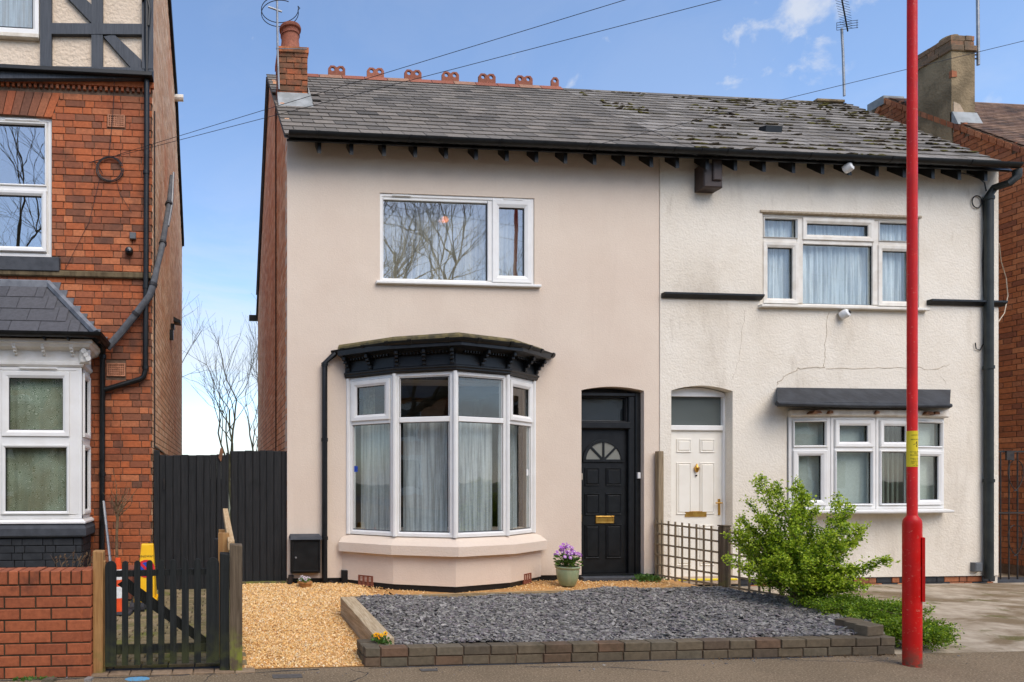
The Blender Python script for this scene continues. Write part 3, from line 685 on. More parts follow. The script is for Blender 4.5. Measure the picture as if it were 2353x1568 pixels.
# air bricks
def air_brick(parent, u0, u1, v0, v1, Y=0, mat='terra_pale', nx=8, nz=5, T=None, rect=None):
    a0, a1, z0, z1 = rect if rect else (X(u0, Y), X(u1, Y), Z((u0 + u1) / 2, v1, Y), Z((u0 + u1) / 2, v0, Y))
    T = T or Matrix.Translation((0, Y, 0)); m = MB(T); w = (a1 - a0) / nx; h = (z1 - z0) / (nz + 1)
    m.rframe(a0, a1, z0, z1, [(0, .04), (0, -.006), (.004, -.008), (.014, -.006), (.014, .04)])
    for i in range(nx + 1):
        a = a0 + .014 + (a1 - a0 - .028) * i / nx
        m.box(a - w * .2, a + w * .2, -.003, .03, z0 + .013, z1 - .013)
    for j in range(nz + 1):
        z = z0 + .014 + (z1 - z0 - .028) * j / nz
        m.box(a0 + .013, a1 - .013, -.002, .028, z - h * .2, z + h * .2)
    m.box(a0 + .01, a1 - .01, .03, .045, z0 + .01, z1 - .01)
    return m.build('air_brick', mat, parent)
air_brick(lh, 247, 287, 264, 293); air_brick(lh, 245, 288, 835, 865)
# half timbering
YT = -.06
MB().box(-3.9, LX1 + .01, YT + .02, .012, zt + .02, 8.4).build('render_panel', 'cream_render', lh)
def beam(pts, dep=.03, name='timber'):
    p = [(X(u, YT - dep), Z(u, v, YT - dep)) for u, v in pts]
    return MB().prism(p, YT - dep, YT + .03).build(name, 'black_beam', lh)
beam([(-60, 180), (352, 180), (352, 156), (118, 152), (-60, 154)], .04)
beam([(92, 158), (118, 158), (118, -170), (92, -170)], .035); beam([(210, 158), (236, 158), (236, 77), (210, 77)]); beam([(210, 54), (236, 54), (236, -170), (210, -170)])
beam([(118, 78), (326, 79), (326, 55), (118, 53)], .035); beam([(326, 158), (351, 158), (351, -170), (326, -170)], .045)
beam([(238, 84), (262, 79), (325, 138), (325, 163), (302, 157)], .026)
beam([(150, -10), (188, -10), (236, 34), (236, 54), (212, 54)], .026); beam([(120, -60), (150, -60), (188, -12), (150, -12)], .026)
MB().cbox(-3.9, LX1 + .02, -.16, .0, Z(300, 190), Z(300, 179), .01).build('fascia', 'black_paint', lh)
# attic window, mostly outside the picture
TA = frame((0, YT - .02, 0), (1, 0, 0)); a0, a1, z0, z1 = -3.6, X(91, YT), Z(60, 82, YT), 8.6
wa = MB(TA).rframe(a0, a1, z0, z1, FR(.075, -.02)).build('attic_window', 'upvc', lh)
light(TA, wa, a0 + .075, a1 - .075, z0 + .075, z1 - .075, -.02); curtain(TA, wa, a0, a1 - .05, z0 + .05, z1, .035, 'net_grey', seed=3, amp=.003)
MB(TA).cbox(a0 - .03, a1 + .0, -.03, .04, z0 - .05, z0, .005).build('sill', 'flaky', lh)
# upper sash window
a0, a1, z0, z1 = w1; TW = frame((0, .05, 0), (1, 0, 0)); zm = Z(100, 432)
wu = MB(TW).rframe(a0, a1, z0, z1, FR(.07, -.01)).build('window', 'upvc', lh)
MB(TW).cbox(a0 + .06, a1 - .06, -.012, .05, zm - .03, zm + .03).build('transom', 'upvc', wu)
light(TW, wu, a0 + .065, a1 - .065, zm + .03, z1 - .065, -.008, sash=.025, glass='glass_sky')
light(TW, wu, a0 + .065, a1 - .065, z0 + .065, zm - .03, -.02, sash=.06, glass='glass_sky')
MB(TW).cbox(X(10), X(88), -.03, .0, z1 - .045, z1 - .03, .003).build('trickle_vent', 'upvc', wu)
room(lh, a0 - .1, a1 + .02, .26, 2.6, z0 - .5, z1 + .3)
# ---- bay
by = -.5; Tb = frame((0, by, 0), (1, 0, 0)); Ts = frame((bx1, by, 0), (0, 1, 0))
zs0, zs1 = Z(100, 1193, by), Z(100, 843, by)
bay = MB(Tb).rframe(-3.6, bx1, zs0, zs1, FR(.06, 0)).build('bay_window', 'upvc', lh)
zt0, zt1 = Z(100, 1020, by), Z(100, 1006, by); g0, g1 = X(160, by), X(10, by)
MB(Tb).cbox(X(160, by), bx1 - .03, -.004, .05, zs0 + .05, zs1 - .05).build('mullion', 'upvc', bay)
MB(Tb).cbox(-3.5, X(160, by), -.004, .05, zt0 - .012, zt1 + .012).build('transom', 'upvc', bay)
MB(Tb).cbox(X(-30, by), X(5, by), -.003, .05, zs0 + .05, zs1 - .05).build('mullion', 'upvc', bay)
light(Tb, bay, X(5, by), X(160, by), zt1 + .012, zs1 - .058, 0, sash=.075); light(Tb, bay, X(5, by), X(160, by), zs0 + .055, zt0 - .012, 0, sash=.035)
light(Tb, bay, -3.5, X(-30, by), zt1 + .012, zs1 - .058, 0, sash=.05); light(Tb, bay, -3.5, X(-30, by), zs0 + .055, zt0 - .012, 0, sash=.03)
MB(Tb).cbox(X(45, by), X(132, by), -.03, .0, zs1 - .03, zs1 - .012, .003).build('trickle_vent', 'upvc', bay)
side = MB(Ts).rframe(.002, .485, zs0, zs1, FR(.055, 0)).build('bay_side_window', 'upvc', lh)
MB(Ts).cbox(.05, .44, -.003, .05, zt0 - .012, zt1 + .012).build('transom', 'upvc', side)
light(Ts, side, .06, .43, zt1 + .012, zs1 - .055, 0, sash=.06); light(Ts, side, .06, .43, zs0 + .05, zt0 - .012, 0, sash=.05)
curtain(Tb, bay, -3.6, bx1 - .08, zs0, zs1, .09, 'lace', amp=.012, wl=.16, seed=9)
curtain(Ts, side, .09, .45, zs0, zs1, .12, 'lace', amp=.006, seed=4)
PB = [(-3.7, by), (bx1, by), (bx1, -.01)]
MB().sweep(PB, [(-.1, zs0 - .055), (.05, zs0 - .05), (.05, zs0 - .03), (.02, zs0 - .004), (-.1, zs0)]).build('bay_sill', 'upvc', lh)
zq = Z(100, 1236, by - .1)
MB().sweep(PB, [(-.12, zq), (.045, zq), (.06, zq + .02), (.06, zs0 - .11), (.03, zs0 - .06), (-.12, zs0 - .06)]).build('bay_stone_sill', 'stone_dark', lh)
MB().sweep(PB, [(-.1, -.05), (0, -.05), (0, zq), (-.1, zq)]).build('bay_apron', 'black_paint', lh)
bb = bond(Tb, -3.0, bx1 + .004, .05, zq - .005, .0845, .232, dep=.02, seed=12) + bond(Ts, .006, .48, .05, zq - .005, .0845, .232, dep=.02, seed=13)
bb = [Matrix.Translation(-.012 * Vector((m.col[1][0], m.col[1][1], 0)).normalized()) @ m for m in bb]
place('apron_brick', T_brick, bb, 'brick_black', lh, 60)
# cornice of the bay
zc0, zc1 = zs1, Z(100, 776, by - .2)
MB().sweep(PB, [(-.1, zc0), (.012, zc0), (.03, zc0 + .02), (.03, zc0 + .05), (.012, zc0 + .06), (.012, zc1 - .11), (.10, zc1 - .08), (.12, zc1 - .05), (.14, zc1 - .04), (.14, zc1), (-.1, zc1)]).build('bay_cornice', 'white_paint', lh)
for u in (38, 103, 168):
    a = X(u, by); MB(Tb).prism([(0, 0), (.0, .0)], 0, 0) if False else None
    m = MB(Tb)
    for dz, w_, o in ((0, .016, .05), (.03, .018, .085), (.06, .02, .11), (.09, .022, .12)): m.cbox(a - w_, a + w_, -o, .0, zc1 - .15 + dz - .02, zc1 - .15 + dz + .012, .006)
    m.build('bracket', 'white_paint', lh)
m = MB(Tb)
for k in range(3): m.tube([(bx1 + .04 + k * .026, -.0 - .06, zc1 - .12 - k * .045), (bx1 + .04 + k * .026, -.10, zc1 - .12 - k * .045)], .03, 10)
m.cbox(bx1 - .02, bx1 + .10, -.06, .02, zc1 - .26, zc1 - .1, .02); m.build('bracket', 'white_paint', lh, label='scrolled corner bracket with three discs')
# bay roof: hipped, slated
e0 = zc1 + .04; ex = bx1 + .2; ey = by - .2; rx, rz_ = X(112), Z(100, 656)
hip_a, hip_b = Vector((ex, ey, e0)), Vector((rx, -.02, rz_))
MB().add([(-3.8, ey, e0), tuple(hip_a), tuple(hip_b), (-3.8, -.02, rz_), (ex, 0, e0)], [(0, 1, 2, 3), (1, 4, 2)]).build('bay_roof', 'slate_new', lh)
bayroof = [o for o in lh.children if o.name.startswith('bay_roof')][0]
sl = (Vector((0, -.02 - ey, rz_ - e0))); sn = sl.length; sd_ = sl.normalized(); nn_ = Vector((0, -sd_.z, sd_.y)); rows = 4; g = sn / (rows + .15)
tiles = []
for r in range(rows):
    base = Vector((0, ey, e0)) + sd_ * (r * g - .01); lim = ex + (rx - ex) * ((r + 1) * g / sn) - .03; wt = .33
    a = -3.4 + (wt / 2 if r % 2 else 0)
    while a < lim:
        b = min(a + wt, lim + (.0))
        if b - a > .05:
            o = Vector(((a + b) / 2, base.y, base.z)) + nn_ * .006
            M = Matrix(((1, 0, 0, o.x), (0, sd_.y, nn_.y, o.y), (0, sd_.z, nn_.z, o.z), (0, 0, 0, 1))) @ Matrix.Diagonal((b - a - .006, g + .04, .012, 1)); tiles.append(M)
        a += wt
place('bay_slate', T_slate, tiles, 'slate_new', bayroof, 80)
off = nn_ * .03
MB().tube([hip_a + Vector((0, 0, .02)), hip_b + Vector((0, 0, .02))], .045, 6).build('hip_lead', 'lead', bayroof)
MB().cbox(-3.8, rx + .02, -.07, .0, rz_ - .06, rz_ + .05, .02).build('top_flashing', 'lead', bayroof)
for k in range(8):                                         # stepped flashing climbing the wall
    t = k / 8.0; p = Vector((ex, 0, e0)).lerp(Vector((rx + .06, 0, rz_)), t + .06)
    MB().prism([(p.x - .16, p.z - .05), (p.x + .02, p.z - .03), (p.x + .05, p.z + .085), (p.x - .10, p.z + .085)], -.014 - .0008 * k, .0).build('step_flashing', 'lead', bayroof)
# gutter and pipes
gz = e0 + .02
MB().sweep([(-3.8, ey), (ex, ey), (ex, -.06)], [(.02 + a, z) for a, z in gutter_prof(.055, gz)]).build('bay_gutter', 'black_plastic', lh, smooth=True)
for u in (95, 150): MB().box(X(u, ey - .08), X(u, ey - .08) + .02, ey - .02, ey + .1, gz - .08, gz - .02).build('gutter_bracket', 'black_plastic', lh)
def pipe(parent, pts, r=.034, name='downpipe', mat='black_plastic', rings=(), n=10):
    o = MB().tube(pts, r, n).build(name, mat, parent, smooth=True)
    for p, d in rings:
        d = Vector(d).normalized() * .022; p = Vector(p)
        MB().tube([p - d, p + d], r * 1.22, n).build('pipe_collar', mat, o if o.parent and o.parent.parent is None else parent, smooth=True)
    return o
yp = -.05; pz = lambda u, v: P(u, v, yp)
pipe(lh, [P(337, -40, yp - .06), P(337, 12, yp - .06), P(337, 300, yp), P(335, 700, yp), P(334, 852, yp), P(330, 866, yp), P(322, 872, yp), P(250, 893, yp), P(240, 896, yp)], .034,
     rings=[(pz(337, 150), (0, 0, 1)), (pz(336, 397), (0, 0, 1)), (pz(335, 660), (0, 0, 1)), (pz(334, 845), (0, 0, 1))])
zb = Z(235, 1280, yp)
pipe(lh, [(ex - .02, ey + .12, gz - .05), (X(236, yp) + .03, -.2, Z(236, 800, yp) + .05), P(236, 815, yp), P(235, 1000, yp), (X(234, yp), yp, .08)], .036, rings=[(pz(236, 820), (0, 0, 1)), (pz(235, 1090), (0, 0, 1))])
MB().tube([P(325, 0, -.12), P(338, -8, -.14), P(344, 20, -.13), P(341, 60, -.12)], .018, 6).build('pipe_lead_in', 'black_plastic', lh)

# things fixed to that house
MB_ = MB().cbox(X(299), X(313), -.05, .0, Z(306, 552), Z(306, 537), .004).build('sensor_box', 'grey_box'); tag(MB_, 'small grey square box on red brick beside the black downpipe', 'sensor')
c = P(296, 576, -.06); t = thing('security_camera', 'small round black camera on red brick wall beside the black downpipe', 'camera', tuple(c))
MB().lathe([(.001, 0), (.03, .002), (.05, .02), (.052, .05), (.04, .085), (.001, .1)], (0, 0, 0), 16).build('housing', 'black_plastic', t, smooth=True)
o = t.children[0]; o.matrix_parent_inverse = Matrix.Identity(4); o.rotation_euler = (R(90), 0, 0); o.location = (0, .06, 0)
o = MB().lathe([(.001, 0), (.022, 0), (.024, .006), (.001, .008)], n=14).build('lens', 'blackglass', t); o.matrix_parent_inverse = Matrix.Identity(4); o.rotation_euler = (R(80), 0, 0); o.location = (.006, -.038, 0)
# coil of old cable with its feed wires
rn = random.Random(4); m = MB()
for k in range(2):
    cc = Vector((X(253), -.02 - .008 * k, Z(253, 391))); rr = .165 - .02 * k
    m.tube([cc + Vector((math.cos(a) * rr * 1.0, 0, math.sin(a) * rr * (.95 + .05 * k))) for a in np.linspace(.3, 6.4, 28)], .007, 5)
m.tube([P(250, 358, -.02), P(258, 280, -.02), P(262, 215, -.02), P(263, 180, -.2)], .004, 4)
m.tube([P(215, 372, -.02), P(228, 385, -.02), P(236, 400, -.02)], .005, 4); m.tube([P(205, 374, -.02), P(250, 362, -.03), P(278, 356, -.03)], .006, 4)
m.tube([P(232, 400, -.015), P(205, 510, -.015), P(150, 618, -.015)], .003, 4); m.tube([P(267, 410, -.015), P(275, 445, -.015), P(303, 490, -.015)], .003, 4)
tag(m.build('cable_coil', 'cable'), 'coil of black cable hanging on sooty red brickwork below the air brick', 'cable')
# lagged pipe wandering down the corner
m = MB(); pts = [P(394, 405, 1.0), P(388, 470, .75), P(380, 520, .5), P(374, 560, .35), P(362, 610, .12), P(352, 655, -.05), P(344, 680, -.08), P(312, 722, -.09), P(275, 768, -.09), P(246, 800, -.12)]
for a, b in zip(pts, pts[1:]): pass
lag = thing('lagged_pipe', 'thick grey lagged pipe snaking round the brick corner to the bay gutter', 'pipe', tuple(pts[-1]))
MB().tube(pts, [.026, .034, .038, .042, .038, .046, .045, .047, .048, .046], 9).build('lagging', 'insulation', lag, smooth=True)
for q in (1, 3, 5, 7): d = (pts[q + 1] - pts[q]).normalized() * .02; MB().tube([pts[q] - d, pts[q] + d], .053, 9).build('joint', 'cable', lag, smooth=True)
MB().tube([pts[0] + Vector((.03, 0, .05)), pts[1] + Vector((.045, 0, 0)), pts[2] + Vector((.04, 0, 0))], .016, 6).build('inner_pipe', 'grey_pole', lag)
# floodlight on the side wall
YL = 3.0; ft = thing('floodlight', 'small black twin floodlight high on the tan side wall of the left house', 'floodlight', (LX1 + .05, YL, Z(395, 748, YL)))
zf = Z(395, 748, YL)
MB().box(LX1, LX1 + .06, YL - .06, YL + .06, zf - .07, zf + .02).build('mount', 'black_plastic', ft); MB().hexa([(LX1 + .06, YL - .25, zf + .02), (LX1 + .18, YL - .25, zf - .02), (LX1 + .18, YL - .05, zf - .02), (LX1 + .06, YL + .05, zf + .02), (LX1 + .06, YL - .25, zf + .09), (LX1 + .18, YL - .25, zf + .03), (LX1 + .18, YL - .05, zf + .03), (LX1 + .06, YL + .05, zf + .09)]).build('lamp_head', 'black_plastic', ft)
MB().box(LX1, LX1 + .06, YL - .3, YL - .2, zf - .3, zf - .14).build('sensor', 'black_plastic', ft)
# wire down the corner of the side wall
tag(MB().tube([(LX1 + .012, .16, 6.2), (LX1 + .012, .16, 3.0), (LX1 + .012, .17, 1.9)], .009, 5).build('wall_wire', 'cable'), 'thin black wire down the corner of the tan brick side wall', 'cable')
tag(MB().tube([(LX1 + .012, .2, Z(356, 1024, .2)), (LX1 + .014, 1.2, Z(370, 1042, 1.2) + .03), (LX1 + .012, 5.8, Z(415, 1070, 5.8) - .1)], .014, 5).build('wall_wire', 'cable_pale'), 'pale sagging cable clipped along the tan brick side wall', 'cable')
o = MB().tube([(LX1 - .05, 3.9, Z(401, 225, 3.9)), (LX1 + .16, 3.9, Z(401, 225, 3.9))], .06, 10).build('flue_outlet', 'upvc_old'); tag(o, 'pale round flue outlet near the top of the tan side wall', 'flue')
# ================================================================== PINK HOUSE (middle)
ph = thing('pink_rendered_house', 'pale pink rendered house with black bay cornice and black front door', 'house', (3.3, 0, GZ))
HX0, HX1, HX2 = X(660), X(1515), X(2292)
ZE = 5.72; YE = -.30; YR, ZR = 3.1, 8.57                  # eaves edge, ridge
SLP = (ZR - ZE) / (YR - YE); roofz = lambda y: ZE + (y - YE) * SLP
YB = 6.85                                                  # rear wall
def zz(u, v, Y=0): return Z(u, v, Y)
uw = (X(873), X(1228), zz(900, 648), zz(900, 444))         # upper window
dw = (X(1336), X(1480), GZ - .05, zz(1400, 888))           # door opening
bw = (X(812), X(1222), zz(1000, 1220, -.4), 2.75)          # opening behind the bay
wall(ID, HX0, HX1, GZ + .06, ZE + .18, [uw, dw, bw], 0, .26).build('wall', 'pink', ph)
# segmental head of the door: two spandrels filling the corners of the opening
def spandrel(parent, a0, a1, ztop, drop, mat, d0, d1):
    n = 10; am, h = (a0 + a1) / 2, (a1 - a0) / 2; m = MB(); f = lambda a: ztop - .004 - drop * ((a - am) / h) ** 2
    for i in range(n):
        p, q = a0 + (a1 - a0) * i / n, a0 + (a1 - a0) * (i + 1) / n
        m.prism([(p, f(p)), (q, f(q)), (q, ztop + .001), (p, ztop + .001)], d0, d1)
    return m.build('door_arch', mat, parent)
spandrel(ph, dw[0], dw[1], dw[3], .05, 'pink', .0005, .2)
MB().box(HX0 + .004, HX1 - .002, .012, .1, -.05, GZ + .06).build('plinth', 'black_paint', ph)
# side wall in brick
TP = frame((HX0, YB, 0), (0, -1, 0))                       # a = YB - y
gtop = lambda a: min(roofz(YB - a), roofz(2 * YR - (YB - a))) - .03 if True else 0
MB(TP).prism([(YB - .03, -.05), (YB - .03, roofz(.03) - .05), (YB - YR, ZR - .05), (0.012, roofz(2 * YR - YB) - .05), (.012, -.05)], .0035, .2).build('side_wall', 'mortar_pale', ph)
sb = bond(TP, .0, YB - .024, -.03, ZR, .0845, .232, style='flemish', top=gtop, seed=21, proud=.0008, joint=.011)
sb.sort(key=lambda m: m.translation.y)
place('brick', T_brick_flush, sb, 'brick_orange', ph, 300)
MB().box(HX0 + .2, HX1, YB - .2, YB, -.05, roofz(2 * YR - YB) - .1).build('back_wall', 'mortar', ph)
MB(TP).box(YB - 1.66, YB - 1.63, -.02, .004, GZ, 7.2).build('wall_seam', 'mortar_pale', ph)
MB(TP).prism([(YB - YR - .02, ZR + .0), (YB - YR - .02, ZR - .14), (-.1, roofz(2 * YR - YB - .1) - .14), (-.1, roofz(2 * YR - YB - .1))], -.04, .02).build('bargeboard', 'black_beam', ph)
MB().box(HX0 - .2, HX0 + .1, YB + .0, YB + .12, roofz(2 * YR - YB) - .22, roofz(2 * YR - YB) - .1).build('rear_gutter', 'black_plastic', ph)
# roof -----------------------------------------------------------------------------
RX = X(1600, YE); VX0 = X(654, YE)
def roof_deck(parent, x0e, x1e, x0r, x1r, mat):
    y2 = 2 * YR - YE
    MB().add([(x0e, YE, ZE - .03), (x1e, YE, ZE - .03), (x1r, YR, ZR - .03), (x0r, YR, ZR - .03), (x0e, y2, ZE - .03), (x1r, y2, ZE - .03)], [(0, 1, 2, 3), (3, 2, 5, 4)]).build('roof', mat, parent)
    return [o for o in parent.children if o.name.startswith('roof')][-1]
su = Vector((0, YR - YE, ZR - ZE)); SL = su.length; su.normalize(); sn_ = Vector((0, -su.z, su.y))
def slates(x0, x1, seed, width=.285, gauge=.226):
    """x0(t), x1(t): verge lines over the slope length t"""
    rnd = random.Random(seed); out = []; rows = int(SL / gauge) + 1
    for r in range(rows):
        t = r * gauge; ln = min(gauge * 1.55, SL - t + .02)
        if ln < .05: continue
        a0, a1 = x0(t), x1(t); a = a0 - (width / 2 if r % 2 else 0)
        while a < a1 - .02:
            w = width * rnd.uniform(.96, 1.04); p, q = max(a, a0), min(a + w, a1); a += w
            if q - p < .03: continue
            sag = .02 * mnoise.noise(Vector((p * .7, t * .8, seed)))
            o = Vector(((p + q) / 2, YE, ZE)) + su * (t + rnd.gauss(0, .004)) + sn_ * (.006 + sag * .4 + rnd.uniform(0, .003))
            M = Matrix(((1, 0, 0, o.x), (0, su.y, sn_.y, o.y), (0, su.z, sn_.z, o.z), (0, 0, 0, 1))) @ Matrix.Rotation(rnd.gauss(0, .006), 4, 'Z') @ Matrix.Rotation(-.012, 4, 'X') @ Matrix.Diagonal((q - p - .009, ln, .019, 1))
            out.append((r, M))
    return out
CHX0, CHX1, CHY0, CHY1 = X(640, 1.25), X(707, 1.25), 1.25, 1.70
r1 = roof_deck(ph, VX0, RX, VX0, RX, 'slate')
s1 = [m for r, m in slates(lambda t: VX0, lambda t: RX, 31) if not (m.translation.x < CHX1 + .12 and CHY0 - .1 < m.translation.y < CHY1)]
s1.sort(key=lambda m: m.translation.y); place('slate', T_slate, s1, 'slate', r1, 300)
# ridge tiles with their pierced crests
rt = MB()
nR = 12; wR = (RX - 1.3) / nR
for k in range(nR):
    a = 1.3 + k * wR
    m = MB().add([(a, YR - .13, ZR - .07), (a + wR - .012, YR - .13, ZR - .07), (a + wR - .012, YR - .02, ZR + .05), (a, YR - .02, ZR + .05), (a, YR + .02, ZR + .05), (a + wR - .012, YR + .02, ZR + .05), (a + wR - .012, YR + .13, ZR - .07), (a, YR + .13, ZR - .07)],
                 [(0, 1, 2, 3), (3, 2, 5, 4), (4, 5, 6, 7), (0, 3, 4, 7), (1, 6, 5, 2)])
    m.build('ridge_tile', 'ridge_clay' if k % 3 == 1 else 'terracotta', r1)
def crest(u0, u1, holes=2):
    a0, a1 = X(u0, YR), X(u1, YR); w = a1 - a0; z0 = ZR + .035; h = .18; rh = .036; me = bpy.data.meshes.new('crest')
    bm = bmesh.new()
    def ring(pts, y): return [bm.verts.new((x, y, z)) for x, z in pts]
    if holes == 2: out = [(a0, z0), (a1, z0), (a1, z0 + h * .72), (a1 - w * .13, z0 + h), (a0 + w * .64, z0 + h), (a0 + w * .5, z0 + h * .84), (a0 + w * .36, z0 + h), (a0 + w * .13, z0 + h), (a0, z0 + h * .72)]; hs = (.26, .74)
    else: out = [(a0, z0), (a1, z0), (a1, z0 + h * .72), (a1 - w * .26, z0 + h), (a0 + w * .26, z0 + h), (a0, z0 + h * .72)]; hs = (.5,)
    loops = [out] + [[(a0 + w * q + rh * math.cos(t), z0 + h * .66 + rh * math.sin(t)) for t in np.linspace(0, 2 * math.pi, 13)[:-1]] for q in hs]
    for y in (YR - .018, YR + .018):
        es = []
        for lp in loops:
            vs_ = ring(lp, y); es += [bm.edges.new((vs_[i], vs_[(i + 1) % len(vs_)])) for i in range(len(vs_))]
        bmesh.ops.triangle_fill(bm, use_beauty=True, use_dissolve=False, edges=es)
    bm.verts.ensure_lookup_table(); half = len(bm.verts) // 2; k = 0
    for lp in loops:
        n = len(lp)
        for i in range(n): bm.faces.new((bm.verts[k + i], bm.verts[k + (i + 1) % n], bm.verts[half + k + (i + 1) % n], bm.verts[half + k + i]))
        k += n
    bmesh.ops.recalc_face_normals(bm, faces=bm.faces); bm.to_mesh(me); bm.free()
    link('ridge_crest', me, 'terracotta', r1)
for u in (754, 843, 929, 1015, 1099, 1184): crest(u, u + 39)
crest(1266, 1283, 1)
# chimney --------------------------------------------------------------------------
zcb, zct = 6.95, Z(670, 108, CHY0)
ch = MB().box(CHX0 + .012, CHX1 - .012, CHY0 + .012, CHY1 - .012, zcb - .2, zct - .02).build('chimney', 'mortar', ph)
cb = bond(frame((CHX0, CHY0, 0), (1, 0, 0)), 0, CHX1 - CHX0, zcb, zct - .09, .083, .228, dep=.05, proud=.007, seed=41, style='stretcher') + bond(frame((CHX0, CHY1, 0), (0, -1, 0)), 0, CHY1 - CHY0, zcb, zct - .09, .083, .228, dep=.05, proud=.006, seed=42, style='stretcher') + bond(frame((CHX1, CHY0, 0), (0, 1, 0)), 0, CHY1 - CHY0, zcb, zct - .09, .083, .228, dep=.05, proud=.006, seed=43, style='stretcher')
place('chimney_brick', T_brick, cb, 'brick_chimney', ch, 120)
MB().box(CHX0 - .015, CHX1 + .015, CHY0 - .015, CHY1 + .015, zct - .085, zct - .005).build('chimney_cap', 'brick_chimney', ch)
pcx, pcy = (CHX0 + CHX1) / 2 - .02, (CHY0 + CHY1) / 2
MB().lathe([(.21, zct - .01), (.19, zct + .03), (.10, zct + .07)], (pcx, pcy, 0), 14).build('flaunching', 'cement', ch, smooth=True)
sc_ = .118
MB().lathe([(.165, .03), (.155, .06), (.142, .14), (.132, .22), (.134, .29), (.146, .30), (.146, .325), (.134, .335), (.138, .365), (.162, .38), (.166, .41), (.158, .43), (.11, .432), (.105, .3)], (pcx, pcy, zct), 24).build('chimney_pot', 'terracotta', ch, smooth=True)
MB().hexa([(CHX0 - .02, CHY0 - .26, roofz(CHY0 - .26) + .02), (CHX1 + .05, CHY0 - .26, roofz(CHY0 - .26) + .02), (CHX1 + .05, CHY0 - .01, roofz(CHY0) + .02), (CHX0 - .02, CHY0 - .01, roofz(CHY0) + .02),
           (CHX0 - .02, CHY0 - .25, roofz(CHY0 - .26) + .04), (CHX1 + .05, CHY0 - .25, roofz(CHY0 - .26) + .04), (CHX1 + .03, CHY0 - .012, roofz(CHY0) + .15), (CHX0 - .02, CHY0 - .012, roofz(CHY0) + .15)]).build('flashing', 'lead_pale', ch)
MB().prism([(CHX1, 0), (CHX1, 0)], 0, 0) if False else None
MB().hexa([(CHX1 + .006, CHY0 - .05, roofz(CHY0) + .0), (CHX1 + .07, CHY0 - .05, roofz(CHY0) + .0), (CHX1 + .07, CHY1, roofz(CHY1) + .0), (CHX1 + .006, CHY1, roofz(CHY1) + .0),
           (CHX1 + .006, CHY0 - .03, roofz(CHY0) + .22), (CHX1 + .012, CHY0 - .03, roofz(CHY0) + .22), (CHX1 + .012, CHY1, roofz(CHY1) + .2), (CHX1 + .006, CHY1, roofz(CHY1) + .2)]).build('flashing', 'lead_pale', ch)
# eaves: gutter, rafter feet
def gutter_run(parent, xa, xb, name='gutter'):
    g = MB().sweep([(xa, YE - .03), (xb, YE - .03)], [(a + .02, z) for a, z in gutter_prof(.056, ZE + .018)]).build(name, 'black_plastic', parent, smooth=True)
    a = xa + .35
    while a < xb:
        MB().sweep([(a, YE - .03), (a + .035, YE - .03)], [(p + .02, z) for p, z in gutter_prof(.063, ZE + .02)]).build('gutter_clip', 'black_plastic', g, smooth=True); a += 1.15
    return g
gutter_run(ph, X(664, YE - .1), RX)
MB().box(VX0 + .03, HX1, YE + .02, YE + .05, ZE - .045, ZE - .03).build('fascia', 'black_paint', ph)
def rafter(parent, u):
    a = X(u, -.12); w = .024
    return MB().hexa([(a - w, YE + .075, ZE - .165), (a + w, YE + .075, ZE - .165), (a + w, 0, ZE + .035), (a - w, 0, ZE + .035), (a - w, YE + .075, ZE - .0), (a + w, YE + .075, ZE - .0), (a + w, 0, ZE + .19), (a - w, 0, ZE + .19)]).build('rafter_foot', 'black_paint', parent)
for u in (731, 804, 878, 949, 1019, 1087, 1157, 1224, 1290, 1356, 1421, 1485): rafter(ph, u)
MB().add([(HX0, YE + .05, ZE - .045), (HX1, YE + .05, ZE - .045), (HX1, .0, ZE + .19), (HX0, .0, ZE + .19)], [(0, 1, 2, 3)]).build('soffit', 'black_paint', ph)
# upper window ---------------------------------------------------------------------
a0, a1, z0, z1 = uw; TW = frame((0, .035, 0), (1, 0, 0)); am0, am1 = X(1121), X(1143)
w = MB(TW).rframe(a0, a1, z0, z1, FR(.055, -.02)).build('window', 'upvc', ph)
MB(TW).cbox(X(1122), X(1134), -.018, .05, z0 + .05, z1 - .05).build('mullion', 'upvc', w)
light(TW, w, a0 + .045, X(1121), z0 + .05, z1 - .075, -.012, glass='glass_up'); light(TW, w, X(1132), a1 - .03, z0 + .03, z1 - .03, -.012, sash=.095, glass='glass_up')
MB(TW).cbox(a0 + .045, X(1121), -.016, .05, z1 - .08, z1 - .05).build('head_bead', 'upvc', w)
for (p, q) in ((902, 945), (1158, 1200)): MB(TW).cbox(X(p), X(q), -.04, -.02, z1 - .035, z1 - .02, .003).build('trickle_vent', 'upvc', w)
MB(TW).cbox(X(863), X(1240), -.09, .03, z0 - .035, z0 + .0, .006).build('sill', 'upvc', w)
curtain(TW, w, a0 + .0, a0 + .45, z0, z1, .22, 'curtain_sage', amp=.025, seed=1); curtain(TW, w, a1 - .5, a1, z0, z1, .22, 'curtain_sage', amp=.025, seed=2); pass
curtain(TW, w, a0 + .03, a1 - .03, z0, z1, .16, 'net_thin', amp=.02, wl=.12, seed=7)
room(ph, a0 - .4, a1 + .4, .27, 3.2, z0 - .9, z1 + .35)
pl = thing('pendant_lamp', 'lit orange pendant lampshade seen through the pink house upper window', 'lamp', (X(1020, .9), .9, Z(1020, 505, .9)))
c = Vector(pl.location)
tm = NT('lit_shade'); tm.fin(S(255, 170, 90), .8); tm.b.inputs['Emission Color'].default_value = S(255, 150, 70); tm.b.inputs['Emission Strength'].default_value = 1.6; MAT['lit'] = tm.m
MB().lathe([(.05, .028), (.075, -.012), (.072, -.018), (.048, .024)], tuple(c), 18).build('shade', 'lit', pl, smooth=True); MB().tube([c, c + Vector((0, 0, .6))], .006, 5).build('flex', 'cable', pl)
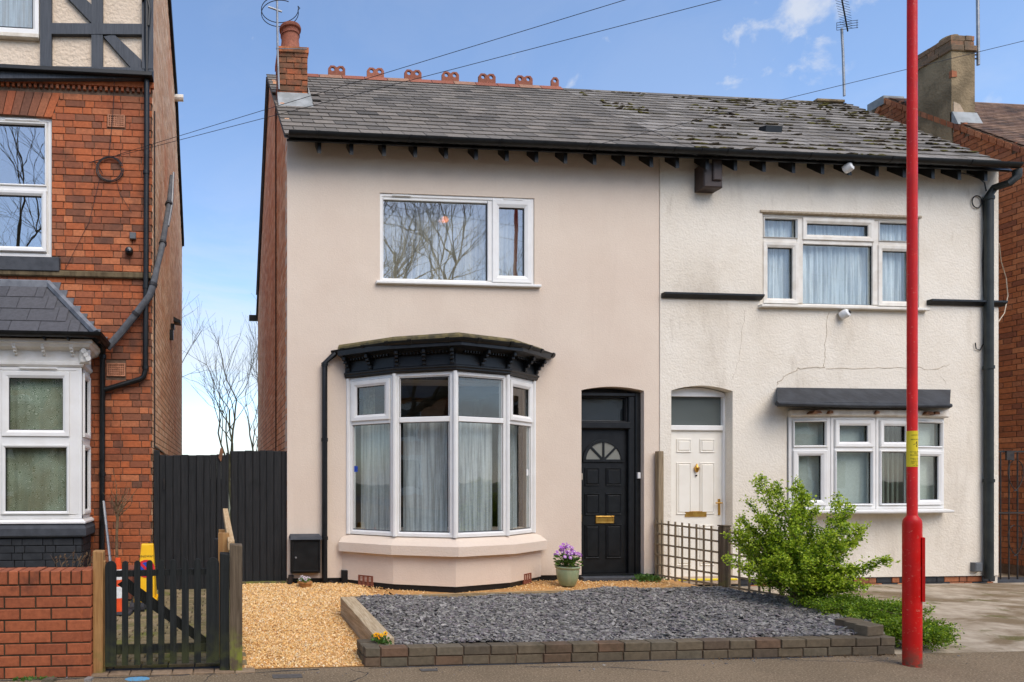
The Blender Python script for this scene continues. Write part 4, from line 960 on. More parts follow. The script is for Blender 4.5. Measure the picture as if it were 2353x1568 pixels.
# bay -------------------------------------------------------------------------------
BV = [(X(800), .0), (X(906, -.44), -.44), (X(1045, -.70), -.70), (X(1166, -.44), -.44), (X(1226), .0)]
bs0, bs1 = .80, 2.79
zmid = bs0 + (bs1 - bs0) * .715
for k in range(4):
    p, q = Vector(BV[k]), Vector(BV[k + 1]); L = (q - p).length; T = frame((p.x, p.y, 0), (q.x - p.x, q.y - p.y, 0))
    w = MB(T).rframe(.012, L - .012, bs0, bs1, FR(.062, .0)).build('bay_window', 'upvc', ph)
    MB(T).cbox(.06, L - .06, -.002, .05, zmid - .035, zmid + .03).build('transom', 'upvc', w)
    light(T, w, .062, L - .062, bs0 + .062, zmid - .035, .0)
    if k in (0, 3): light(T, w, .055, L - .055, zmid + .012, bs1 - .05, -.002, sash=.075)
    else: light(T, w, .062, L - .062, zmid + .03, bs1 - .06, .0)
    MB().tube([(p.x + .0, p.y - .004, bs0), (p.x, p.y - .004, bs1)], .028, 8).build('corner_post', 'upvc', w)
    MB(T).cbox(.0, L, .07, .09, bs0 - .02, bs0, .004)
    curtain(T, w, .09, L - .09, bs0 + .02, zmid + .02, .17, 'net_sheer' if k in (0, 3) else 'net_grey', amp=.016, wl=.11, seed=50 + k)
    if k in (0, 3): curtain(T, w, (.08 if k == 0 else L - .25), (.26 if k == 0 else L - .08), bs0 + .02, bs1 - .05, .24, 'curtain_sage', amp=.02, wl=.07, seed=60 + k)
MB().tube([(BV[4][0], BV[4][1] - .004, bs0), (BV[4][0], BV[4][1] - .004, bs1)], .028, 8).build('corner_post', 'upvc', ph)
for k, a_, z_, w_, h_, mt in ((0, .075, Z(823, 1078, -.05), .05, .075, 'sign_blue'), (3, -.10, Z(1208, 1086, -.05), .045, .08, 'white_plastic')):
    p, q = Vector(BV[k]), Vector(BV[k + 1]); T = frame((p.x, p.y, 0), (q.x - p.x, q.y - p.y, 0)); a_ = a_ if a_ > 0 else (q - p).length + a_ - w_
    MB(T).box(a_, a_ + w_, .0235, .0255, z_ - h_ / 2, z_ + h_ / 2).build('window_sticker', mt, ph)
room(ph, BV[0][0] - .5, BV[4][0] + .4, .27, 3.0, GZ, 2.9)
MB().plan([(x, y + .05) for x, y in BV], bs1 + .0, bs1 + .04).build('bay_ceiling', 'interior', ph)
# apron with its projecting sloped sill, one slab per facet
AV = [(BV[0][0] - .08, 0), (BV[1][0] - .02, BV[1][1] - .03), (BV[2][0], BV[2][1] - .04), (BV[3][0] + .03, BV[3][1] - .03), (BV[4][0] + .1, 0)]
MB().sweep(AV, [(-.25, GZ + .045), (0, GZ + .045), (0, bs0 - .14), (-.25, bs0 - .14)]).build('bay_apron', 'pink', ph)
MB().sweep(AV, [(-.25, bs0 - .22), (.0, bs0 - .22), (.085, bs0 - .215), (.085, bs0 - .10), (-.045, bs0 - .012), (-.25, bs0 - .012)]).build('bay_sill', 'pink', ph)
MB().sweep([(x, y + .02) for x, y in AV], [(-.2, -.02), (.0, -.02), (.0, GZ + .045), (-.2, GZ + .045)]).build('bay_plinth', 'black_paint', ph)
for k, (f0, f1, zh) in ((0, (.33, .62, .13)), (3, (.42, .66, .13))):
    p, q = Vector(AV[k]), Vector(AV[k + 1]); T = frame((p.x, p.y, 0), (q.x - p.x, q.y - p.y, 0)); L = (q - p).length
    air_brick(ph, 0, 0, 0, 0, mat='terracotta', nx=3, nz=6, T=T, rect=(L * f0, L * f1, GZ - .01, GZ - .01 + zh))
# cornice
CV = [(BV[0][0] - .03, 0), (BV[1][0] - .01, BV[1][1] - .015), (BV[2][0], BV[2][1] - .02), (BV[3][0] + .01, BV[3][1] - .015), (BV[4][0] + .03, 0)]
c0 = bs1 + .002
MB().sweep(CV, [(-.1, c0), (.012, c0), (.03, c0 + .015), (.03, c0 + .03), (.05, c0 + .045), (.05, c0 + .06), (.02, c0 + .075), (.015, c0 + .20), (.10, c0 + .24), (.20, c0 + .26), (.20, c0 + .32), (-.1, c0 + .34)]).build('cornice', 'black_paint', ph)
for k in range(4):
    p, q = Vector(CV[k]), Vector(CV[k + 1]); L = (q - p).length; T = frame((p.x, p.y, 0), (q.x - p.x, q.y - p.y, 0))
    for a in ([.06, L * .55] if k in (0,) else [.04, L * .5, L - .04] if k == 1 else [L * .46, L - .04] if k == 2 else [L * .5, L - .05]):
        m = MB(T)
        m.prism([(a - .02, c0 + .07), (a + .02, c0 + .07), (a + .026, c0 + .24), (a - .026, c0 + .24)], -.04, .0)
        for d1_, za, zb_ in ((.16, .2, .25), (.13, .165, .2), (.09, .125, .165), (.055, .08, .125)): m.cbox(a - .022, a + .022, -d1_, .0, c0 + za, c0 + zb_, .008)
        m.build('bracket', 'black_paint', ph)
    a = .07
    while a < L - .04:
        MB(T).cbox(a, a + .022, -.085, .0, c0 + .205, c0 + .235, .003).build('dentil', 'black_paint', ph); a += .042
gz_ = c0 + .345
GV = [(BV[0][0] - .20, -.02), (BV[1][0] - .07, BV[1][1] - .19), (BV[2][0], BV[2][1] - .22), (BV[3][0] + .08, BV[3][1] - .19), (BV[4][0] + .24, -.02)]
g = MB().sweep(GV, gutter_prof(.052, gz_)).build('bay_gutter', 'black_plastic', ph, smooth=True)
for k in range(4):
    p, q = Vector(GV[k]), Vector(GV[k + 1])
    for f in ((.25, .8) if k in (1, 2) else (.2, .55, .93)):
        s_ = p.lerp(q, f); d = (q - p).normalized() * .025; MB().sweep([tuple(s_ - d), tuple(s_ + d)], gutter_prof(.063, gz_ + .006)).build('gutter_union', 'black_plastic', g, smooth=True)
MB().sweep([(x, y) for x, y in [(BV[0][0] - .12, 0), (BV[1][0] - .03, BV[1][1] - .09), (BV[2][0], BV[2][1] - .12), (BV[3][0] + .03, BV[3][1] - .09), (BV[4][0] + .12, 0)]], [(-.5, gz_ - .02), (.02, gz_ - .03), (.02, gz_ + .055), (.0, gz_ + .085), (-.5, gz_ + .10)]).build('bay_roof', 'moss_felt', ph)
xg = X(746, -.06)
pipe(ph, [(GV[0][0] + .02, -.06, gz_ - .04), (xg, -.06, gz_ - .16), (xg, -.06, 1.6), (xg, -.06, GZ + .02)], .036, rings=[((xg, -.06, gz_ - .18), (0, 0, 1)), ((xg, -.06, 2.0), (0, 0, 1)), ((xg, -.06, .75), (0, 0, 1))])
# front door ------------------------------------------------------------------------
def arch_poly(a0, a1, z0, z1, drop, n=10):
    am, h = (a0 + a1) / 2, (a1 - a0) / 2
    return [(a0, z0), (a1, z0)] + [(a1 - (a1 - a0) * i / n, z1 - drop * (((a1 - (a1 - a0) * i / n) - am) / h) ** 2) for i in range(n + 1)]
yd = .12; a0, a1 = dw[0], X(1478, yd); zth = GZ + .06; Td = frame((0, yd, 0), (1, 0, 0))
dr = MB().prism(arch_poly(a0 + .001, dw[1] - .001, zth - .05, dw[3] - .012, .05), yd + .06, yd + .1).build('door_frame', 'black_paint', ph)
dl0, dl1 = X(1336, yd) - .01, X(1442, yd); ztr0, ztr1 = zz(1400, 984, yd), zz(1400, 974, yd); zf1 = zz(1400, 912, yd)
MB(Td).cbox(dl1, dl1 + .085, -.03, .08, zth - .04, zf1 + .02, .008).build('jamb', 'black_paint', dr); MB(Td).cbox(dl1 + .085, dl1 + .17, -.05, .08, zth - .04, zf1 + .05, .008).build('jamb', 'black_paint', dr)
MB(Td).cbox(dl0 - .07, dl0, -.03, .08, zth - .04, zf1 + .02, .008).build('jamb', 'black_paint', dr)
MB(Td).cbox(dl0 - .07, dl1 + .085, -.045, .07, zf1, zf1 + .05, .008).build('head', 'black_paint', dr); MB(Td).cbox(dl0 - .05, dl1 + .02, -.05, .07, ztr0 - .012, ztr1 + .022, .012).build('transom', 'black_paint', dr)
MB(Td).box(dl0, dl1 - .02, .04, .046, ztr1 + .02, zf1).build('fanlight_pane', 'glass', dr)
MB(Td).rframe(dl0 - .01, dl1, ztr1 + .015, zf1 + .005, [(0, .06), (0, .0), (.02, .0), (.03, .02), (.03, .06)]).build('fanlight_frame', 'black_paint', dr)
MB(Td).box(dl0 - .1, dl1 + .1, .09, .5, ztr1 - .02, ztr1).build('hall_ceiling', 'interior', dr)
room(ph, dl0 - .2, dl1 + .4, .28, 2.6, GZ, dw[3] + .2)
door = MB(Td).box(dl0, dl1, .02, .062, zth, ztr0 - .012).build('door', 'black_paint', ph)
W = dl1 - dl0; Hd_ = ztr0 - zth - .012; xs = [dl0 + W * f for f in (.10, .42, .55, .89)]
def panel(T, par, p, q, r, s_, mat): return MB(T).rframe(p, q, r, s_, [(0, .03), (0, .008), (.012, .004), (.026, .018), (.045, .012), (.06, .006)], close=False).build('panel', mat, par), MB(T).cbox(p + .06, q - .06, .006, .03, r + .06, s_ - .06, .001).build('panel', mat, par)
zr = lambda v: zz(1390, v, yd)
def groove(T, par, p, q, r, s_, mat, d0=.019):              # raised and fielded panel standing off the leaf
    m = MB(T); m.rframe(p, q, r, s_, [(0, d0 + .004), (.004, d0 - .012), (.012, d0 - .012), (.022, d0 - .002)], close=False); m.cbox(p + .022, q - .022, d0 - .014, d0 + .01, r + .022, s_ - .022, .012); m.build('panel', mat, par)
for (v0, v1) in ((1075, 1117), (1134, 1184), (1206, 1284)):
    for i in (0, 2): groove(Td, door, xs[i], xs[i + 1], zr(v1), zr(v0), 'black_paint')
# half-moon light
cx_, cz_, rr_ = dl0 + W * .49, zr(1058), W * .42
n = 18; half = [(cx_ + rr_ * math.cos(t), cz_ + rr_ * .98 * math.sin(t)) for t in np.linspace(0, math.pi, n)]
MB(Td).prism(half, .012, .018).build('pane', 'glass_frost2', door)
m = MB(Td); ir = rr_ - .03
for i in range(n - 1):
    t0, t1 = math.pi * i / (n - 1), math.pi * (i + 1) / (n - 1); f = lambda r, t: (cx_ + r * math.cos(t), cz_ + r * .98 * math.sin(t))
    m.prism([f(ir, t0), f(rr_ + .012, t0), f(rr_ + .012, t1), f(ir, t1)], .0, .02)
m.cbox(cx_ - rr_ - .012, cx_ + rr_ + .012, .0, .02, cz_ - .025, cz_ + .012, .003)
for t in (math.pi * .25, math.pi * .5, math.pi * .75):
    d = Vector((math.cos(t), math.sin(t))); e = Vector((-d.y, d.x)) * .013; c_ = Vector((cx_, cz_))
    q = [c_ + e, c_ - e, c_ + d * rr_ - e, c_ + d * rr_ + e]; m.prism([tuple(z) for z in q], .001, .02)
m.prism([(cx_ + .04 * math.cos(t), cz_ + .04 * math.sin(t)) for t in np.linspace(0, math.pi, 8)], .0005, .02)
m.build('glazing_bars', 'black_paint', door)
MB(Td).rframe(X(1370, yd), X(1412, yd), zr(1203), zr(1186), [(0, .02), (0, .008), (.006, .004), (.022, .006), (.022, .02)]).build('letterbox', 'brass', door); MB(Td).box(X(1370, yd) + .02, X(1412, yd) - .02, .01, .02, zr(1203) + .02, zr(1186) - .02).build('letterbox_flap', 'brass', door)
MB(Td).cbox(dl1 + .10, dl1 + .14, -.075, -.05, zr(1100), zr(1086), .004).build('bell_push', 'white_plastic', dr)
MB(Td).cbox(dl0 + .005, dl0 + .02, .0, .02, zr(1198), zr(1183), .003).build('door_pull', 'brass', door); MB(Td).cbox(dl0 + .002, dl0 + .03, .002, .02, zr(1103), zr(1088), .004).build('spyhole', 'cable_pale', door)
MB().cbox(dw[0] - .03, dw[1] - .02, -.10, .2, GZ - .02, zth - .02, .012).build('doorstep', 'stone_dark', ph)
# ================================================================== WHITE HOUSE (right half of the pair)
wh = thing('white_rendered_house', 'white pebbledashed house with mossy roof, cracked render and white front door', 'house', (8.3, 0, .15))
UW = (X(1750), X(2110), zz(1900, 706), zz(1900, 492)); DW = (X(1541), X(1682), .1, zz(1610, 886)); BW = (X(1806), X(2166), zz(1980, 1170, -.15), zz(1980, 958, -.15))
zpl = zz(2100, 1325)
wall(ID, HX1 + .002, HX2, zpl, ZE + .18, [UW, DW, BW], -.012, .26).build('wall', 'white_render', wh)
spandrel(wh, DW[0], DW[1], DW[3], .07, 'white_render', -.0115, .2)
MB().box(HX1 + .01, HX2 - .012, .02, .12, .02, zpl).build('plinth', 'black_paint', wh)
pb = bond(frame((0, .01, 0), (1, 0, 0)), X(1690), HX2 - .006, zpl - .17, zpl - .006, .082, .228, dep=.04, proud=.004, seed=71)
random.Random(3).shuffle(pb); place('plinth_brick', T_brick, pb[:len(pb) // 2], 'brick_gable', wh, 60); place('plinth_brick', T_brick, pb[len(pb) // 2:], 'brick_black', wh, 60)
# splayed gable wall and roof
RXE, RXR = X(2326, YE), X(1951, YR)
Tg = frame((HX2, 0, 0), (RXR - .12 - HX2, YR, 0)); Lg = Vector((RXR - .12 - HX2, YR)).length
MB(Tg).prism([(.0, .05), (Lg, .05), (Lg, ZR - .08), (.0, roofz(0) - .06)], .0, .2).build('side_wall', 'white_render', wh)
MB().prism([(HX2 - .02, 0), (HX2, 0)], 0, 0) if False else None
r2 = roof_deck(wh, RX + .003, RXE, RX + .003, RXR, 'slate_white')
s2 = [m for r, m in slates(lambda t: RX + .006, lambda t: RXE + (RXR - RXE) * t / SL, 33)]
s2.sort(key=lambda m: m.translation.y); place('slate', T_slate, s2, 'slate_white', r2, 300)
for k in range(9):
    w_ = (RXR - .75 - RX) / 9; a = RX + k * w_
    MB().add([(a, YR - .16, ZR - .10), (a + w_ - .01, YR - .16, ZR - .10), (a + w_ - .01, YR, ZR + .035), (a, YR, ZR + .035), (a, YR + .16, ZR - .10), (a + w_ - .01, YR + .16, ZR - .10)], [(0, 1, 2, 3), (3, 2, 5, 4), (0, 3, 4), (1, 5, 2)]).build('ridge_tile', 'slate', r2)
MB().cbox(X(1888, YR - .2), X(1952, YR - .2), YR - .12, YR + .1, ZR - .03, ZR + .02, .01).build('capping', 'cement', r2)
# moss cushions along the slate edges
mm = []
rm = random.Random(8)
for r in range(20):
    t = r * .226
    for k in range(64 if r > 0 else 40):
        u_ = rm.random(); a = RX + .1 + (RXE + (RXR - RXE) * t / SL - RX - .2) * u_
        if mnoise.noise(Vector((a * 1.3, t * 1.6, 2.2))) + .4 * u_ < .24: continue
        o = Vector((a, YE, ZE)) + su * (t + rm.uniform(-.012, .012)) + sn_ * .014; s_ = rm.uniform(.010, .030)
        mm.append((o, s_))
N = len(mm); A = np.zeros((N, 3, 4)); Rm = rot_np(N, .12, False)
for i, (o, s_) in enumerate(mm): A[i, :, :3] = np.array(((1, 0, 0), (0, su.y, sn_.y), (0, su.z, sn_.z))) @ Rm[i] @ np.diag((s_ * rm.uniform(1.2, 4.2), s_ * .75, s_ * .6)); A[i, :, 3] = o + sn_ * .012
octv = [(1, 0, 0), (-1, 0, 0), (0, 1, 0), (0, -1, 0), (0, 0, 1), (0, 0, -1)]; octf = [(0, 2, 4), (2, 1, 4), (1, 3, 4), (3, 0, 4), (2, 0, 5), (1, 2, 5), (3, 1, 5), (0, 3, 5)]
icob = bmesh.new(); bmesh.ops.create_icosphere(icob, subdivisions=1, radius=1); icob.verts.ensure_lookup_table(); IV = [tuple(v.co) for v in icob.verts]; IF = [tuple(v.index for v in f.verts) for f in icob.faces]; icob.free()
scatter('moss', IV, IF, A, 'moss', r2, 'stuff', .25)
# roof vent
o = Vector((X(1778, 1.0), 0, 0)); tv = (Z(1778, 297, .85) - ZE) / su.z
vb = Vector((X(1778, .8), YE, ZE)) + su * 1.45
M = Matrix(((1, 0, 0, vb.x), (0, su.y, sn_.y, vb.y), (0, su.z, sn_.z, vb.z), (0, 0, 0, 1)))
v_ = MB(M).hexa([(-.13, 0, .01), (.13, 0, .01), (.14, .16, .01), (-.14, .16, .01), (-.13, .05, .10), (.13, .05, .10), (.14, .16, .05), (-.14, .16, .05)]).build('roof_vent', 'black_plastic', r2)
g2 = gutter_run(wh, RX + .006, X(2352, YE - .1))
MB().box(HX1 + .002, HX2, YE + .02, YE + .05, ZE - .045, ZE - .03).build('fascia', 'black_paint', wh)
for u in (1544, 1612, 1676, 1741, 1808, 1874, 1936, 1998, 2060, 2125, 2185, 2245): rafter(wh, u)
MB().add([(HX1 + .002, YE + .05, ZE - .045), (HX2, YE + .05, ZE - .045), (HX2, .0, ZE + .19), (HX1 + .002, .0, ZE + .19)], [(0, 1, 2, 3)]).build('soffit', 'black_paint', wh)
m = MB(); a0, a1 = X(1613, -.15), X(1656, -.15); m.cbox(a0, a1, -.19, -.01, zz(1634, 430, -.19), ZE - .06, .012); m.cbox((a0 * .58 + a1 * .42), a1 - .03, -.215, -.19, zz(1634, 415, -.2), zz(1634, 345, -.2), .012)
m.build('eaves_box', 'corbel', wh)
# upper window: three lights wide, two high
a0, a1, z0, z1 = UW; TW = frame((0, .05, 0), (1, 0, 0))
w = MB(TW).rframe(a0 + .004, a1 - .004, z0, z1 - .02, FR(.05, -.03)).build('window', 'upvc_old', wh)
c1_, c2_ = X(1842), X(2016); zt_ = zz(1930, 556)
for c_ in (c1_, c2_): MB(TW).cbox(c_ - .045, c_ + .045, -.028, .05, z0 + .05, z1 - .06).build('mullion', 'upvc_old', w)
for p, q in ((a0 + .045, c1_ - .045), (c1_ + .045, c2_ - .045), (c2_ + .045, a1 - .045)): MB(TW).cbox(p, q, -.024, .05, zt_ - .035, zt_ + .035).build('transom', 'upvc_old', w)
light(TW, w, a0 + .05, c1_ - .04, zt_ + .035, z1 - .07, -.02, gd=.03, sash=.012); light(TW, w, c1_ + .03, c2_ - .03, zt_ + .02, z1 - .05, -.02, mat='upvc_old', sash=.075); light(TW, w, c2_ + .04, a1 - .05, zt_ + .035, z1 - .07, -.02, sash=.012)
light(TW, w, a0 + .035, c1_ - .03, z0 + .035, zt_ - .02, -.02, mat='upvc_old', sash=.075); light(TW, w, c1_ + .045, c2_ - .045, z0 + .05, zt_ - .035, -.02); light(TW, w, c2_ + .03, a1 - .035, z0 + .035, zt_ - .02, -.02, mat='upvc_old', sash=.075)
MB(TW).cbox(X(1740), X(2124), -.13, .03, z0 - .035, z0 + .0, .006).build('sill', 'upvc_old', w)
MB().cbox(X(1744), X(2114), -.03, .03, z1 - .02, z1 + .012, .006).build('lintel_edge', 'crack', wh)
curtain(TW, w, a0 + .03, a1 - .03, z0 + .03, z1 - .05, .085, 'net_white', amp=.03, wl=.06, seed=81)
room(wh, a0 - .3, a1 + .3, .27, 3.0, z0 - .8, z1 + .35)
# string course in two lengths
def course(u0, u1, v): return MB().sweep([(X(u0), -.012), (X(u1), -.012)], [(-.01, zz(u0, v + 6)), (.025, zz(u0, v + 6)), (.06, zz(u0, v + 1)), (.075, zz(u0, v - 1)), (.075, zz(u0, v - 5)), (-.01, zz(u0, v - 5))]).build('string_course', 'black_paint', wh)
course(1518, 1745, 680); course(2127, 2299, 696)
# cracks in the render
def crack(pts, r=.006, seed=1):
    r *= .45
    rnd = random.Random(seed); q = []
    for (u0, v0), (u1, v1) in zip(pts, pts[1:]):
        for i in range(6): t = i / 6; q.append(P(u0 + (u1 - u0) * t + rnd.gauss(0, 1.6), v0 + (v1 - v0) * t + rnd.gauss(0, 1.6), -.0125))
    q.append(P(*pts[-1], -.0125)); MB().tube(q, [r * rnd.uniform(.5, 1.3) for _ in q], 4).build('crack', 'crack', wh)
crack([(1903, 716), (1898, 780), (1892, 842)], .010, 1); crack([(1892, 845), (1840, 848), (1806, 862), (1785, 886)], .010, 2); crack([(1898, 846), (1990, 848), (2080, 846), (2150, 849), (2182, 838)], .008, 3); crack([(1712, 712), (1704, 770), (1698, 830), (1684, 870)], .004, 4); crack([(2175, 885), (2160, 865)], .004, 5)
# bow window
a0, a1, z0, z1 = BW; yb_ = -.16
BB = [(a0 + .01, -.03), (X(1909, -.14), -.14), (X(2013, -.16), -.16), (X(2098, -.13), -.13), (a1 - .01, -.03)]
for k in range(4):
    p, q = Vector(BB[k]), Vector(BB[k + 1]); L = (q - p).length; T = frame((p.x, p.y, 0), (q.x - p.x, q.y - p.y, 0)); zm = z0 + (z1 - z0) * .655
    w = MB(T).rframe(.004, L - .004, z0, z1, FR(.055, 0)).build('bow_window', 'upvc', wh)
    MB(T).cbox(.05, L - .05, -.003, .05, zm - .03, zm + .03).build('transom', 'upvc', w)
    sa = (.012, .06) if k in (0, 3) else (.06, .012)
    light(T, w, .05, L - .05, zm + .02, z1 - .05, -.002, sash=sa[0] + .01); light(T, w, .05, L - .05, z0 + .05, zm - .025, -.002, sash=sa[1] + .01)
    nb = int((L - .1) / .075)
    for i in range(nb + 1):
        a = .06 + i * .075; dark = k == 2; tw = -.25 if not dark else .95
        MB(T).hexa([(a, .13, z0 + .03), (a + .078 * math.cos(tw), .13 + .078 * math.sin(tw), z0 + .03), (a + .078 * math.cos(tw), .132 + .078 * math.sin(tw), z0 + .03), (a, .132, z0 + .03),
                    (a, .13, z1 - .03), (a + .078 * math.cos(tw), .13 + .078 * math.sin(tw), z1 - .03), (a + .078 * math.cos(tw), .132 + .078 * math.sin(tw), z1 - .03), (a, .132, z1 - .03)]).build('blind_slat', 'blind', w)
MB().sweep(BB, [(-.12, z0 - .06), (.10, z0 - .055), (.11, z0 - .04), (.11, z0 - .02), (-.02, z0 - .001), (-.12, z0 - .001)]).build('bow_sill', 'upvc', wh)
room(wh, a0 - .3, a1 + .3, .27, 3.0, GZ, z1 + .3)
MB().sweep([(x, y - .01) for x, y in BB], [(-.15, z1 + .001), (.03, z1 + .001), (.05, z1 + .02), (.05, z1 + .085), (-.15, z1 + .085)]).build('bow_fascia', 'flaky', wh)
for u, wd_ in ((1860, 22), (1898, 10), (2005, 9), (2118, 20), (2140, 12)): 
    yy = -.205 if 1905 < u < 2090 else -.175
    MB().prism([(X(u, yy), z1 + .03), (X(u + wd_, yy), z1 + .035), (X(u + wd_ * .9, yy), z1 + .07), (X(u + wd_ * .3, yy), z1 + .075)], yy - .045, yy + .06).build('bare_patch', 'bare_wood', wh)
r0, r1_ = X(1788, -.30), X(2182, -.30); zr0, zr1 = zz(1985, 934, -.30), zz(1985, 893, -.02)
MB().hexa([(r0, -.30, zr0), (r1_, -.30, zr0), (X(2186, -.02), -.0, zr0 + .02), (X(1788, -.02), -.0, zr0 + .02), (r0, -.29, zr0 + .05), (r1_, -.29, zr0 + .05), (X(2186, -.02), -.014, zr1), (X(1786, -.02), -.014, zr1)]).build('bow_roof', 'black_felt', wh)
MB().tube([(r0 - .02, -.30, zr0 + .025), (r0 * .7 + r1_ * .3, -.30, zr0 + .012), ((r0 + r1_) / 2, -.31, zr0 + .006), (r0 * .3 + r1_ * .7, -.30, zr0 + .012), (r1_ + .01, -.30, zr0 + .02)], [.03, .026, .03, .025, .03], 8).build('felt_roll', 'black_felt', wh)
# front door
yd2 = .14; T2 = frame((0, yd2, 0), (1, 0, 0)); e0_, e1_ = X(1541, yd2) - .02, X(1660, yd2); zq_ = lambda v: zz(1600, v, yd2)
fr2 = MB().prism(arch_poly(DW[0] + .001, DW[1] - .001, .12, DW[3] - .01, .07), yd2 + .07, yd2 + .11).build('door_frame', 'upvc', wh)
MB(T2).cbox(e1_, e1_ + .09, -.02, .08, .15, zq_(905), .006).build('jamb', 'upvc', fr2); MB(T2).cbox(e0_ - .08, e0_, -.02, .08, .15, zq_(905), .006).build('jamb', 'upvc', fr2)
MB().prism(arch_poly(DW[0] + .01, DW[1] - .02, zq_(912), DW[3] - .015, .07), yd2 - .03, yd2 + .05).build('head', 'upvc', fr2)
MB(T2).cbox(e0_, e1_, -.02, .07, zq_(990), zq_(978), .008).build('transom', 'upvc', fr2); MB(T2).box(e0_, e1_, .03, .036, zq_(978), zq_(912)).build('fanlight_pane', 'glass_frost', fr2)
d2 = MB(T2).box(e0_, e1_, .012, .06, .16, zq_(990)).build('door', 'door_white', wh); W2 = e1_ - e0_
for (v0, v1) in ((1009, 1040), (1063, 1182), (1207, 1300)):
    for f0, f1 in ((.14, .42), (.58, .86)): groove(T2, d2, e0_ + W2 * f0, e0_ + W2 * f1, zq_(v1), zq_(v0), 'door_white', .011)
MB(T2).cbox(X(1575, yd2), X(1624, yd2), -.002, .02, zq_(1188), zq_(1175), .004).build('letterbox', 'brass', d2)
hx = X(1653, yd2); MB(T2).cbox(hx - .012, hx + .014, -.006, .014, zq_(1184), zq_(1147), .004).build('handle_plate', 'brass', d2); MB(T2).tube([(hx, -.005, zq_(1156)), (hx, -.05, zq_(1156)), (hx - .09, -.052, zq_(1156))], .010, 8).build('handle', 'brass', d2)
kx = X(1600, yd2); MB(T2).lathe([(.004, -.06), (.018, -.05), (.032, -.01), (.034, .005), (.02, .02), (.012, .04), (.006, .06)], (kx, -.01, zq_(1076)), 12).build('knocker', 'brass', d2, smooth=True); MB(T2).lathe([(.001, -.012), (.011, -.008), (.011, .008), (.001, .012)], (kx, 0, zq_(1093)), 10).build('spyhole', 'iron', d2)
MB(T2).cbox(X(1666, yd2), X(1672, yd2), -.04, -.02, zq_(1082), zq_(1070), .003).build('bell_push', 'cable_pale', fr2)
MB().cbox(DW[0], DW[1], -.12, .2, .10, .17, .01).build('doorstep', 'cement_pale', wh)
MB().cbox(DW[0] + .02, DW[1] - .02, -.125, -.08, .155, .178, .004).build('step_edge', 'yellow_label', wh)
# rainwater pipe
xp = X(2272, -.07); zh = zz(2272, 440, -.07)
pipe(wh, [(X(2335, YE), YE - .01, ZE - .04), (X(2335, YE), YE - .01, ZE - .13), (X(2325, YE), YE + .02, ZE - .2), (xp + .05, -.1, zh + .04), (xp, -.07, zh - .06), (xp, -.07, 3), (xp, -.07, .12)], .05, mat='pipe_iron', rings=[((xp, -.07, zh - .1), (0, 0, 1)), ((xp, -.07, 3.05), (0, 0, 1)), ((xp, -.07, zz(2272, 1105)), (0, 0, 1))], n=12)
m = MB(); m.tube([P(2210, 398, -.2), P(2245, 405, -.1), P(2262, 420, -.04), P(2266, 440, -.03)], .008, 5); cc = P(2245, 464, -.03)
m.tube([cc + Vector((.075 * math.cos(t), 0, .085 * math.sin(t))) for t in np.linspace(0, 9.5, 30)], .007, 5); m.tube([P(2258, 464, -.03), P(2262, 520, -.025), P(2258, 600, -.025), P(2262, 720, -.025), P(2260, 790, -.025), P(2252, 805, -.025), P(2243, 802, -.03), P(2241, 788, -.03)], .007, 5)
tag(m.build('looped_cable', 'cable'), 'thin dark cable with a loop and hooked end beside the grey downpipe', 'cable')
c = P(2245, 1303, -.05); o = MB().cbox(c.x - .055, c.x + .055, -.08, -.012, c.z - .065, c.z + .06, .01).build('junction_box', 'grey_box'); tag(o, 'small grey box low on the white wall beside the downpipe', 'junction box')
def dome_cam(u, v, Y, label):
    c = P(u, v, Y); t = thing('security_camera', label, 'camera', tuple(c), 'white dome cameras on the white house')
    o = MB().lathe([(.04, -.05), (.055, -.045), (.06, -.02), (.062, .01), (.055, .04), (.03, .055)], n=18).build('housing', 'white_plastic', t, smooth=True); o.matrix_parent_inverse = ID.copy(); o.rotation_euler = (R(70), 0, R(25))
    o = MB().lathe([(.001, .05), (.026, .052), (.028, .064), (.001, .068)], n=14).build('lens', 'blackglass', t); o.matrix_parent_inverse = ID.copy(); o.rotation_euler = (R(70), 0, R(25))
dome_cam(1949, 386, -.29, 'white dome camera under the mossy roof eaves'); dome_cam(1941, 722, -.07, 'white dome camera under the upper window sill of the white house')

# ================================================================== BRICK HOUSE BEYOND (far right)
nh = thing('orange_brick_house', 'orange brick house with tall cement rendered chimney behind the white house', 'house', (12.6, 2.6, .1))
NX = 12.0; NYR, NZR = 2.62, 8.42; NS = .946; nroof = lambda y: NZR - abs(y - NYR) * NS
TN = frame((NX, 8.0, 0), (0, -1, 0)); NY0 = -.05
ntop = lambda a: nroof(8.0 - a) - .02
MB(TN).prism([(8.0 - NY0 - .012, -.05), (8.0 - NY0 - .012, nroof(NY0) - .05), (8.0 - NYR, NZR - .05), (2.6, nroof(5.4) - .05), (2.6, -.05)], .012, .2).build('side_wall', 'mortar', nh)
nb = bond(TN, 2.7, 8.0 - NY0, .2, NZR, .0845, .232, top=ntop, style='english', seed=91)
nb.sort(key=lambda m: m.translation.y + (0 if m.translation.z > 1.2 else 9)); place('brick', T_brick, nb, 'brick_gable', nh, 300)
MB().box(NX, 19, NY0 + .0, NY0 + .2, -.05, nroof(NY0)).build('wall', 'brick_gable', nh)
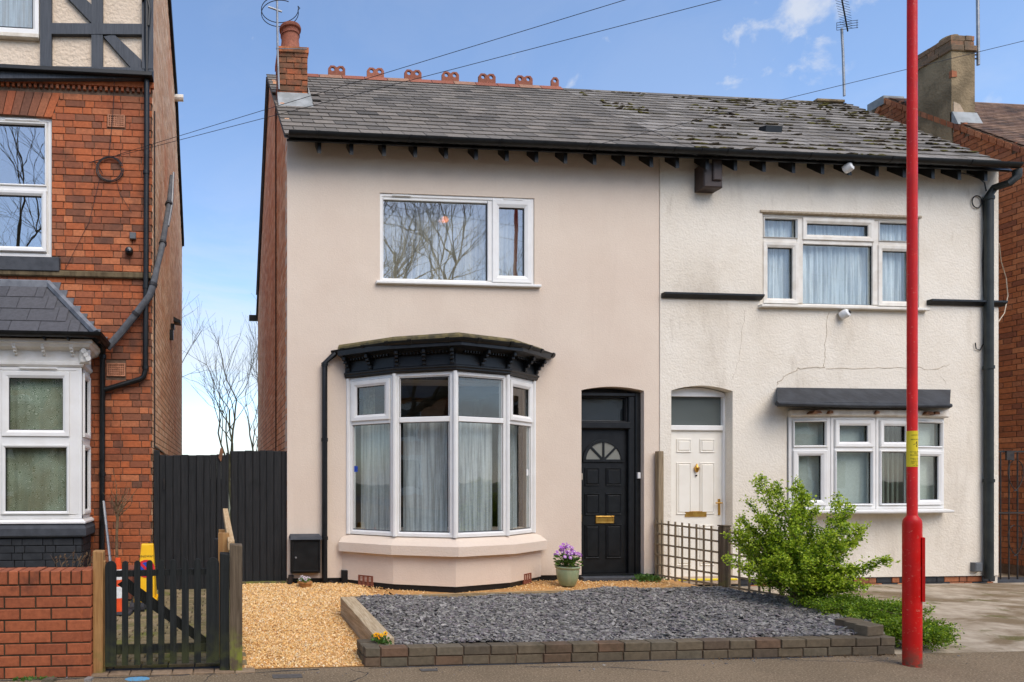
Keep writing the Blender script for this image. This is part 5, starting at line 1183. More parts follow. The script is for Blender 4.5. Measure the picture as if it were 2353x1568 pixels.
# oversailing courses under the verge
for k in range(34):
    y = NY0 + .05 + k * .1
    if y > NYR + .6: break
    z = nroof(y)
    MB().hexa([(NX - .035, y, z - .09), (NX, y, z - .09), (NX, y + .085, z - .09 + .08 * (1 if y < NYR else -1)), (NX - .035, y + .085, z - .09 + .08 * (1 if y < NYR else -1)), (NX - .035, y, z), (NX, y, z), (NX, y + .085, z + .08 * (1 if y < NYR else -1)), (NX - .035, y + .085, z + .08 * (1 if y < NYR else -1))]).build('verge_brick', 'brick_gable', nh)
nr = MB().add([(NX - .02, NY0 - .3, nroof(NY0 - .3) + .01), (19, NY0 - .3, nroof(NY0 - .3) + .01), (19, NYR, NZR + .01), (NX - .02, NYR, NZR + .01), (19, 5.4, nroof(5.4)), (NX - .02, 5.4, nroof(5.4))], [(0, 1, 2, 3), (3, 2, 4, 5)]).build('roof', 'tile_brown', nh)
nu = Vector((0, 1, NS)).normalized(); nn2 = Vector((0, -nu.z, nu.y)); tl = []; NL = (NYR - NY0 + .3) / nu.y
for r in range(int(NL / .1)):
    a = NX + .02 - (.08 if r % 2 else 0)
    while a < 15.6:
        p = max(a, NX + .0); o = Vector(((p + a + .16) / 2, NY0 - .3, nroof(NY0 - .3))) + nu * (r * .1) + nn2 * .02
        if a + .16 - p > .03: tl.append(Matrix(((1, 0, 0, o.x), (0, nu.y, nn2.y, o.y), (0, nu.z, nn2.z, o.z), (0, 0, 0, 1))) @ Matrix.Diagonal((a + .16 - p - .004, .15, .014, 1)))
        a += .165
tl = [m for m in tl if m.translation.z > 6.2]; tl.sort(key=lambda m: m.translation.x - m.translation.y * .3); place('roof_tile', T_slate, tl, 'tile_brown', nr, 300)
# chimney
nc = [NX - .03, X(2240, 1.52), 1.52, 2.12]; ncb, nct = 6.7, Z(2190, 78, 1.52)
nch = MB().box(nc[0], nc[1], nc[2], nc[3], ncb, nct - .28).build('chimney', 'cement', nh)
MB().box(nc[0] - .02, nc[1] + .02, nc[2] - .02, nc[3] + .02, nct - .28, nct - .19).build('chimney_band', 'cement', nch); MB().box(nc[0] + .012, nc[1] - .012, nc[2] + .012, nc[3] - .012, nct - .2, nct - .01).build('chimney_head', 'cement', nch)
hb = []
for e, za, zb3 in ((.03, nct - .28, nct - .19), (.0, nct - .19, nct)):
    for T_, L_ in ((frame((nc[0] - e, nc[2] - e, 0), (1, 0, 0)), nc[1] - nc[0] + 2 * e), (frame((nc[0] - e, nc[3] + e, 0), (0, -1, 0)), nc[3] - nc[2] + 2 * e)): hb += bond(T_, 0, L_, za, zb3, .09, .228, dep=.04, proud=.008, seed=int(za * 50))
place('chimney_brick', T_brick, hb, 'brick_soot', nch, 60)
MB().lathe([(.13, 0), (.12, .06), (.10, .07), (.09, .02)], ((nc[0] + nc[1]) / 2 - .02, nc[2] + .2, nct), 14).build('chimney_pot_stub', 'cement', nch)
MB().prism([(nc[0] + .03, ncb + .45), (nc[1] - .07, ncb + .42), (nc[1] - .06, ncb + .72), (nc[0] + .22, ncb + .86), (nc[0] + .14, ncb + .98), (nc[0] + .03, ncb + 1.02)], nc[2] - .008, nc[2] + .01).build('bare_patch', 'cement_pale', nch)
MB().prism([(nc[0] - .008, nct - .72), (nc[0] + .085, nct - .71), (nc[0] + .08, nct - .62), (nc[0] - .008, nct - .61)], nc[2] - .012, nc[2] + .03).build('bare_brick', 'brick_gable', nch)
MB().hexa([(nc[0] + .0, nc[2] - .10, nroof(nc[2]) - .08), (nc[1] + .04, nc[2] - .10, nroof(nc[2]) - .08), (nc[1] + .04, nc[2] + .02, nroof(nc[2])), (nc[0] + .0, nc[2] + .02, nroof(nc[2])), (nc[0] + .0, nc[2] - .015, nroof(nc[2]) + .17), (nc[1] + .02, nc[2] - .015, nroof(nc[2]) + .17), (nc[1] + .02, nc[2] + .02, nroof(nc[2]) + .17), (nc[0] + .0, nc[2] + .02, nroof(nc[2]) + .17)]).build('flashing', 'lead_pale', nch)
MB().box(nc[0] - .01, nc[0] + .4, NYR + .0, NYR + .3, NZR - .1, NZR + .05).build('verge_lead', 'lead_pale', nh)
# iron passage gate
yg = .1; gt = thing('iron_gate', 'tall dark iron gate with scrolls in the passage right of the white house', 'gate', (X(2300, yg), yg, .15)); g0 = HX2 + .03; g1 = NX - .02
zt_g, zb_g, zm_g = zz(2320, 1037, yg), zz(2320, 1338, yg), zz(2320, 1178, yg)
for z in (zt_g, zm_g, zb_g + .03): MB().box(g0, g1, yg, yg + .03, z - .018, z + .006).build('rail', 'iron', gt)
for k in range(9):
    a = g0 + .03 + (g1 - g0 - .06) * k / 8; MB().tube([(a, yg + .013, zb_g), (a, yg + .013, zt_g)], .009, 6).build('bar', 'iron', gt)
for zc_ in (zt_g - .35, zm_g - .4):
    for s_ in (-1, 1):
        a = (g0 + g1) / 2 - .18; MB().tube([(a + s_ * (.02 + .1 * math.sin(t * 1.2)) * 1.0, yg + .0, zc_ + .22 * math.cos(t)) for t in np.linspace(0, 3.1, 12)], .006, 5).build('scroll', 'iron', gt)
MB().box(g0 + .22, g0 + .34, yg - .02, yg + .0, zt_g - .13, zt_g + .0).build('lock_plate', 'iron', gt); MB().box(HX2 + .0, NX, yg - .1, yg + .2, .08, zb_g - .01).build('threshold', 'stone_dark', gt)
tag(MB().tube([P(2296, 560, .1), P(2300, 600, .3), P(2312, 640, .5), P(2316, 680, .5), P(2308, 720, .4), P(2294, 740, .1)], .006, 5).build('loose_wire', 'cable_pale'), 'pale loose wire hanging between the white house and orange brick wall', 'cable')
# ================================================================== FRONT GARDENS
def zgrav(y): return .006 + (y - YF) * (GZ - .006) / (0 - YF)
# --- brick garden wall, left
gw = thing('garden_wall', 'low red brick garden wall with header coping along the pavement', 'wall', (-1.8, YF - .09, 0))
yw = YF - .09; wx1 = X(209, yw); wt = Z(150, 1312, yw); wz = wt - .105
TWl = frame((0, yw, 0), (1, 0, 0)); wc = wz / 8.0
MB().box(-4.2, wx1 - .008, yw + .008, yw + .207, -.05, wz).build('mortar_core', 'mortar_dark', gw)
wb = bond(TWl, -4.0, wx1, 0, wz, wc, .227, .011, .1, style='stretcher', proud=.002, seed=101) + bond(frame((wx1, yw, 0), (0, 1, 0)), 0, .215, 0, wz, wc, .227, .011, .09, style='stretcher', proud=.002, seed=102)
place('brick', T_brick, wb, 'brick_wall', gw, 300)
k = 0; a = wx1
while a > -4.0:
    MB().cbox(a - .066, a, yw - .004 + random.uniform(-.002, .002), yw + .222, wz + .006, wt + random.uniform(-.003, .003), .005).build('coping_brick', 'brick_wall', gw); a -= .0765
MB().box(-4.0, wx1 - .01, yw + .01, yw + .2, wz, wt - .012).build('coping_bed', 'mortar_dark', gw)
# dry weeds on top
rn = random.Random(5); m = MB()
for k in range(16):
    b = Vector((X(120 + rn.uniform(-5, 85), yw), yw + .3, wt - .1)); d = Vector((rn.gauss(0, .5), rn.gauss(0, .3), 1)).normalized(); m.tube([b, b + d * .12, b + d * .2 + Vector((rn.gauss(0, .04), 0, rn.uniform(-.02, .03)))], [.003, .002, .001], 4)
    for j in range(3): q = b + d * rn.uniform(.1, .2); m.add([tuple(q), tuple(q + Vector((.018, .004, .008))), tuple(q + Vector((.012, 0, .02)))], [(0, 1, 2)])
tag(m.build('dry_weeds', 'twig', recalc=False), 'dry brown weed stems behind the red brick garden wall', 'weeds')
# small posts at the gate
def post(name, label, u0, u1, v0, Y, mat, dep=.09, taper=0, zb=0.0, top='flat'):
    a0, a1 = X(u0, Y), X(u1, Y); zt_ = Z((u0 + u1) / 2, v0, Y); m = MB(); rz_ = .012
    m.hexa([(a0, Y, zb), (a1, Y, zb), (a1, Y + dep, zb), (a0, Y + dep, zb), (a0 + taper, Y, zt_), (a1 - taper, Y, zt_ - rz_), (a1 - taper, Y + dep, zt_ - .003), (a0 + taper, Y + dep, zt_)])
    o = m.build(name, mat); bpy.context.view_layer.update(); bv = o.modifiers.new('edge', 'BEVEL'); bv.width = .006; bv.segments = 2; return tag(o, label, 'post')
post('gate_post', 'new pale timber post between brick wall and picket gate', 213, 237, 1266, YF - .03, 'post_new', .09); o = post('gate_stop', 'thin pale timber strip beside the picket gate', 237, 241, 1288, YF - .01, 'post_new', .05)
post('gate_post', 'square black painted post right of the picket gate', 505, 527, 1271, YF - .04, 'black_gate', .09); post('fence_post', 'weathered brown post with green algae beside the golden gravel', 528, 557, 1251, YF - .05, 'post_old', .1)
post('fence_post', 'short dark stub post behind the picket gate', 493, 505, 1238, YF + .55, 'black_timber', .08)
# side rail running back to the house: two pale posts and rails
sf = thing('side_fence', 'pale new timber rail fence running back behind the weathered post', 'fence', (.06, -1.6, .05))
for y in (YF + .28, YF + 1.1): 
    zt_ = Z(515, 1226 if y < -2.5 else 1218, y); MB().box(-.03, .06, y, y + .09, .02, zt_).build('post', 'post_new', sf)
zr_a, zr_b = Z(520, 1244, YF + .12), Z(514, 1208, YF + 1.7)
MB().hexa([(.05, YF + .1, zr_a - .07), (.10, YF + .1, zr_a - .07), (.06, YF + 1.8, zr_a + .12), (.01, YF + 1.8, zr_a + .12), (.05, YF + .1, zr_a), (.10, YF + .1, zr_a), (.06, YF + 1.8, zr_a + .19), (.01, YF + 1.8, zr_a + .19)]).build('rail', 'post_pale', sf)
MB().box(-.02, .04, YF + .3, -.3, .10, .16).build('rail', 'post_new', sf)
# --- picket gate
pg = thing('picket_gate', 'low black picket gate with round topped pales and diagonal brace', 'gate', (X(372, YF), YF, .02)); yg_ = YF - .02
def pale(u0, u1, vt, vb, name='pale', dep=.02):
    a0, a1 = X(u0, yg_), X(u1, yg_); um = (u0 + u1) / 2; zt_, zb_ = Z(um, vt, yg_), Z(um, vb, yg_); r = (a1 - a0) / 2; n = 8
    pts = [(a0, zb_), (a1, zb_)] + [((a0 + a1) / 2 + r * math.cos(t), zt_ - r + r * math.sin(t)) for t in np.linspace(0, math.pi, n)]
    MB().prism(pts, yg_ - dep, yg_).build(name, 'black_gate', pg)
pale(243, 268, 1289, 1530, 'stile', .03)
for i, (p, q) in enumerate(((281, 295), (309, 323), (337, 351), (364, 378), (391, 406), (418, 434), (446, 462))): pale(p, q, 1289 - i * .9, 1528 - i * 1.0)
pale(474, 504, 1281, 1521, 'stile', .03)
A0, A1 = X(244, yg_), X(503, yg_)
for (va, vb, vc, vd) in ((1313, 1327, 1306, 1320), (1484, 1505, 1478, 1497)): MB().prism([(A0, Z(250, vb, yg_)), (A1, Z(495, vd, yg_)), (A1, Z(495, vc, yg_)), (A0, Z(250, va, yg_))], yg_ + .001, yg_ + .03).build('rail', 'black_gate', pg)
MB().prism([(X(268, yg_), Z(268, 1345, yg_)), (X(290, yg_), Z(290, 1330, yg_)), (X(478, yg_), Z(478, 1472, yg_)), (X(478, yg_), Z(478, 1496, yg_))], yg_ + .031, yg_ + .05).build('brace', 'black_gate', pg)
# --- tall black gate and fence panel between the houses
YG = .02
def boards(t, us, vtop, vbot, Y, mat='black_timber', rnd=random.Random(9), name='board'):
    for i, (p, q) in enumerate(zip(us, us[1:])):
        a0, a1 = X(p, Y), X(q, Y); um = (p + q) / 2; MB().cbox(a0 + .0002, a1 - .0002, Y + rnd.uniform(-.005, .005), Y + .025, Z(um, vbot, Y), Z(um, vtop + rnd.uniform(-1.2, 1.2), Y), .009).build(name, mat, t)
bg_ = thing('side_gate', 'tall black boarded gate beside the red brick corner', 'gate', (X(440, YG), YG, .1))
boards(bg_, [366, 380, 397.5, 415, 433, 451, 468, 483.5, 498], 1046, 1358, YG)
boards(bg_, [498, 508, 519.5], 1045, 1362, YG - .02); MB().box(X(367, YG), X(516, YG), YG + .026, YG + .07, .45, .55).build('ledge', 'black_timber', bg_); MB().box(X(367, YG), X(516, YG), YG + .026, YG + .07, 1.4, 1.5).build('ledge', 'black_timber', bg_)
MB().prism([(X(502, YG), Z(502, 1052, YG)), (X(508, YG), Z(508, 1062, YG)), (X(513, YG), Z(513, 1040, YG)), (X(511, YG), Z(511, 1029, YG)), (X(506, YG), Z(506, 1031, YG))], YG - .045, YG - .025).build('splintered_top', 'bare_wood', bg_)
MB().tube([P(377, 1100, YG - .03), P(377, 1125, YG - .03)], .01, 6).build('pull_handle', 'iron', bg_)
post('gate_post', 'tall black post of the boarded gate against red brick', 353, 366, 1034, YG - .02, 'black_timber', .09, zb=.05); post('gate_post', 'thin black post between tall gate and fence panel', 519.5, 525.5, 1040, YG - .01, 'black_timber', .09, zb=.05)
fp = thing('board_fence', 'black vertical board fence panel beside the pink house', 'fence', (X(595, YG), YG + .03, .1))
boards(fp, [530, 546.5, 563, 580.5, 597, 612.5, 629, 647, 659], 1036, 1347, YG + .04); MB().box(X(530, YG), X(658, YG), YG + .07, YG + .12, .5, .6).build('rail', 'black_timber', fp); MB().box(X(530, YG), X(658, YG), YG + .07, YG + .12, 1.55, 1.65).build('rail', 'black_timber', fp)
MB().box(X(530, YG), X(662, YG), YG - .04, YG + .04, GZ - .06, GZ + .02).build('gravel_board', 'post_old', fp)
# --- left yard clutter
def cone(name, label, c, s, mats, base=True):
    t = thing(name, label, 'traffic cone', c); x, y, z = c; H = .75 * s; rb, rt_ = .135 * s, .035 * s; rad = lambda f: rb + (rt_ - rb) * f
    for i, (f0, f1, mt, nm) in enumerate(((.05, .30, 'orange_cone', 'cone_body'), (.30, .50, 'white_band', 'white_band'), (.50, .62, 'orange_cone', 'cone_body'), (.62, .80, 'white_band', 'white_band'), (.80, 1.0, 'orange_cone', 'cone_tip'))):
        MB().lathe([(rad(f0), z + H * f0), (rad(f1), z + H * f1)], (x, y, 0), 20).build(nm, mt, t, smooth=True)
    MB().cbox(x - .19 * s, x + .19 * s, y - .19 * s, y + .19 * s, z, z + .05 * s, .02).build('base', 'rubber', t)
cy_ = -1.25; cone('traffic_cone', 'orange and white traffic cone behind the picket gate', (X(271, cy_), cy_, .07), .79, None)
# yellow no-waiting cone: tapered box with a roundel and lettering
yy = -1.05; yc = thing('no_waiting_cone', 'yellow flat sided no-waiting cone with red and blue roundel', 'traffic cone', (X(333, yy), yy, .075)); x0, x1 = X(314, yy), X(354, yy); zb_, zt_ = .1, Z(334, 1252, yy); xm = (x0 + x1) / 2
tpx0, tpx1 = X(322, yy), X(350, yy)
hexp = [(x0 - .02, yy, zb_), (x1 + .01, yy, zb_), (x1 + .01, yy + .28, zb_), (x0 - .02, yy + .28, zb_), (tpx0, yy + .09, zt_), (tpx1, yy + .09, zt_), (tpx1, yy + .17, zt_), (tpx0, yy + .17, zt_)]
ob = MB().hexa(hexp).build('body', 'yellow_cone', yc); bv = ob.modifiers.new('edge', 'BEVEL'); bv.width = .012; bv.segments = 2
MB().cbox(x0 - .07, x1 + .06, yy - .06, yy + .34, .075, .15, .02).build('base', 'rubber', yc)
MB().tube([(x0 - .05, yy - .12, .12), (x0 + .1, yy - .12, .12)], .05, 10).build('sandbag', 'rubber', yc); MB().cbox(x0 - .03, x1 + .03, yy - .012, yy + .29, .15, .19, .006).build('flange', 'yellow_cone', yc)
sl_ = .09 / (zt_ - zb_)
def onface(z): return yy + (z - zb_) * sl_
Tc = Matrix.Translation((xm, yy, zb_)) @ Matrix.Rotation(-math.atan(sl_), 4, 'X'); zc_ = Z(334, 1308, yy) - zb_
disc = lambda r, d, c=(0, 0): [(c[0] + r * math.cos(t), c[1] + r * math.sin(t)) for t in np.linspace(0, 2 * math.pi, 25)[:-1]]
MB(Tc).prism(disc(.098, 0, (.0, zc_)), -.004, .0).build('roundel_red', 'sign_red', yc); MB(Tc).prism(disc(.072, 0, (.0, zc_)), -.0065, -.004).build('roundel_blue', 'sign_blue', yc)
MB(Tc).prism([(-.07, zc_ + .05), (-.05, zc_ + .07), (.07, zc_ - .05), (.05, zc_ - .07)], -.009, -.0065).build('roundel_bar', 'sign_red', yc)
me = text_mesh('RINGWAY', .036); to = link('lettering', me, 'ink', yc); to.matrix_basis = Tc @ Matrix.Translation((.002, -.004, Z(334, 1284, yy) - zb_ + .01)) @ Matrix.Rotation(R(90), 4, 'X')
# sapling in a terracotta trough, grey pole
ys = -.55; sp = thing('sapling', 'bare pollarded sapling against the red brick wall', 'plant', (X(269, ys), ys, .25)); rn = random.Random(12); segs = []
b0 = P(269, 1290, ys); MB().tube([b0 - Vector((0, 0, .2)), P(268, 1230, ys), P(271, 1180, ys), P(268, 1175, ys)], [.02, .016, .018, .03], 7).build('stem', 'twig', sp, smooth=True); m = MB()
for k in range(15):
    s_ = []; branchy(rn, P(269 + rn.uniform(-3, 6), 1185 + rn.uniform(-22, 8), ys), Vector((rn.gauss(.25, .5), rn.gauss(0, .4), 1)).normalized(), rn.uniform(.12, .30), .007, 2, s_, None, .5, .3, .6, 3, (1, 2), .0025)
    for p_, r_ in s_: m.tube(p_, r_, 4, cap=False)
m.build('twigs', 'twig', sp, recalc=False)
tq = thing('plant_trough', 'terracotta trough behind the picket gate with the sapling in it', 'planter', (X(290, ys), ys, .1)); MB().hexa([(X(258, ys), ys - .12, .12), (X(305, ys), ys - .12, .12), (X(305, ys), ys + .15, .12), (X(258, ys), ys + .15, .12), (X(253, ys), ys - .15, Z(280, 1312, ys)), (X(309, ys), ys - .15, Z(280, 1312, ys)), (X(309, ys), ys + .18, Z(280, 1312, ys)), (X(253, ys), ys + .18, Z(280, 1312, ys))]).build('body', 'terracotta', tq)
MB().rframe(0, 0, 0, 0, [(0, 0)]) if False else MB().box(X(251, ys), X(311, ys), ys - .17, ys + .2, Z(280, 1312, ys), Z(280, 1304, ys)).build('rim', 'terracotta', tq)
tag(MB().tube([P(238, 1152, -.12), P(254, 1298, -.45)], .017, 8).build('leaning_pole', 'grey_pole'), 'grey metal pole leaning on the red brick wall by the downpipe', 'pole')

# --- raised bed: engineering brick edging, sleeper, boards
ed = thing('brick_edging', 'two course dark brick edging along the front of the slate bed', 'wall', (3.4, YF, 0))
ex0, ex1 = X(838, YF), X(2058, YF); Te = frame((0, YF, 0), (1, 0, 0))
cz = .077; eb = []
rn = random.Random(44)
for r in range(2):
    a = ex0 - (.0 if r else .1)
    while a < ex1:
        w_ = .228 * rn.uniform(.97, 1.03) * (.55 if a < ex0 + .02 and r else 1); p, q = max(a, ex0), min(a + w_, ex1); a += w_
        if q - p > .05: eb.append(mTS(Te, (p + q) / 2, (-.004 if r else 0) + rn.uniform(-.004, .004), (r + .5) * cz + rn.uniform(-.002, .002), q - p - .009, .105, cz - .007, rn.gauss(0, .006)))
for r in range(2):
    for j in range(2): eb.append(mTS(frame((ex0, YF + .36, 0), (0, -1, 0)), .12 + .0 * r + j * .12, -.002, (r + .5) * cz, .115 - .005, .22, cz - .006))
for k in range(3):                                     # loose blocks at the right-hand end
    eb.append(mTS(frame((ex1 - .22 + k * .02, YF + .03 + .11 * k, 0), (1, .25, 0)), .1, 0, 2 * cz + .04, .21, .1, .085))
for k in range(5): 
    for r in range(2): eb.append(mTS(frame((ex1 + .02, YF + .1, 0), (.45, 1, 0)), .11 + k * .23, 0, (r + .5) * cz, .22, .1, cz - .007))
place('brick', T_brick, eb, 'brick_blue', ed, 300)
MB().box(ex0 + .01, ex1 - .01, YF + .012, YF + .10, -.02, 2 * cz - .01).build('mortar_core', 'mortar', ed)
def sleeper(name, label, p0, p1, w, h, z0, z1, mat):
    p0, p1 = Vector(p0), Vector(p1); d = (p1 - p0).normalized(); e = Vector((-d.y, d.x)) * w
    o = MB().hexa([(p0.x, p0.y, z0 - h), (p1.x, p1.y, z1 - h), (p1.x - e.x, p1.y - e.y, z1 - h), (p0.x - e.x, p0.y - e.y, z0 - h), (p0.x, p0.y, z0), (p1.x, p1.y, z1), (p1.x - e.x, p1.y - e.y, z1), (p0.x - e.x, p0.y - e.y, z0)]).build(name, mat); bv = o.modifiers.new('edge', 'BEVEL'); bv.width = .006; bv.segments = 2
    return tag(o, label, 'sleeper')
sleeper('timber_sleeper', 'pale timber sleeper between golden gravel and slate chippings', (1.262, -3.02), (1.225, -1.58), .15, .085, .19, .275, 'sleeper')
sleeper('timber_sleeper', 'lower timber sleeper under the pale one beside the gravel', (1.266, -3.02), (1.229, -1.58), .145, .12, .103, .188, 'sleeper')
BL0, BL1 = (1.34, -1.53), (5.66, -1.20)
sleeper('edging_board', 'long thin timber board along the back of the slate bed', BL0, BL1, .035, .12, .272, .27, 'edge_board')
# slate chippings
BEDP = [(1.40, -3.07), (5.70, -3.07), (6.08, -2.62), (6.2, -1.7), (5.7, -1.23), (1.38, -1.55)]
def inpoly(x, y, P_):
    c = np.zeros(len(x), bool); n = len(P_)
    for i in range(n):
        (x1, y1), (x2, y2) = P_[i], P_[(i + 1) % n]
        k = ((y1 > y) != (y2 > y)) & (x < (x2 - x1) * (y - y1) / (y2 - y1 + 1e-12) + x1); c ^= k
    return c
def bedz(x, y): return .135 + (y + 3.07) / 1.6 * .115 + .018 * np.sin(x * 2.1 + y) + .012 * np.sin(x * 5.3 - y * 3.1)
MB().poly([(x, y, float(bedz(np.array(x), np.array(y))) - .055) for x, y in BEDP]).build('bed_base', 'darkbed')['kind'] = 'structure'
nb_ = 44000; x = RNG.uniform(1.35, 6.25, nb_); y = RNG.uniform(-3.1, -1.15, nb_); k = inpoly(x, y, BEDP); x, y = x[k], y[k]; N = len(x)
hexv = [(math.cos(t) * (1 + .25 * math.sin(t * 3 + 1)), math.sin(t) * (.68 + .2 * math.cos(2 * t)), .5) for t in np.linspace(0, 2 * math.pi, 7)[:-1]] ; hexv += [(a * 1.03, b * 1.03, -.5) for a, b, _ in hexv]
hexf = [(0, i, i + 1) for i in range(1, 5)] + [q for i in range(6) for q in ((i, 6 + i, 6 + (i + 1) % 6), (i, 6 + (i + 1) % 6, (i + 1) % 6))]
A = np.zeros((N, 3, 4)); sz = RNG.lognormal(math.log(.0142), .36, N); Rr = rot_np(N, .26); D = np.zeros((N, 3, 3)); D[:, 0, 0] = sz * 1.25; D[:, 1, 1] = sz; D[:, 2, 2] = np.clip(sz * .28, .004, .009); A[:, :, :3] = Rr @ D
A[:, 0, 3], A[:, 1, 3], A[:, 2, 3] = x, y, bedz(x, y) + RNG.uniform(-.012, .012, N)
o = scatter('slate_chippings', hexv, hexf, A, 'chips', None, 'stuff', .22); o['label'] = 'blue grey slate chippings filling the raised bed'; o['category'] = 'chippings'
# golden gravel
GP1 = [(.17, YF + .03), (1.10, YF + .03), (1.24, -2.95), (1.21, -1.56), (1.5, -1.45), (5.7, -1.15), (5.85, -.02), (HX0, -.02), (.17, .0)]
ng = 52000; y = RNG.uniform(-3.16, 0.0, ng); x = np.where(RNG.random(ng) < .72, RNG.uniform(.15, 1.75, ng), RNG.uniform(1.6, 5.8, ng)); k = inpoly(x, y, GP1); x, y = x[k], y[k]; N = len(x)
A = np.zeros((N, 3, 4)); sz = RNG.lognormal(math.log(.0066), .28, N); Rr = rot_np(N, .8); D = np.zeros((N, 3, 3)); D[:, 0, 0] = sz * 1.3; D[:, 1, 1] = sz; D[:, 2, 2] = sz * .75; A[:, :, :3] = Rr @ D
A[:, 0, 3], A[:, 1, 3], A[:, 2, 3] = x, y, .006 + (y - YF) * (GZ - .006) / -YF + RNG.uniform(-.004, .006, N) + .006 * np.sin(x * 9) * np.sin(y * 7)
o = scatter('gravel', octv, octf, A, 'gravel', None, 'stuff', .3); o['label'] = 'golden gravel path in front of the pink house'; o['category'] = 'gravel'
# --- trellis between the two gardens (runs out from the party line towards the street)
tr = thing('trellis_fence', 'low weathered square lattice trellis between the two front doors', 'fence', (5.93, -.9, .15))
tx = 5.94
txf = lambda y: 5.74 + (-.06 - y) * .213
def span(y0, y1, zt0, zt1, zb0, zb1, n, rows=6):
    for k in range(n + 1):
        t = k / n; y = y0 + (y1 - y0) * t; a, b = zb0 + (zb1 - zb0) * t, zt0 + (zt1 - zt0) * t
        tx = txf(y); MB().box(tx - .012, tx, y - .011, y + .011, a, b).build('slat', 'trellis', tr)
    for r in range(rows):
        f = (r + .35) / (rows - .3); ta, tb = txf(y0), txf(y1); qa, qb = zb0 + (zt0 - zb0) * f, zb1 + (zt1 - zb1) * f
        MB().hexa([(ta - .024, y0, qa - .011), (ta - .0125, y0, qa - .011), (tb - .0125, y1, qb - .011), (tb - .024, y1, qb - .011), (ta - .024, y0, qa + .011), (ta - .0125, y0, qa + .011), (tb - .0125, y1, qb + .011), (tb - .024, y1, qb + .011)]).build('lath', 'trellis', tr)
yp_ = -1.0
span(-.06, yp_ + .06, .965, .93, .19, .19, 9); span(yp_ - .07, -1.75, .92, .86, .19, .19, 6)
def tpost(name, label, y, w, z0, z1, x=tx, mat='post_old'):
    o = MB().box(x - w / 2, x + w / 2, y - w / 2, y + w / 2, z0, z1).build(name, mat); bv = o.modifiers.new('edge', 'BEVEL'); bv.width = .008; bv.segments = 2; tag(o, label, 'post'); return o
tpost('trellis_post', 'weathered square post with cap in the middle of the trellis', yp_, .085, .12, Z(1664, 1210, yp_)); o = MB().cbox(tx - .05, tx + .05, yp_ - .05, yp_ + .05, Z(1664, 1210, yp_), Z(1664, 1207, yp_), .004).build('post_cap', 'post_old', tr)
tpost('trellis_post', 'tall grey weathered post against the wall at the end of the trellis', -.06, .075, .12, Z(1515, 1037, -.06), X(1515, -.06), 'trellis')
tpost('trellis_post', 'short post at the street end of the trellis behind the shrub', -1.78, .07, .12, .92, txf(-1.78))
# small weeds by the doorstep
rn = random.Random(3); lv, lt = [], []
def leaf_card(c, d, n, s, w=.4):
    s_ = d.cross(n).normalized() * s * w; k = len(lv); m_ = c + d * s * .5 + n * s * .08
    lv.extend([c, m_ + s_, c + d * s, m_ - s_]); lt.extend([(k, k + 1, k + 2), (k, k + 2, k + 3)])
def flush(name, mat, parent=None, kind=None):
    global lv, lt
    o = soup(name, np.array([tuple(v) for v in lv]), np.array(lt), mat, parent, kind); lv, lt = [], []; return o
def rv(s=1): return Vector((rn.gauss(0, s), rn.gauss(0, s), rn.gauss(0, s)))
for k in range(420):
    c = Vector((X(1485, -.1) + rn.gauss(0, .09), -.12 + rn.gauss(0, .06), GZ + abs(rn.gauss(0, .025)))); leaf_card(c, (rv() + Vector((0, 0, .8))).normalized(), rv().normalized(), .035)
o = flush('weed_patch', 'leaf_pot'); tag(o, 'patch of green weeds at the right of the black front door step', 'weeds')
# --- pots
def pot_thing(name, label, u, v0, v1, Y, wu, prof, mat):
    x = X(u, Y); z0, z1 = Z(u, v1, Y), Z(u, v0, Y); s = (X(u + wu / 2, Y) - X(u - wu / 2, Y)) / 2; t = thing(name, label, 'flower pot', (x, Y, z0))
    MB().lathe([(r * s, z0 + (z1 - z0) * f) for r, f in prof], (x, Y, 0), 28).build('pot', mat, t, smooth=True); return t, Vector((x, Y, z1)), s
fp1, c1, s1_ = pot_thing('flower_pot', 'green glazed pot of purple and white flowers beside the black door', 1304, 1301, 1346, -.42, 50, [(.55, 0), (.66, .04), (.86, .4), (.96, .75), (.93, .86), (1.02, .9), (1.05, .96), (1.0, 1.0), (.88, .99), (.86, .9)], 'glaze_green')
MB().lathe([(.88 * s1_, -.01), (.01, .01)], tuple(c1 - Vector((0, 0, .02))), 18).build('compost', 'soil', fp1)
for k in range(260):
    a = rn.uniform(0, 6.28); r = s1_ * rn.uniform(0, 1.0); c = c1 + Vector((math.cos(a) * r, math.sin(a) * r, rn.uniform(0, .13))); leaf_card(c, (Vector((math.cos(a), math.sin(a), rn.uniform(-.2, .8)))).normalized(), Vector((0, 0, 1)) + rv(.3), .05, .4)
flush('leaves', 'leaf_pot', fp1)
m = MB(); heads = []
for k in range(46):
    a = rn.uniform(0, 6.28); r = s1_ * math.sqrt(rn.random()) * 1.15; h = .10 + .17 * (1 - (r / s1_ / 1.2) ** 2) * rn.uniform(.7, 1.1); q = c1 + Vector((math.cos(a) * r, math.sin(a) * r, h)); heads.append(q); m.tube([c1 + Vector((math.cos(a) * r * .4, math.sin(a) * r * .4, 0)), q], .002, 3)
m.build('stems', 'leaf_pot', fp1, recalc=False)
for q in heads:
    nrm_ = (Vector((rn.gauss(-.1, .5), -1 + rn.gauss(0, .4), rn.gauss(.5, .4)))).normalized(); e = nrm_.orthogonal().normalized(); f = nrm_.cross(e)
    for j in range(9): t = j * .698; d = e * math.cos(t) + f * math.sin(t); leaf_card(q + d * .003, d, nrm_, .021, .32)
flush('flowers', 'petal_purple', fp1)
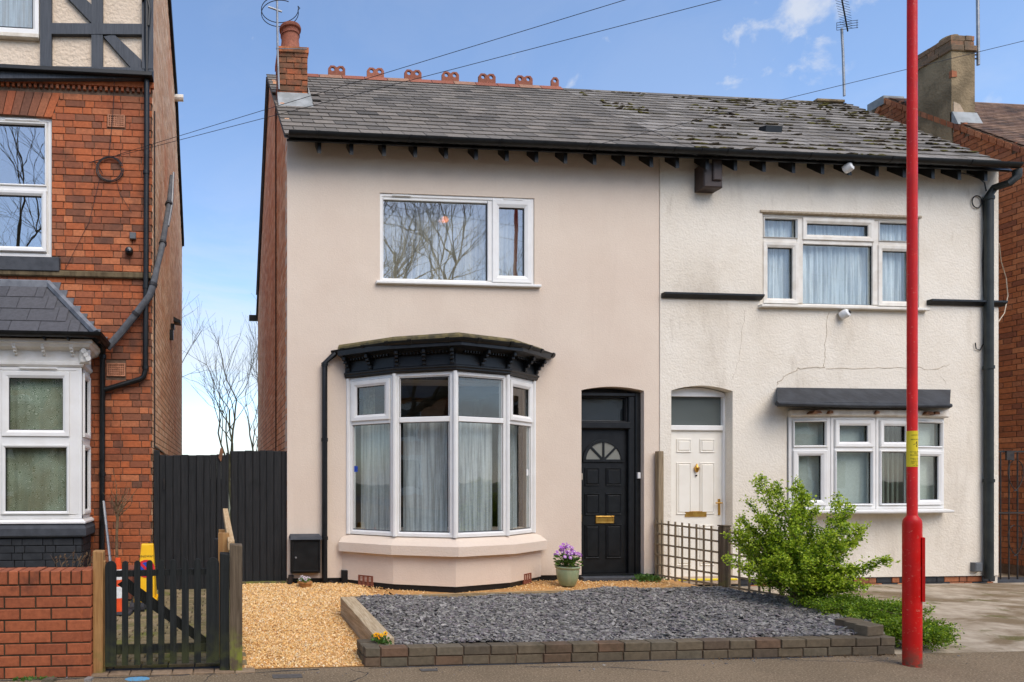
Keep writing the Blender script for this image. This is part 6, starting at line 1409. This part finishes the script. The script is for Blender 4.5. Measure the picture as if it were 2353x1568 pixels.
for q in heads[::2]:
    nrm_ = Vector((0, -1, .4)).normalized(); e = nrm_.orthogonal().normalized(); f = nrm_.cross(e)
    for j in range(6): t = j * 1.047; d = e * math.cos(t) + f * math.sin(t); leaf_card(q + nrm_ * .004, d, nrm_, .010, .5)
flush('flower_centres', 'petal_white', fp1)
fp2, c2, s2_ = pot_thing('flower_pot', 'small brown glazed pot of cream pansies under the black meter box', 701, 1336, 1363, -.22, 33, [(.55, 0), (.62, .05), (.86, .7), (.9, .8), (1.0, .84), (1.02, .97), (.95, 1.0), (.84, .98)], 'glaze_brown')
MB().lathe([(.84 * s2_, -.01), (.01, .01)], tuple(c2 - Vector((0, 0, .015))), 16).build('compost', 'soil', fp2)
for k in range(70): a = rn.uniform(0, 6.28); r = s2_ * rn.random(); leaf_card(c2 + Vector((math.cos(a) * r, math.sin(a) * r, rn.uniform(0, .03))), (rv() + Vector((0, 0, .4))).normalized(), rv().normalized(), .03)
flush('leaves', 'leaf_pot', fp2)
def pansies(parent, c, n, rad, mat, hz=.05, s=.02):
    hs = [c + Vector((rn.uniform(-rad, rad), rn.uniform(-rad, rad), hz + rn.uniform(-.01, .02))) for _ in range(n)]
    for q in hs:
        nr_ = Vector((rn.gauss(0, .3), -1, rn.gauss(.4, .3))).normalized(); e = nr_.orthogonal().normalized(); f = nr_.cross(e)
        for j in range(5): t = j * 1.257; d = e * math.cos(t) + f * math.sin(t); leaf_card(q, d, nr_, s, .5)
    flush('flowers', mat, parent)
    for q in hs:
        nr_ = Vector((0, -1, .35)).normalized(); e = nr_.orthogonal().normalized(); f = nr_.cross(e)
        for j in range(4): t = j * 1.57; d = e * math.cos(t) + f * math.sin(t); leaf_card(q + nr_ * .006, d, nr_, s * .35, .5)
    flush('flower_eyes', 'petal_dark', parent)
pansies(fp2, c2, 8, s2_ * .8, 'petal_white', .03, .026)
pc = P(876, 1484, YF + .16); pc.z = .16
pn = thing('pansies', 'yellow pansies on the brick corner in front of the sleeper', 'flowers', tuple(pc))
for k in range(110): leaf_card(pc + Vector((rn.gauss(0, .035), rn.gauss(0, .03), rn.uniform(-.01, .03))), (rv() + Vector((0, 0, .6))).normalized(), rv().normalized(), .032)
flush('leaves', 'leaf_pot', pn); pansies(pn, pc, 9, .05, 'petal_yellow', .045, .022)
# --- meter box and bits on the pink wall
mb_ = thing('meter_box', 'black gas meter box on the pink wall beside the downpipe', 'meter box', (X(702, -.1), -.1, .45)); q0, q1 = X(669, -.14), X(737, -.14); z0, z1 = Z(702, 1318, -.14), Z(702, 1229, -.14)
MB().cbox(q0, q1, -.13, .0, z0, z1 - .04, .01).build('box', 'black_plastic', mb_); MB().hexa([(q0 - .015, -.17, z1 - .06), (q1 + .015, -.17, z1 - .06), (q1 + .015, 0, z1 - .04), (q0 - .015, 0, z1 - .04), (q0 - .01, -.16, z1 - .03), (q1 + .01, -.16, z1 - .03), (q1 + .0, 0, z1), (q0 - .0, 0, z1)]).build('lid', 'stone_dark', mb_)
MB().rframe(q0 + .01, q1 - .01, z0 + .02, z1 - .07, [(0, -.128), (0, -.142), (.015, -.142), (.02, -.13)]).build('door', 'black_plastic', mb_); MB().tube([(q0 + .06, -.13, z0 + .2), (q0 + .06, -.142, z0 + .2)], .012, 8).build('lock', 'grey_pole', mb_)
o = MB().cbox(X(784, -.02), X(799, -.02), -.06, 0, Z(790, 1345, -.02), Z(790, 1310, -.02), .01).build('cable_cover', 'black_plastic'); tag(o, 'small black plastic cable cover low on the pink wall beside the bay', 'cover')
tag(MB().tube([P(664, 1350, -.05), P(668, 1330, -.05), P(669, 1322, -.05)], .035, 8).build('gas_pipe', 'iron'), 'dark stub pipe at the foot of the pink corner under the meter box', 'pipe')
tag(MB().tube([P(750, 1340, -.03), P(760, 1336, -.06), P(775, 1343, -.05), P(786, 1338, -.03)], .009, 5).build('loose_cable', 'cable'), 'loose black cable on gravel between downpipe and bay', 'cable')
# --- lamp post
ly = -3.49; lx = X(2096, ly); lp = thing('lamp_post', 'tall red lamp post with a thick base and a yellow number label', 'lamp post', (lx, ly, 0))
rB = (X(2119, ly) - X(2074, ly)) * .5 * math.cos(R(44.3)) * .97; rT = (X(2108, ly) - X(2083, ly)) * .5 * math.cos(R(44.3)) * .97; zk = Z(2096, 1192, ly)
MB().lathe([(rB, 0), (rB, zk - .045), (rB * .97, zk - .02), (rB * .86, zk), (rT * 1.1, zk + .02), (rT, zk + .03), (rT, 4.0), (rT * .92, 7.2), (rT * .9, 7.4)], (lx, ly, 0), 32).build('column', 'red_paint', lp, smooth=True)
MB().tube([(lx, ly, 7.35), (lx, ly - .3, 7.6), (lx, ly - 1.0, 7.75)], rT * .7, 8).build('arm', 'red_paint', lp, smooth=True); MB().cbox(lx - .12, lx + .12, ly - 1.6, ly - 1.0, 7.7, 7.82, .02).build('lantern', 'grey_box', lp)
dcam = math.atan2(-CD - ly, 0 - lx)                     # direction from the post towards the camera
ad = dcam + R(100); MB(Matrix.Translation((lx, ly, 0)) @ Matrix.Rotation(ad, 4, 'Z')).box(rB - .01, rB + .008, -.045, .045, Z(2096, 1380, ly), Z(2096, 1234, ly)).build('access_door', 'red_paint', lp)
lz0, lz1 = Z(2096, 1073, ly), Z(2096, 991, ly); n = 28; ang = [dcam - R(110) + R(255) * i / n for i in range(n + 1)]; rl = rT + .0015
MB().add([(lx + rl * math.cos(a), ly + rl * math.sin(a), z) for z in (lz0, lz1) for a in ang], [(i, i + 1, n + 2 + i, n + 1 + i) for i in range(n)]).build('number_label', 'yellow_label', lp, recalc=False)
def wrap(body, size, zc, off, name='lettering'):
    me = text_mesh(body, size)
    for v in me.vertices:
        a = dcam + R(off) + v.co.x / (rl + .001); v.co = (lx + (rl + .001) * math.cos(a), ly + (rl + .001) * math.sin(a), zc + v.co.y)
    link(name, me, 'ink', lp)
hL = lz1 - lz0
wrap('4', hL * .24, lz0 + hL * .55, 38)
for s_, f, sz_ in (('Grove Road', .40, .052), ('B21', .355, .052), ('Birmingham', .31, .052), ('Report faults', .22, .046), ('Free on', .18, .046), ('lighting line', .135, .046), ('night or day', .09, .046), ('or', .055, .04), ('Tel 0800', .02, .046), ('street lighting', .75, .04), ('column no', .87, .05)): wrap(s_, hL * sz_, lz0 + hL * f, 40)
a_ = dcam + R(2); MB(Matrix.Translation((lx, ly, 0)) @ Matrix.Rotation(a_, 4, 'Z') @ Matrix.Rotation(R(90), 4, 'Z')).prism([(-.008, lz0 + hL * .775), (.0, lz0 + hL * .75), (.008, lz0 + hL * .775), (.0, lz0 + hL * .765)], -rl - .002, -rl + .001).build('emblem', 'ink', lp)
# --- shrub: many arching shoots thick with small leaves
def shrub(name, label, root, n, R3, seed, matl, mattip, leaf=.024, dens=1.0, low=False, cat='shrub', bias=(0, 0, 0), extra=()):
    global rn; rn = random.Random(seed); t = thing(name, label, cat, tuple(root)); m = MB(); tips, L1 = [], []
    for k in range(n):
        az = rn.uniform(0, 2 * math.pi); el = rn.uniform(.02, .25) if low else math.asin(rn.uniform(.08, 1)); d = Vector((math.cos(az) * math.cos(el) * R3[0], math.sin(az) * math.cos(el) * R3[1], math.sin(el) * R3[2])); ln = rn.uniform(.42, .98) if rn.random() < .8 else rn.uniform(1.0, 1.25)
        d += Vector(bias)
        if k < len(extra): d, ln = Vector(extra[k]), 1.0
        st = root + Vector((rn.gauss(0, .04), rn.gauss(0, .04), rn.uniform(0, .12) if low else rn.uniform(.03, .2))); d = d * ln; pts = []
        for i in range(7): f = i / 6; pts.append(st + d * f + Vector((0, 0, .10 * math.sin(f * 3.0) * (R3[2] * .6))) + Vector((rn.gauss(0, .012), rn.gauss(0, .012), rn.gauss(0, .012))) * f)
        m.tube(pts, [.009 * (1 - .8 * i / 6) for i in range(7)], 4, cap=False); L1.append(pts)
    m.build('branches', 'bark', t, recalc=False)
    def cluster(c, d, s, k):
        for j in range(k):
            dd = (d * .7 + rv(.75)).normalized(); leaf_card(c + rv(s * .5), dd, rv().normalized(), s * rn.uniform(.7, 1.25), .34)
    tipc = []
    for pts in L1:
        for i in range(2, 7):
            a = pts[i - 1]; b = pts[i]; d = (b - a).normalized(); f = i / 6
            for j in range(int((4 + 6 * f) * dens)):
                c = a.lerp(b, rn.random()) + rv(.011 + .02 * (1 - f))
                sd_ = (d * .5 + rv(.8) + Vector((0, 0, .35))).normalized(); ln = rn.uniform(.02, .085)
                for q in range(3):
                    cc = c + sd_ * ln * q / 2
                    if f > .8 and q == 2: tipc.append((cc, sd_))
                    else: cluster(cc, sd_, leaf, 3)
    flush('foliage', matl, t)
    for c, d in tipc: cluster(c, d, leaf * .95, 4)
    for pts in L1: cluster(pts[-1], (pts[-1] - pts[-2]).normalized(), leaf, 6)
    flush('new_growth', mattip, t); return t
rtY = -2.0; root = P(1850, 1392, rtY); root.z = .19
sh = shrub('shrub', 'bushy bright green shrub growing from the slate bed before the bow window', root, 84, (.64, .54, .92), 5, 'leaf_shrub', 'leaf_tip', .026, 1.8, bias=(-.12, 0, .12), extra=((-.40, 0, 1.22), (-.36, .1, 1.1), (.56, 0, .72), (.5, -.1, .55), (-.84, 0, .44), (-.7, .1, .62), (.08, .1, 1.12), (.12, .1, 1.05), (-.12, -.1, 1.1), (.42, .1, .9), (-.62, -.1, .8)))
MB().tube([root - Vector((0, 0, .1)), root + Vector((.02, 0, .1)), root + Vector((-.03, .01, .28))], [.075, .06, .04], 9).build('stump', 'bark', sh, smooth=True); MB().tube([root - Vector((-.08, 0, .1)), root + Vector((.11, -.03, .12))], [.05, .03], 8).build('stump', 'bark', sh, smooth=True)
for q, lab, nn_, r3, sd_ in ((Vector((6.22, -2.38, .14)), 'low spreading juniper trailing over the brick edging by the red post', 64, (.42, .40, .15), 8), (Vector((6.12, -2.97, .06)), 'low green conifer trailing onto the pavement behind the red post', 38, (.31, .24, .12), 9)):
    shrub('trailing_juniper', lab, q, nn_, r3, sd_, 'leaf_low', 'leaf_shrub', .02, 1.0, True, 'shrub')
# --- aerials
def mast(name, label, pts, r=.016): t = thing(name, label, 'aerial', tuple(pts[0])); MB().tube(pts, r, 8).build('mast', 'grey_pole', t, smooth=True); return t
ya = CHY0 - .03; am_ = mast('loop_aerial', 'old round loop aerial on a pole strapped to the brick chimney', [P(641, 206, ya), P(638, 120, ya), P(636, -60, ya)])
cc = P(640, 27, ya); m = MB()
for k in range(2):
    m.tube([cc + Vector((.27 * math.cos(t) + .02, .27 * math.sin(t), .03 * (1 - 2 * k))) for t in np.linspace(-.35, 5.1, 34)], .006, 5)
m.tube([cc + Vector((.27 * math.cos(-.35) + .02, .27 * math.sin(-.35), .03)), cc + Vector((.27 * math.cos(-.35) + .05, .27 * math.sin(-.35), 0)), cc + Vector((.27 * math.cos(-.35) + .02, .27 * math.sin(-.35), -.03))], .006, 5)
m.build('loop', 'cable', am_); MB().tube([cc + Vector((-.15, 0, .06)), cc + Vector((.05, 0, 0))], .014, 6).build('boom', 'grey_pole', am_); MB().tube([P(634, 112, ya - .01), P(705, 113, ya - .02)], .008, 5).build('lashing', 'grey_pole', am_)
ym = YR - .3; a2 = mast('tv_aerial', 'tv aerial on a tall mast at the ridge of the mossy roof', [P(1940, 221, ym), P(1937, 120, ym), P(1934, 66, ym)], .02)
b0, b1 = P(1948, 72, ym), P(1929, -30, ym - .9); m = MB(); m.tube([b0, b1], .012, 5)
for k in range(14):
    c = b0.lerp(b1, .12 + k * .06); m.tube([c + Vector((-.13, 0, .03)), c + Vector((.13, 0, -.03))], .004, 4)
m.build('boom', 'cable', a2); m = MB(); g = P(1946, 60, ym - .05)
for k in range(4): m.tube([g + Vector((-.2, 0, -.09 + k * .045)), g + Vector((.2, -.02, -.03 + k * .045))], .005, 4)
for s_ in (-.2, 0, .2): m.tube([g + Vector((s_, 0, -.09 + (s_ + .2) * .15)), g + Vector((s_, 0, .05 + (s_ + .2) * .15))], .005, 4)
m.build('reflector', 'cable', a2)
yn = 1.55; a3 = mast('aerial_mast', 'bare metal mast bracketed to the cement chimney at far right', [P(2248, 150, yn), P(2246, -60, yn)], .022); m = MB()
for k in range(3): z = Z(2240, 118 + k * 9, yn); m.tube([(nc[1] - .02, yn, z), (X(2247, yn), yn, z + .01)], .012, 5)
m.build('bracket', 'iron', a3)
# --- overhead wires
def wire(name, label, a, b, sag=.12, r=.0035, mat='cable'):
    a, b = Vector(a), Vector(b); b = a + (b - a) * 3.0; pts = [a.lerp(b, i / 24) - Vector((0, 0, sag * 4 * (i / 24) * (1 - i / 24))) for i in range(25)]; tag(MB().tube(pts, r, 4).build(name, mat), label, 'cable')
wire('overhead_wire', 'upper overhead wire rising to the right above the pink house roof', P(270, 356, -.04), P(1450, -4, -2.6), .0); wire('overhead_wire', 'lower overhead wire rising to the right across the pink house roof', P(274, 358, -.05), P(1680, -6, -2.6), .0)
wire('overhead_wire', 'wire from the white house eaves up past the cement chimney', P(1300, 350, -.2), P(2420, 78, -1.2), .0, .0035)
# --- pavement details
def flat_disc(name, label, u, v, ru, rv_, mat, z=.004, n=28, jag=0, cat='cover', sq=False):
    Y = (CH * FPX / (v - PV)); Y = Y / math.cos(TH) / (1 + math.tan(TH) * math.tan(math.atan((u - PU) / FPX) + TH)) - CD; c = Vector((X(u, Y), Y, z)); rx_ = X(u + ru, Y) - c.x; ry_ = rx_ * rv_; rnd = random.Random(3)
    pts = [(c.x - rx_, c.y - ry_), (c.x + rx_, c.y - ry_), (c.x + rx_, c.y + ry_), (c.x - rx_, c.y + ry_)] if sq else [(c.x + rx_ * math.cos(t) * (1 + jag * rnd.uniform(-1, 1)), c.y + ry_ * math.sin(t) * (1 + jag * rnd.uniform(-1, 1))) for t in np.linspace(0, 2 * math.pi, n)[:-1]]
    return tag(MB().plan(pts, z - .003, z).build(name, mat), label, cat)
MAT['blue_mark'] = simple('blue_spray_paint', S(92, 160, 200), S(120, 146, 160), 60, .9, 0, lo=.45, hi=.62)
flat_disc('blue_paint_mark', 'blue spray paint patch on the pavement below the picket gate', 316, 1561, 28, .55, 'blue_mark', .0035, 40, .06, 'paint mark')
flat_disc('manhole_cover', 'small dark cover in the pavement in front of the gravel', 660, 1555, 34, .42, 'cover', .005, cat='cover', sq=True); flat_disc('stopcock_cover', 'small grey square cover at the foot of the dark brick edging', 985, 1541, 19, .45, 'cover', .006, cat='cover', sq=True)
rnd = random.Random(6); 
for k, (u, v, s, lab) in enumerate(((205, 1536, .03, 'grey slate fragment at the foot of the brick wall'), (115, 1553, .05, 'broken brown tile on the pavement by the brick wall'))):
    x = X(u, yw - .06); tag(MB().plan([(x - s, yw - .10), (x + s * .6, yw - .11), (x + s, yw - .05), (x - s * .4, yw - .03)], .0, .012 + s * .2).build('stone_fragment', ('chips', 'brick_blue')[k]), lab, 'stone')
for k in range(60):
    u = rnd.uniform(30, 120); c = Vector((X(u, yw - .02), yw - .03 + rnd.gauss(0, .015), 0)); leaf_card(c, (rv(.6) + Vector((0, 0, .7))).normalized(), rv().normalized(), .03)
tag(flush('kerb_weeds', 'leaf_pot'), 'few small weeds at the foot of the red brick garden wall', 'weeds')
for k in range(120):
    c = Vector((X(1640 + rnd.uniform(0, 420), YF - .02), YF - .015 + rnd.gauss(0, .01), 0)); leaf_card(c, (rv(.6) + Vector((0, -.2, .5))).normalized(), rv().normalized(), .018)
tag(flush('edge_litter', 'twig'), 'dry leaf litter along the foot of the dark brick edging', 'leaves')
# wear in the pavement: cracks, a patched trench and odd spots
def pcrack(pts, seed, w=.004):
    r_ = random.Random(seed); q = []
    for (x0, y0), (x1, y1) in zip(pts, pts[1:]):
        for i in range(8): t = i / 8; q.append((x0 + (x1 - x0) * t + r_.gauss(0, .008), y0 + (y1 - y0) * t + r_.gauss(0, .008), -.001))
    MB().tube(q, [w * r_.uniform(.5, 1.3) for _ in q], 4).build('pavement_crack', 'darkbed', pavo)
pcrack([(1.0, -3.22), (1.12, -3.35), (.9, -3.6)], 1); pcrack([(-.1, YF - .1), (-.18, -3.7)], 2); pcrack([(2.4, -3.28), (3.1, -3.33), (3.5, -3.5)], 3); pcrack([(4.6, -3.24), (5.2, -3.36), (5.9, -3.3)], 4, .003); pcrack([(-2.4, YF - .13), (-1.1, YF - .12), (-.2, YF - .09), (.9, YF - .03)], 5, .006); pcrack([(1.15, YF - .012), (5.7, YF - .012)], 6, .008)
A = np.zeros((260, 3, 4)); sz = RNG.lognormal(math.log(.004), .5, 260); Rr = rot_np(260, .6)
for i in range(260): A[i, :, :3] = Rr[i] @ np.diag((sz[i] * 1.4, sz[i], sz[i] * .6)); A[i, :, 3] = (RNG.uniform(-2.5, 6.5), YF - .02 - abs(RNG.normal(0, .10)) - .06 * (RNG.random() < .3), .002)
o = scatter('grit', octv, octf, A, 'chips', None, 'stuff', .3); o['label'] = 'scattered grit and chippings along the pavement edge'; o['category'] = 'grit'
# ================================================================== BEYOND: trees in the gap
for k, (u, y, h, r, sd_, lab, ln) in enumerate(((566, 13.0, 9.5, .10, 3, 'slim bare tree behind the fence nearest the pink house', (.10, 0)), (530, 15.0, 8.6, .09, 14, 'slim bare tree in the middle of the gap between houses', (-.06, 0)), (585, 16.0, 8.4, .08, 25, 'slim bare tree half hidden by the orange brick side wall', (.02, 0)), (400, 14.0, 10.5, .11, 37, 'bare tree reaching out from behind the tan side wall', (.10, 0)))):
    bare_tree('bare_tree', lab, (X(u, y), y, .0), h, r, sd_, 6, .40, kids=(3, 4), group='bare trees behind the houses', lean=ln, minr=.006, upw=.32)
for k, (u, y, h, sd_, lab) in enumerate(((548, 18.0, 3.3, 51, 'low twiggy bush on the skyline right of the gate top'), (505, 20.0, 2.5, 52, 'low twiggy bush on the skyline above the splintered gate board'), (470, 22.0, 2.2, 53, 'low twiggy bush on the skyline by the tan side wall'))):
    bare_tree('bare_bush', lab, (X(u, y), y, 0), h, .05, sd_, 5, .7, mat='twig', kids=(3, 4), trunk=.25, minr=.004, group='twiggy bushes on the skyline')
# ================================================================== ACROSS THE STREET (seen in the window panes)
for k, (x, y, h, r, sd_, lab) in enumerate(((7.6, -15.0, 17, .36, 61, 'large bare street tree reflected in the pink house upper window'), (-6.6, -14.5, 18, .34, 62, 'large bare street tree reflected in the red house upper window'), (13.5, -19.5, 17, .36, 63, 'large bare street tree reflected beside the white house upper window'), (2.0, -19.5, 17, .32, 64, 'large bare street tree across the road'))):
    bare_tree('street_tree', lab, (x, y, 0), h, r, sd_, 6, .5, 'bark', 'bare street trees across the road', (3, 4), .28, (0, 0), .008, .2, 5)
def terrace(label, ox0, ox1, wmat, oy=-25.0):
    oh = thing('opposite_house', label, 'house', ((ox0 + ox1) / 2, oy, 0)); To = frame((ox1, oy, 0), (-1, 0, 0)); Wd = ox1 - ox0
    MB(To).box(0, Wd, 0, 7, 0, 6).build('wall', wmat, oh); MB().add([(ox0, oy + .4, 5.9), (ox1, oy + .4, 5.9), (ox1, oy - 3.5, 9), (ox0, oy - 3.5, 9), (ox0, oy - 7.4, 5.9), (ox1, oy - 7.4, 5.9)], [(0, 1, 2, 3), (3, 2, 5, 4), (0, 3, 4), (1, 5, 2)]).build('roof', 'slate_new', oh)
    for k in range(int(Wd // 4)):
        for z in (.9, 3.7):
            a = 1.2 + k * 4; w = MB(To).rframe(a, a + 1.5, z, z + 1.7, FR(.1, -.03)).build('window', 'upvc', oh); MB(To).box(a + .09, a + 1.41, -.012, -.006, z + .09, z + 1.61).build('pane', 'blackglass', w); MB(To).cbox(a - .1, a + 1.6, -.08, -.001, z - .14, z - .001).build('sill', 'white_paint', w); MB(To).cbox(a - .15, a + 1.65, -.05, -.001, z + 1.701, z + 1.95).build('lintel', 'white_paint', w)
terrace('red brick house across the street seen in the bay window reflections', 6.0, 18.0, 'brick_red')
terrace('white rendered house across the street seen in the window reflections', 18.05, 40.0, 'white_paint'); terrace('grey brick terrace across the street on the left', -8.0, 5.95, 'brick_chimney'); terrace('tan brick terrace across the street at far left', -34.0, -8.05, 'brick_tan')
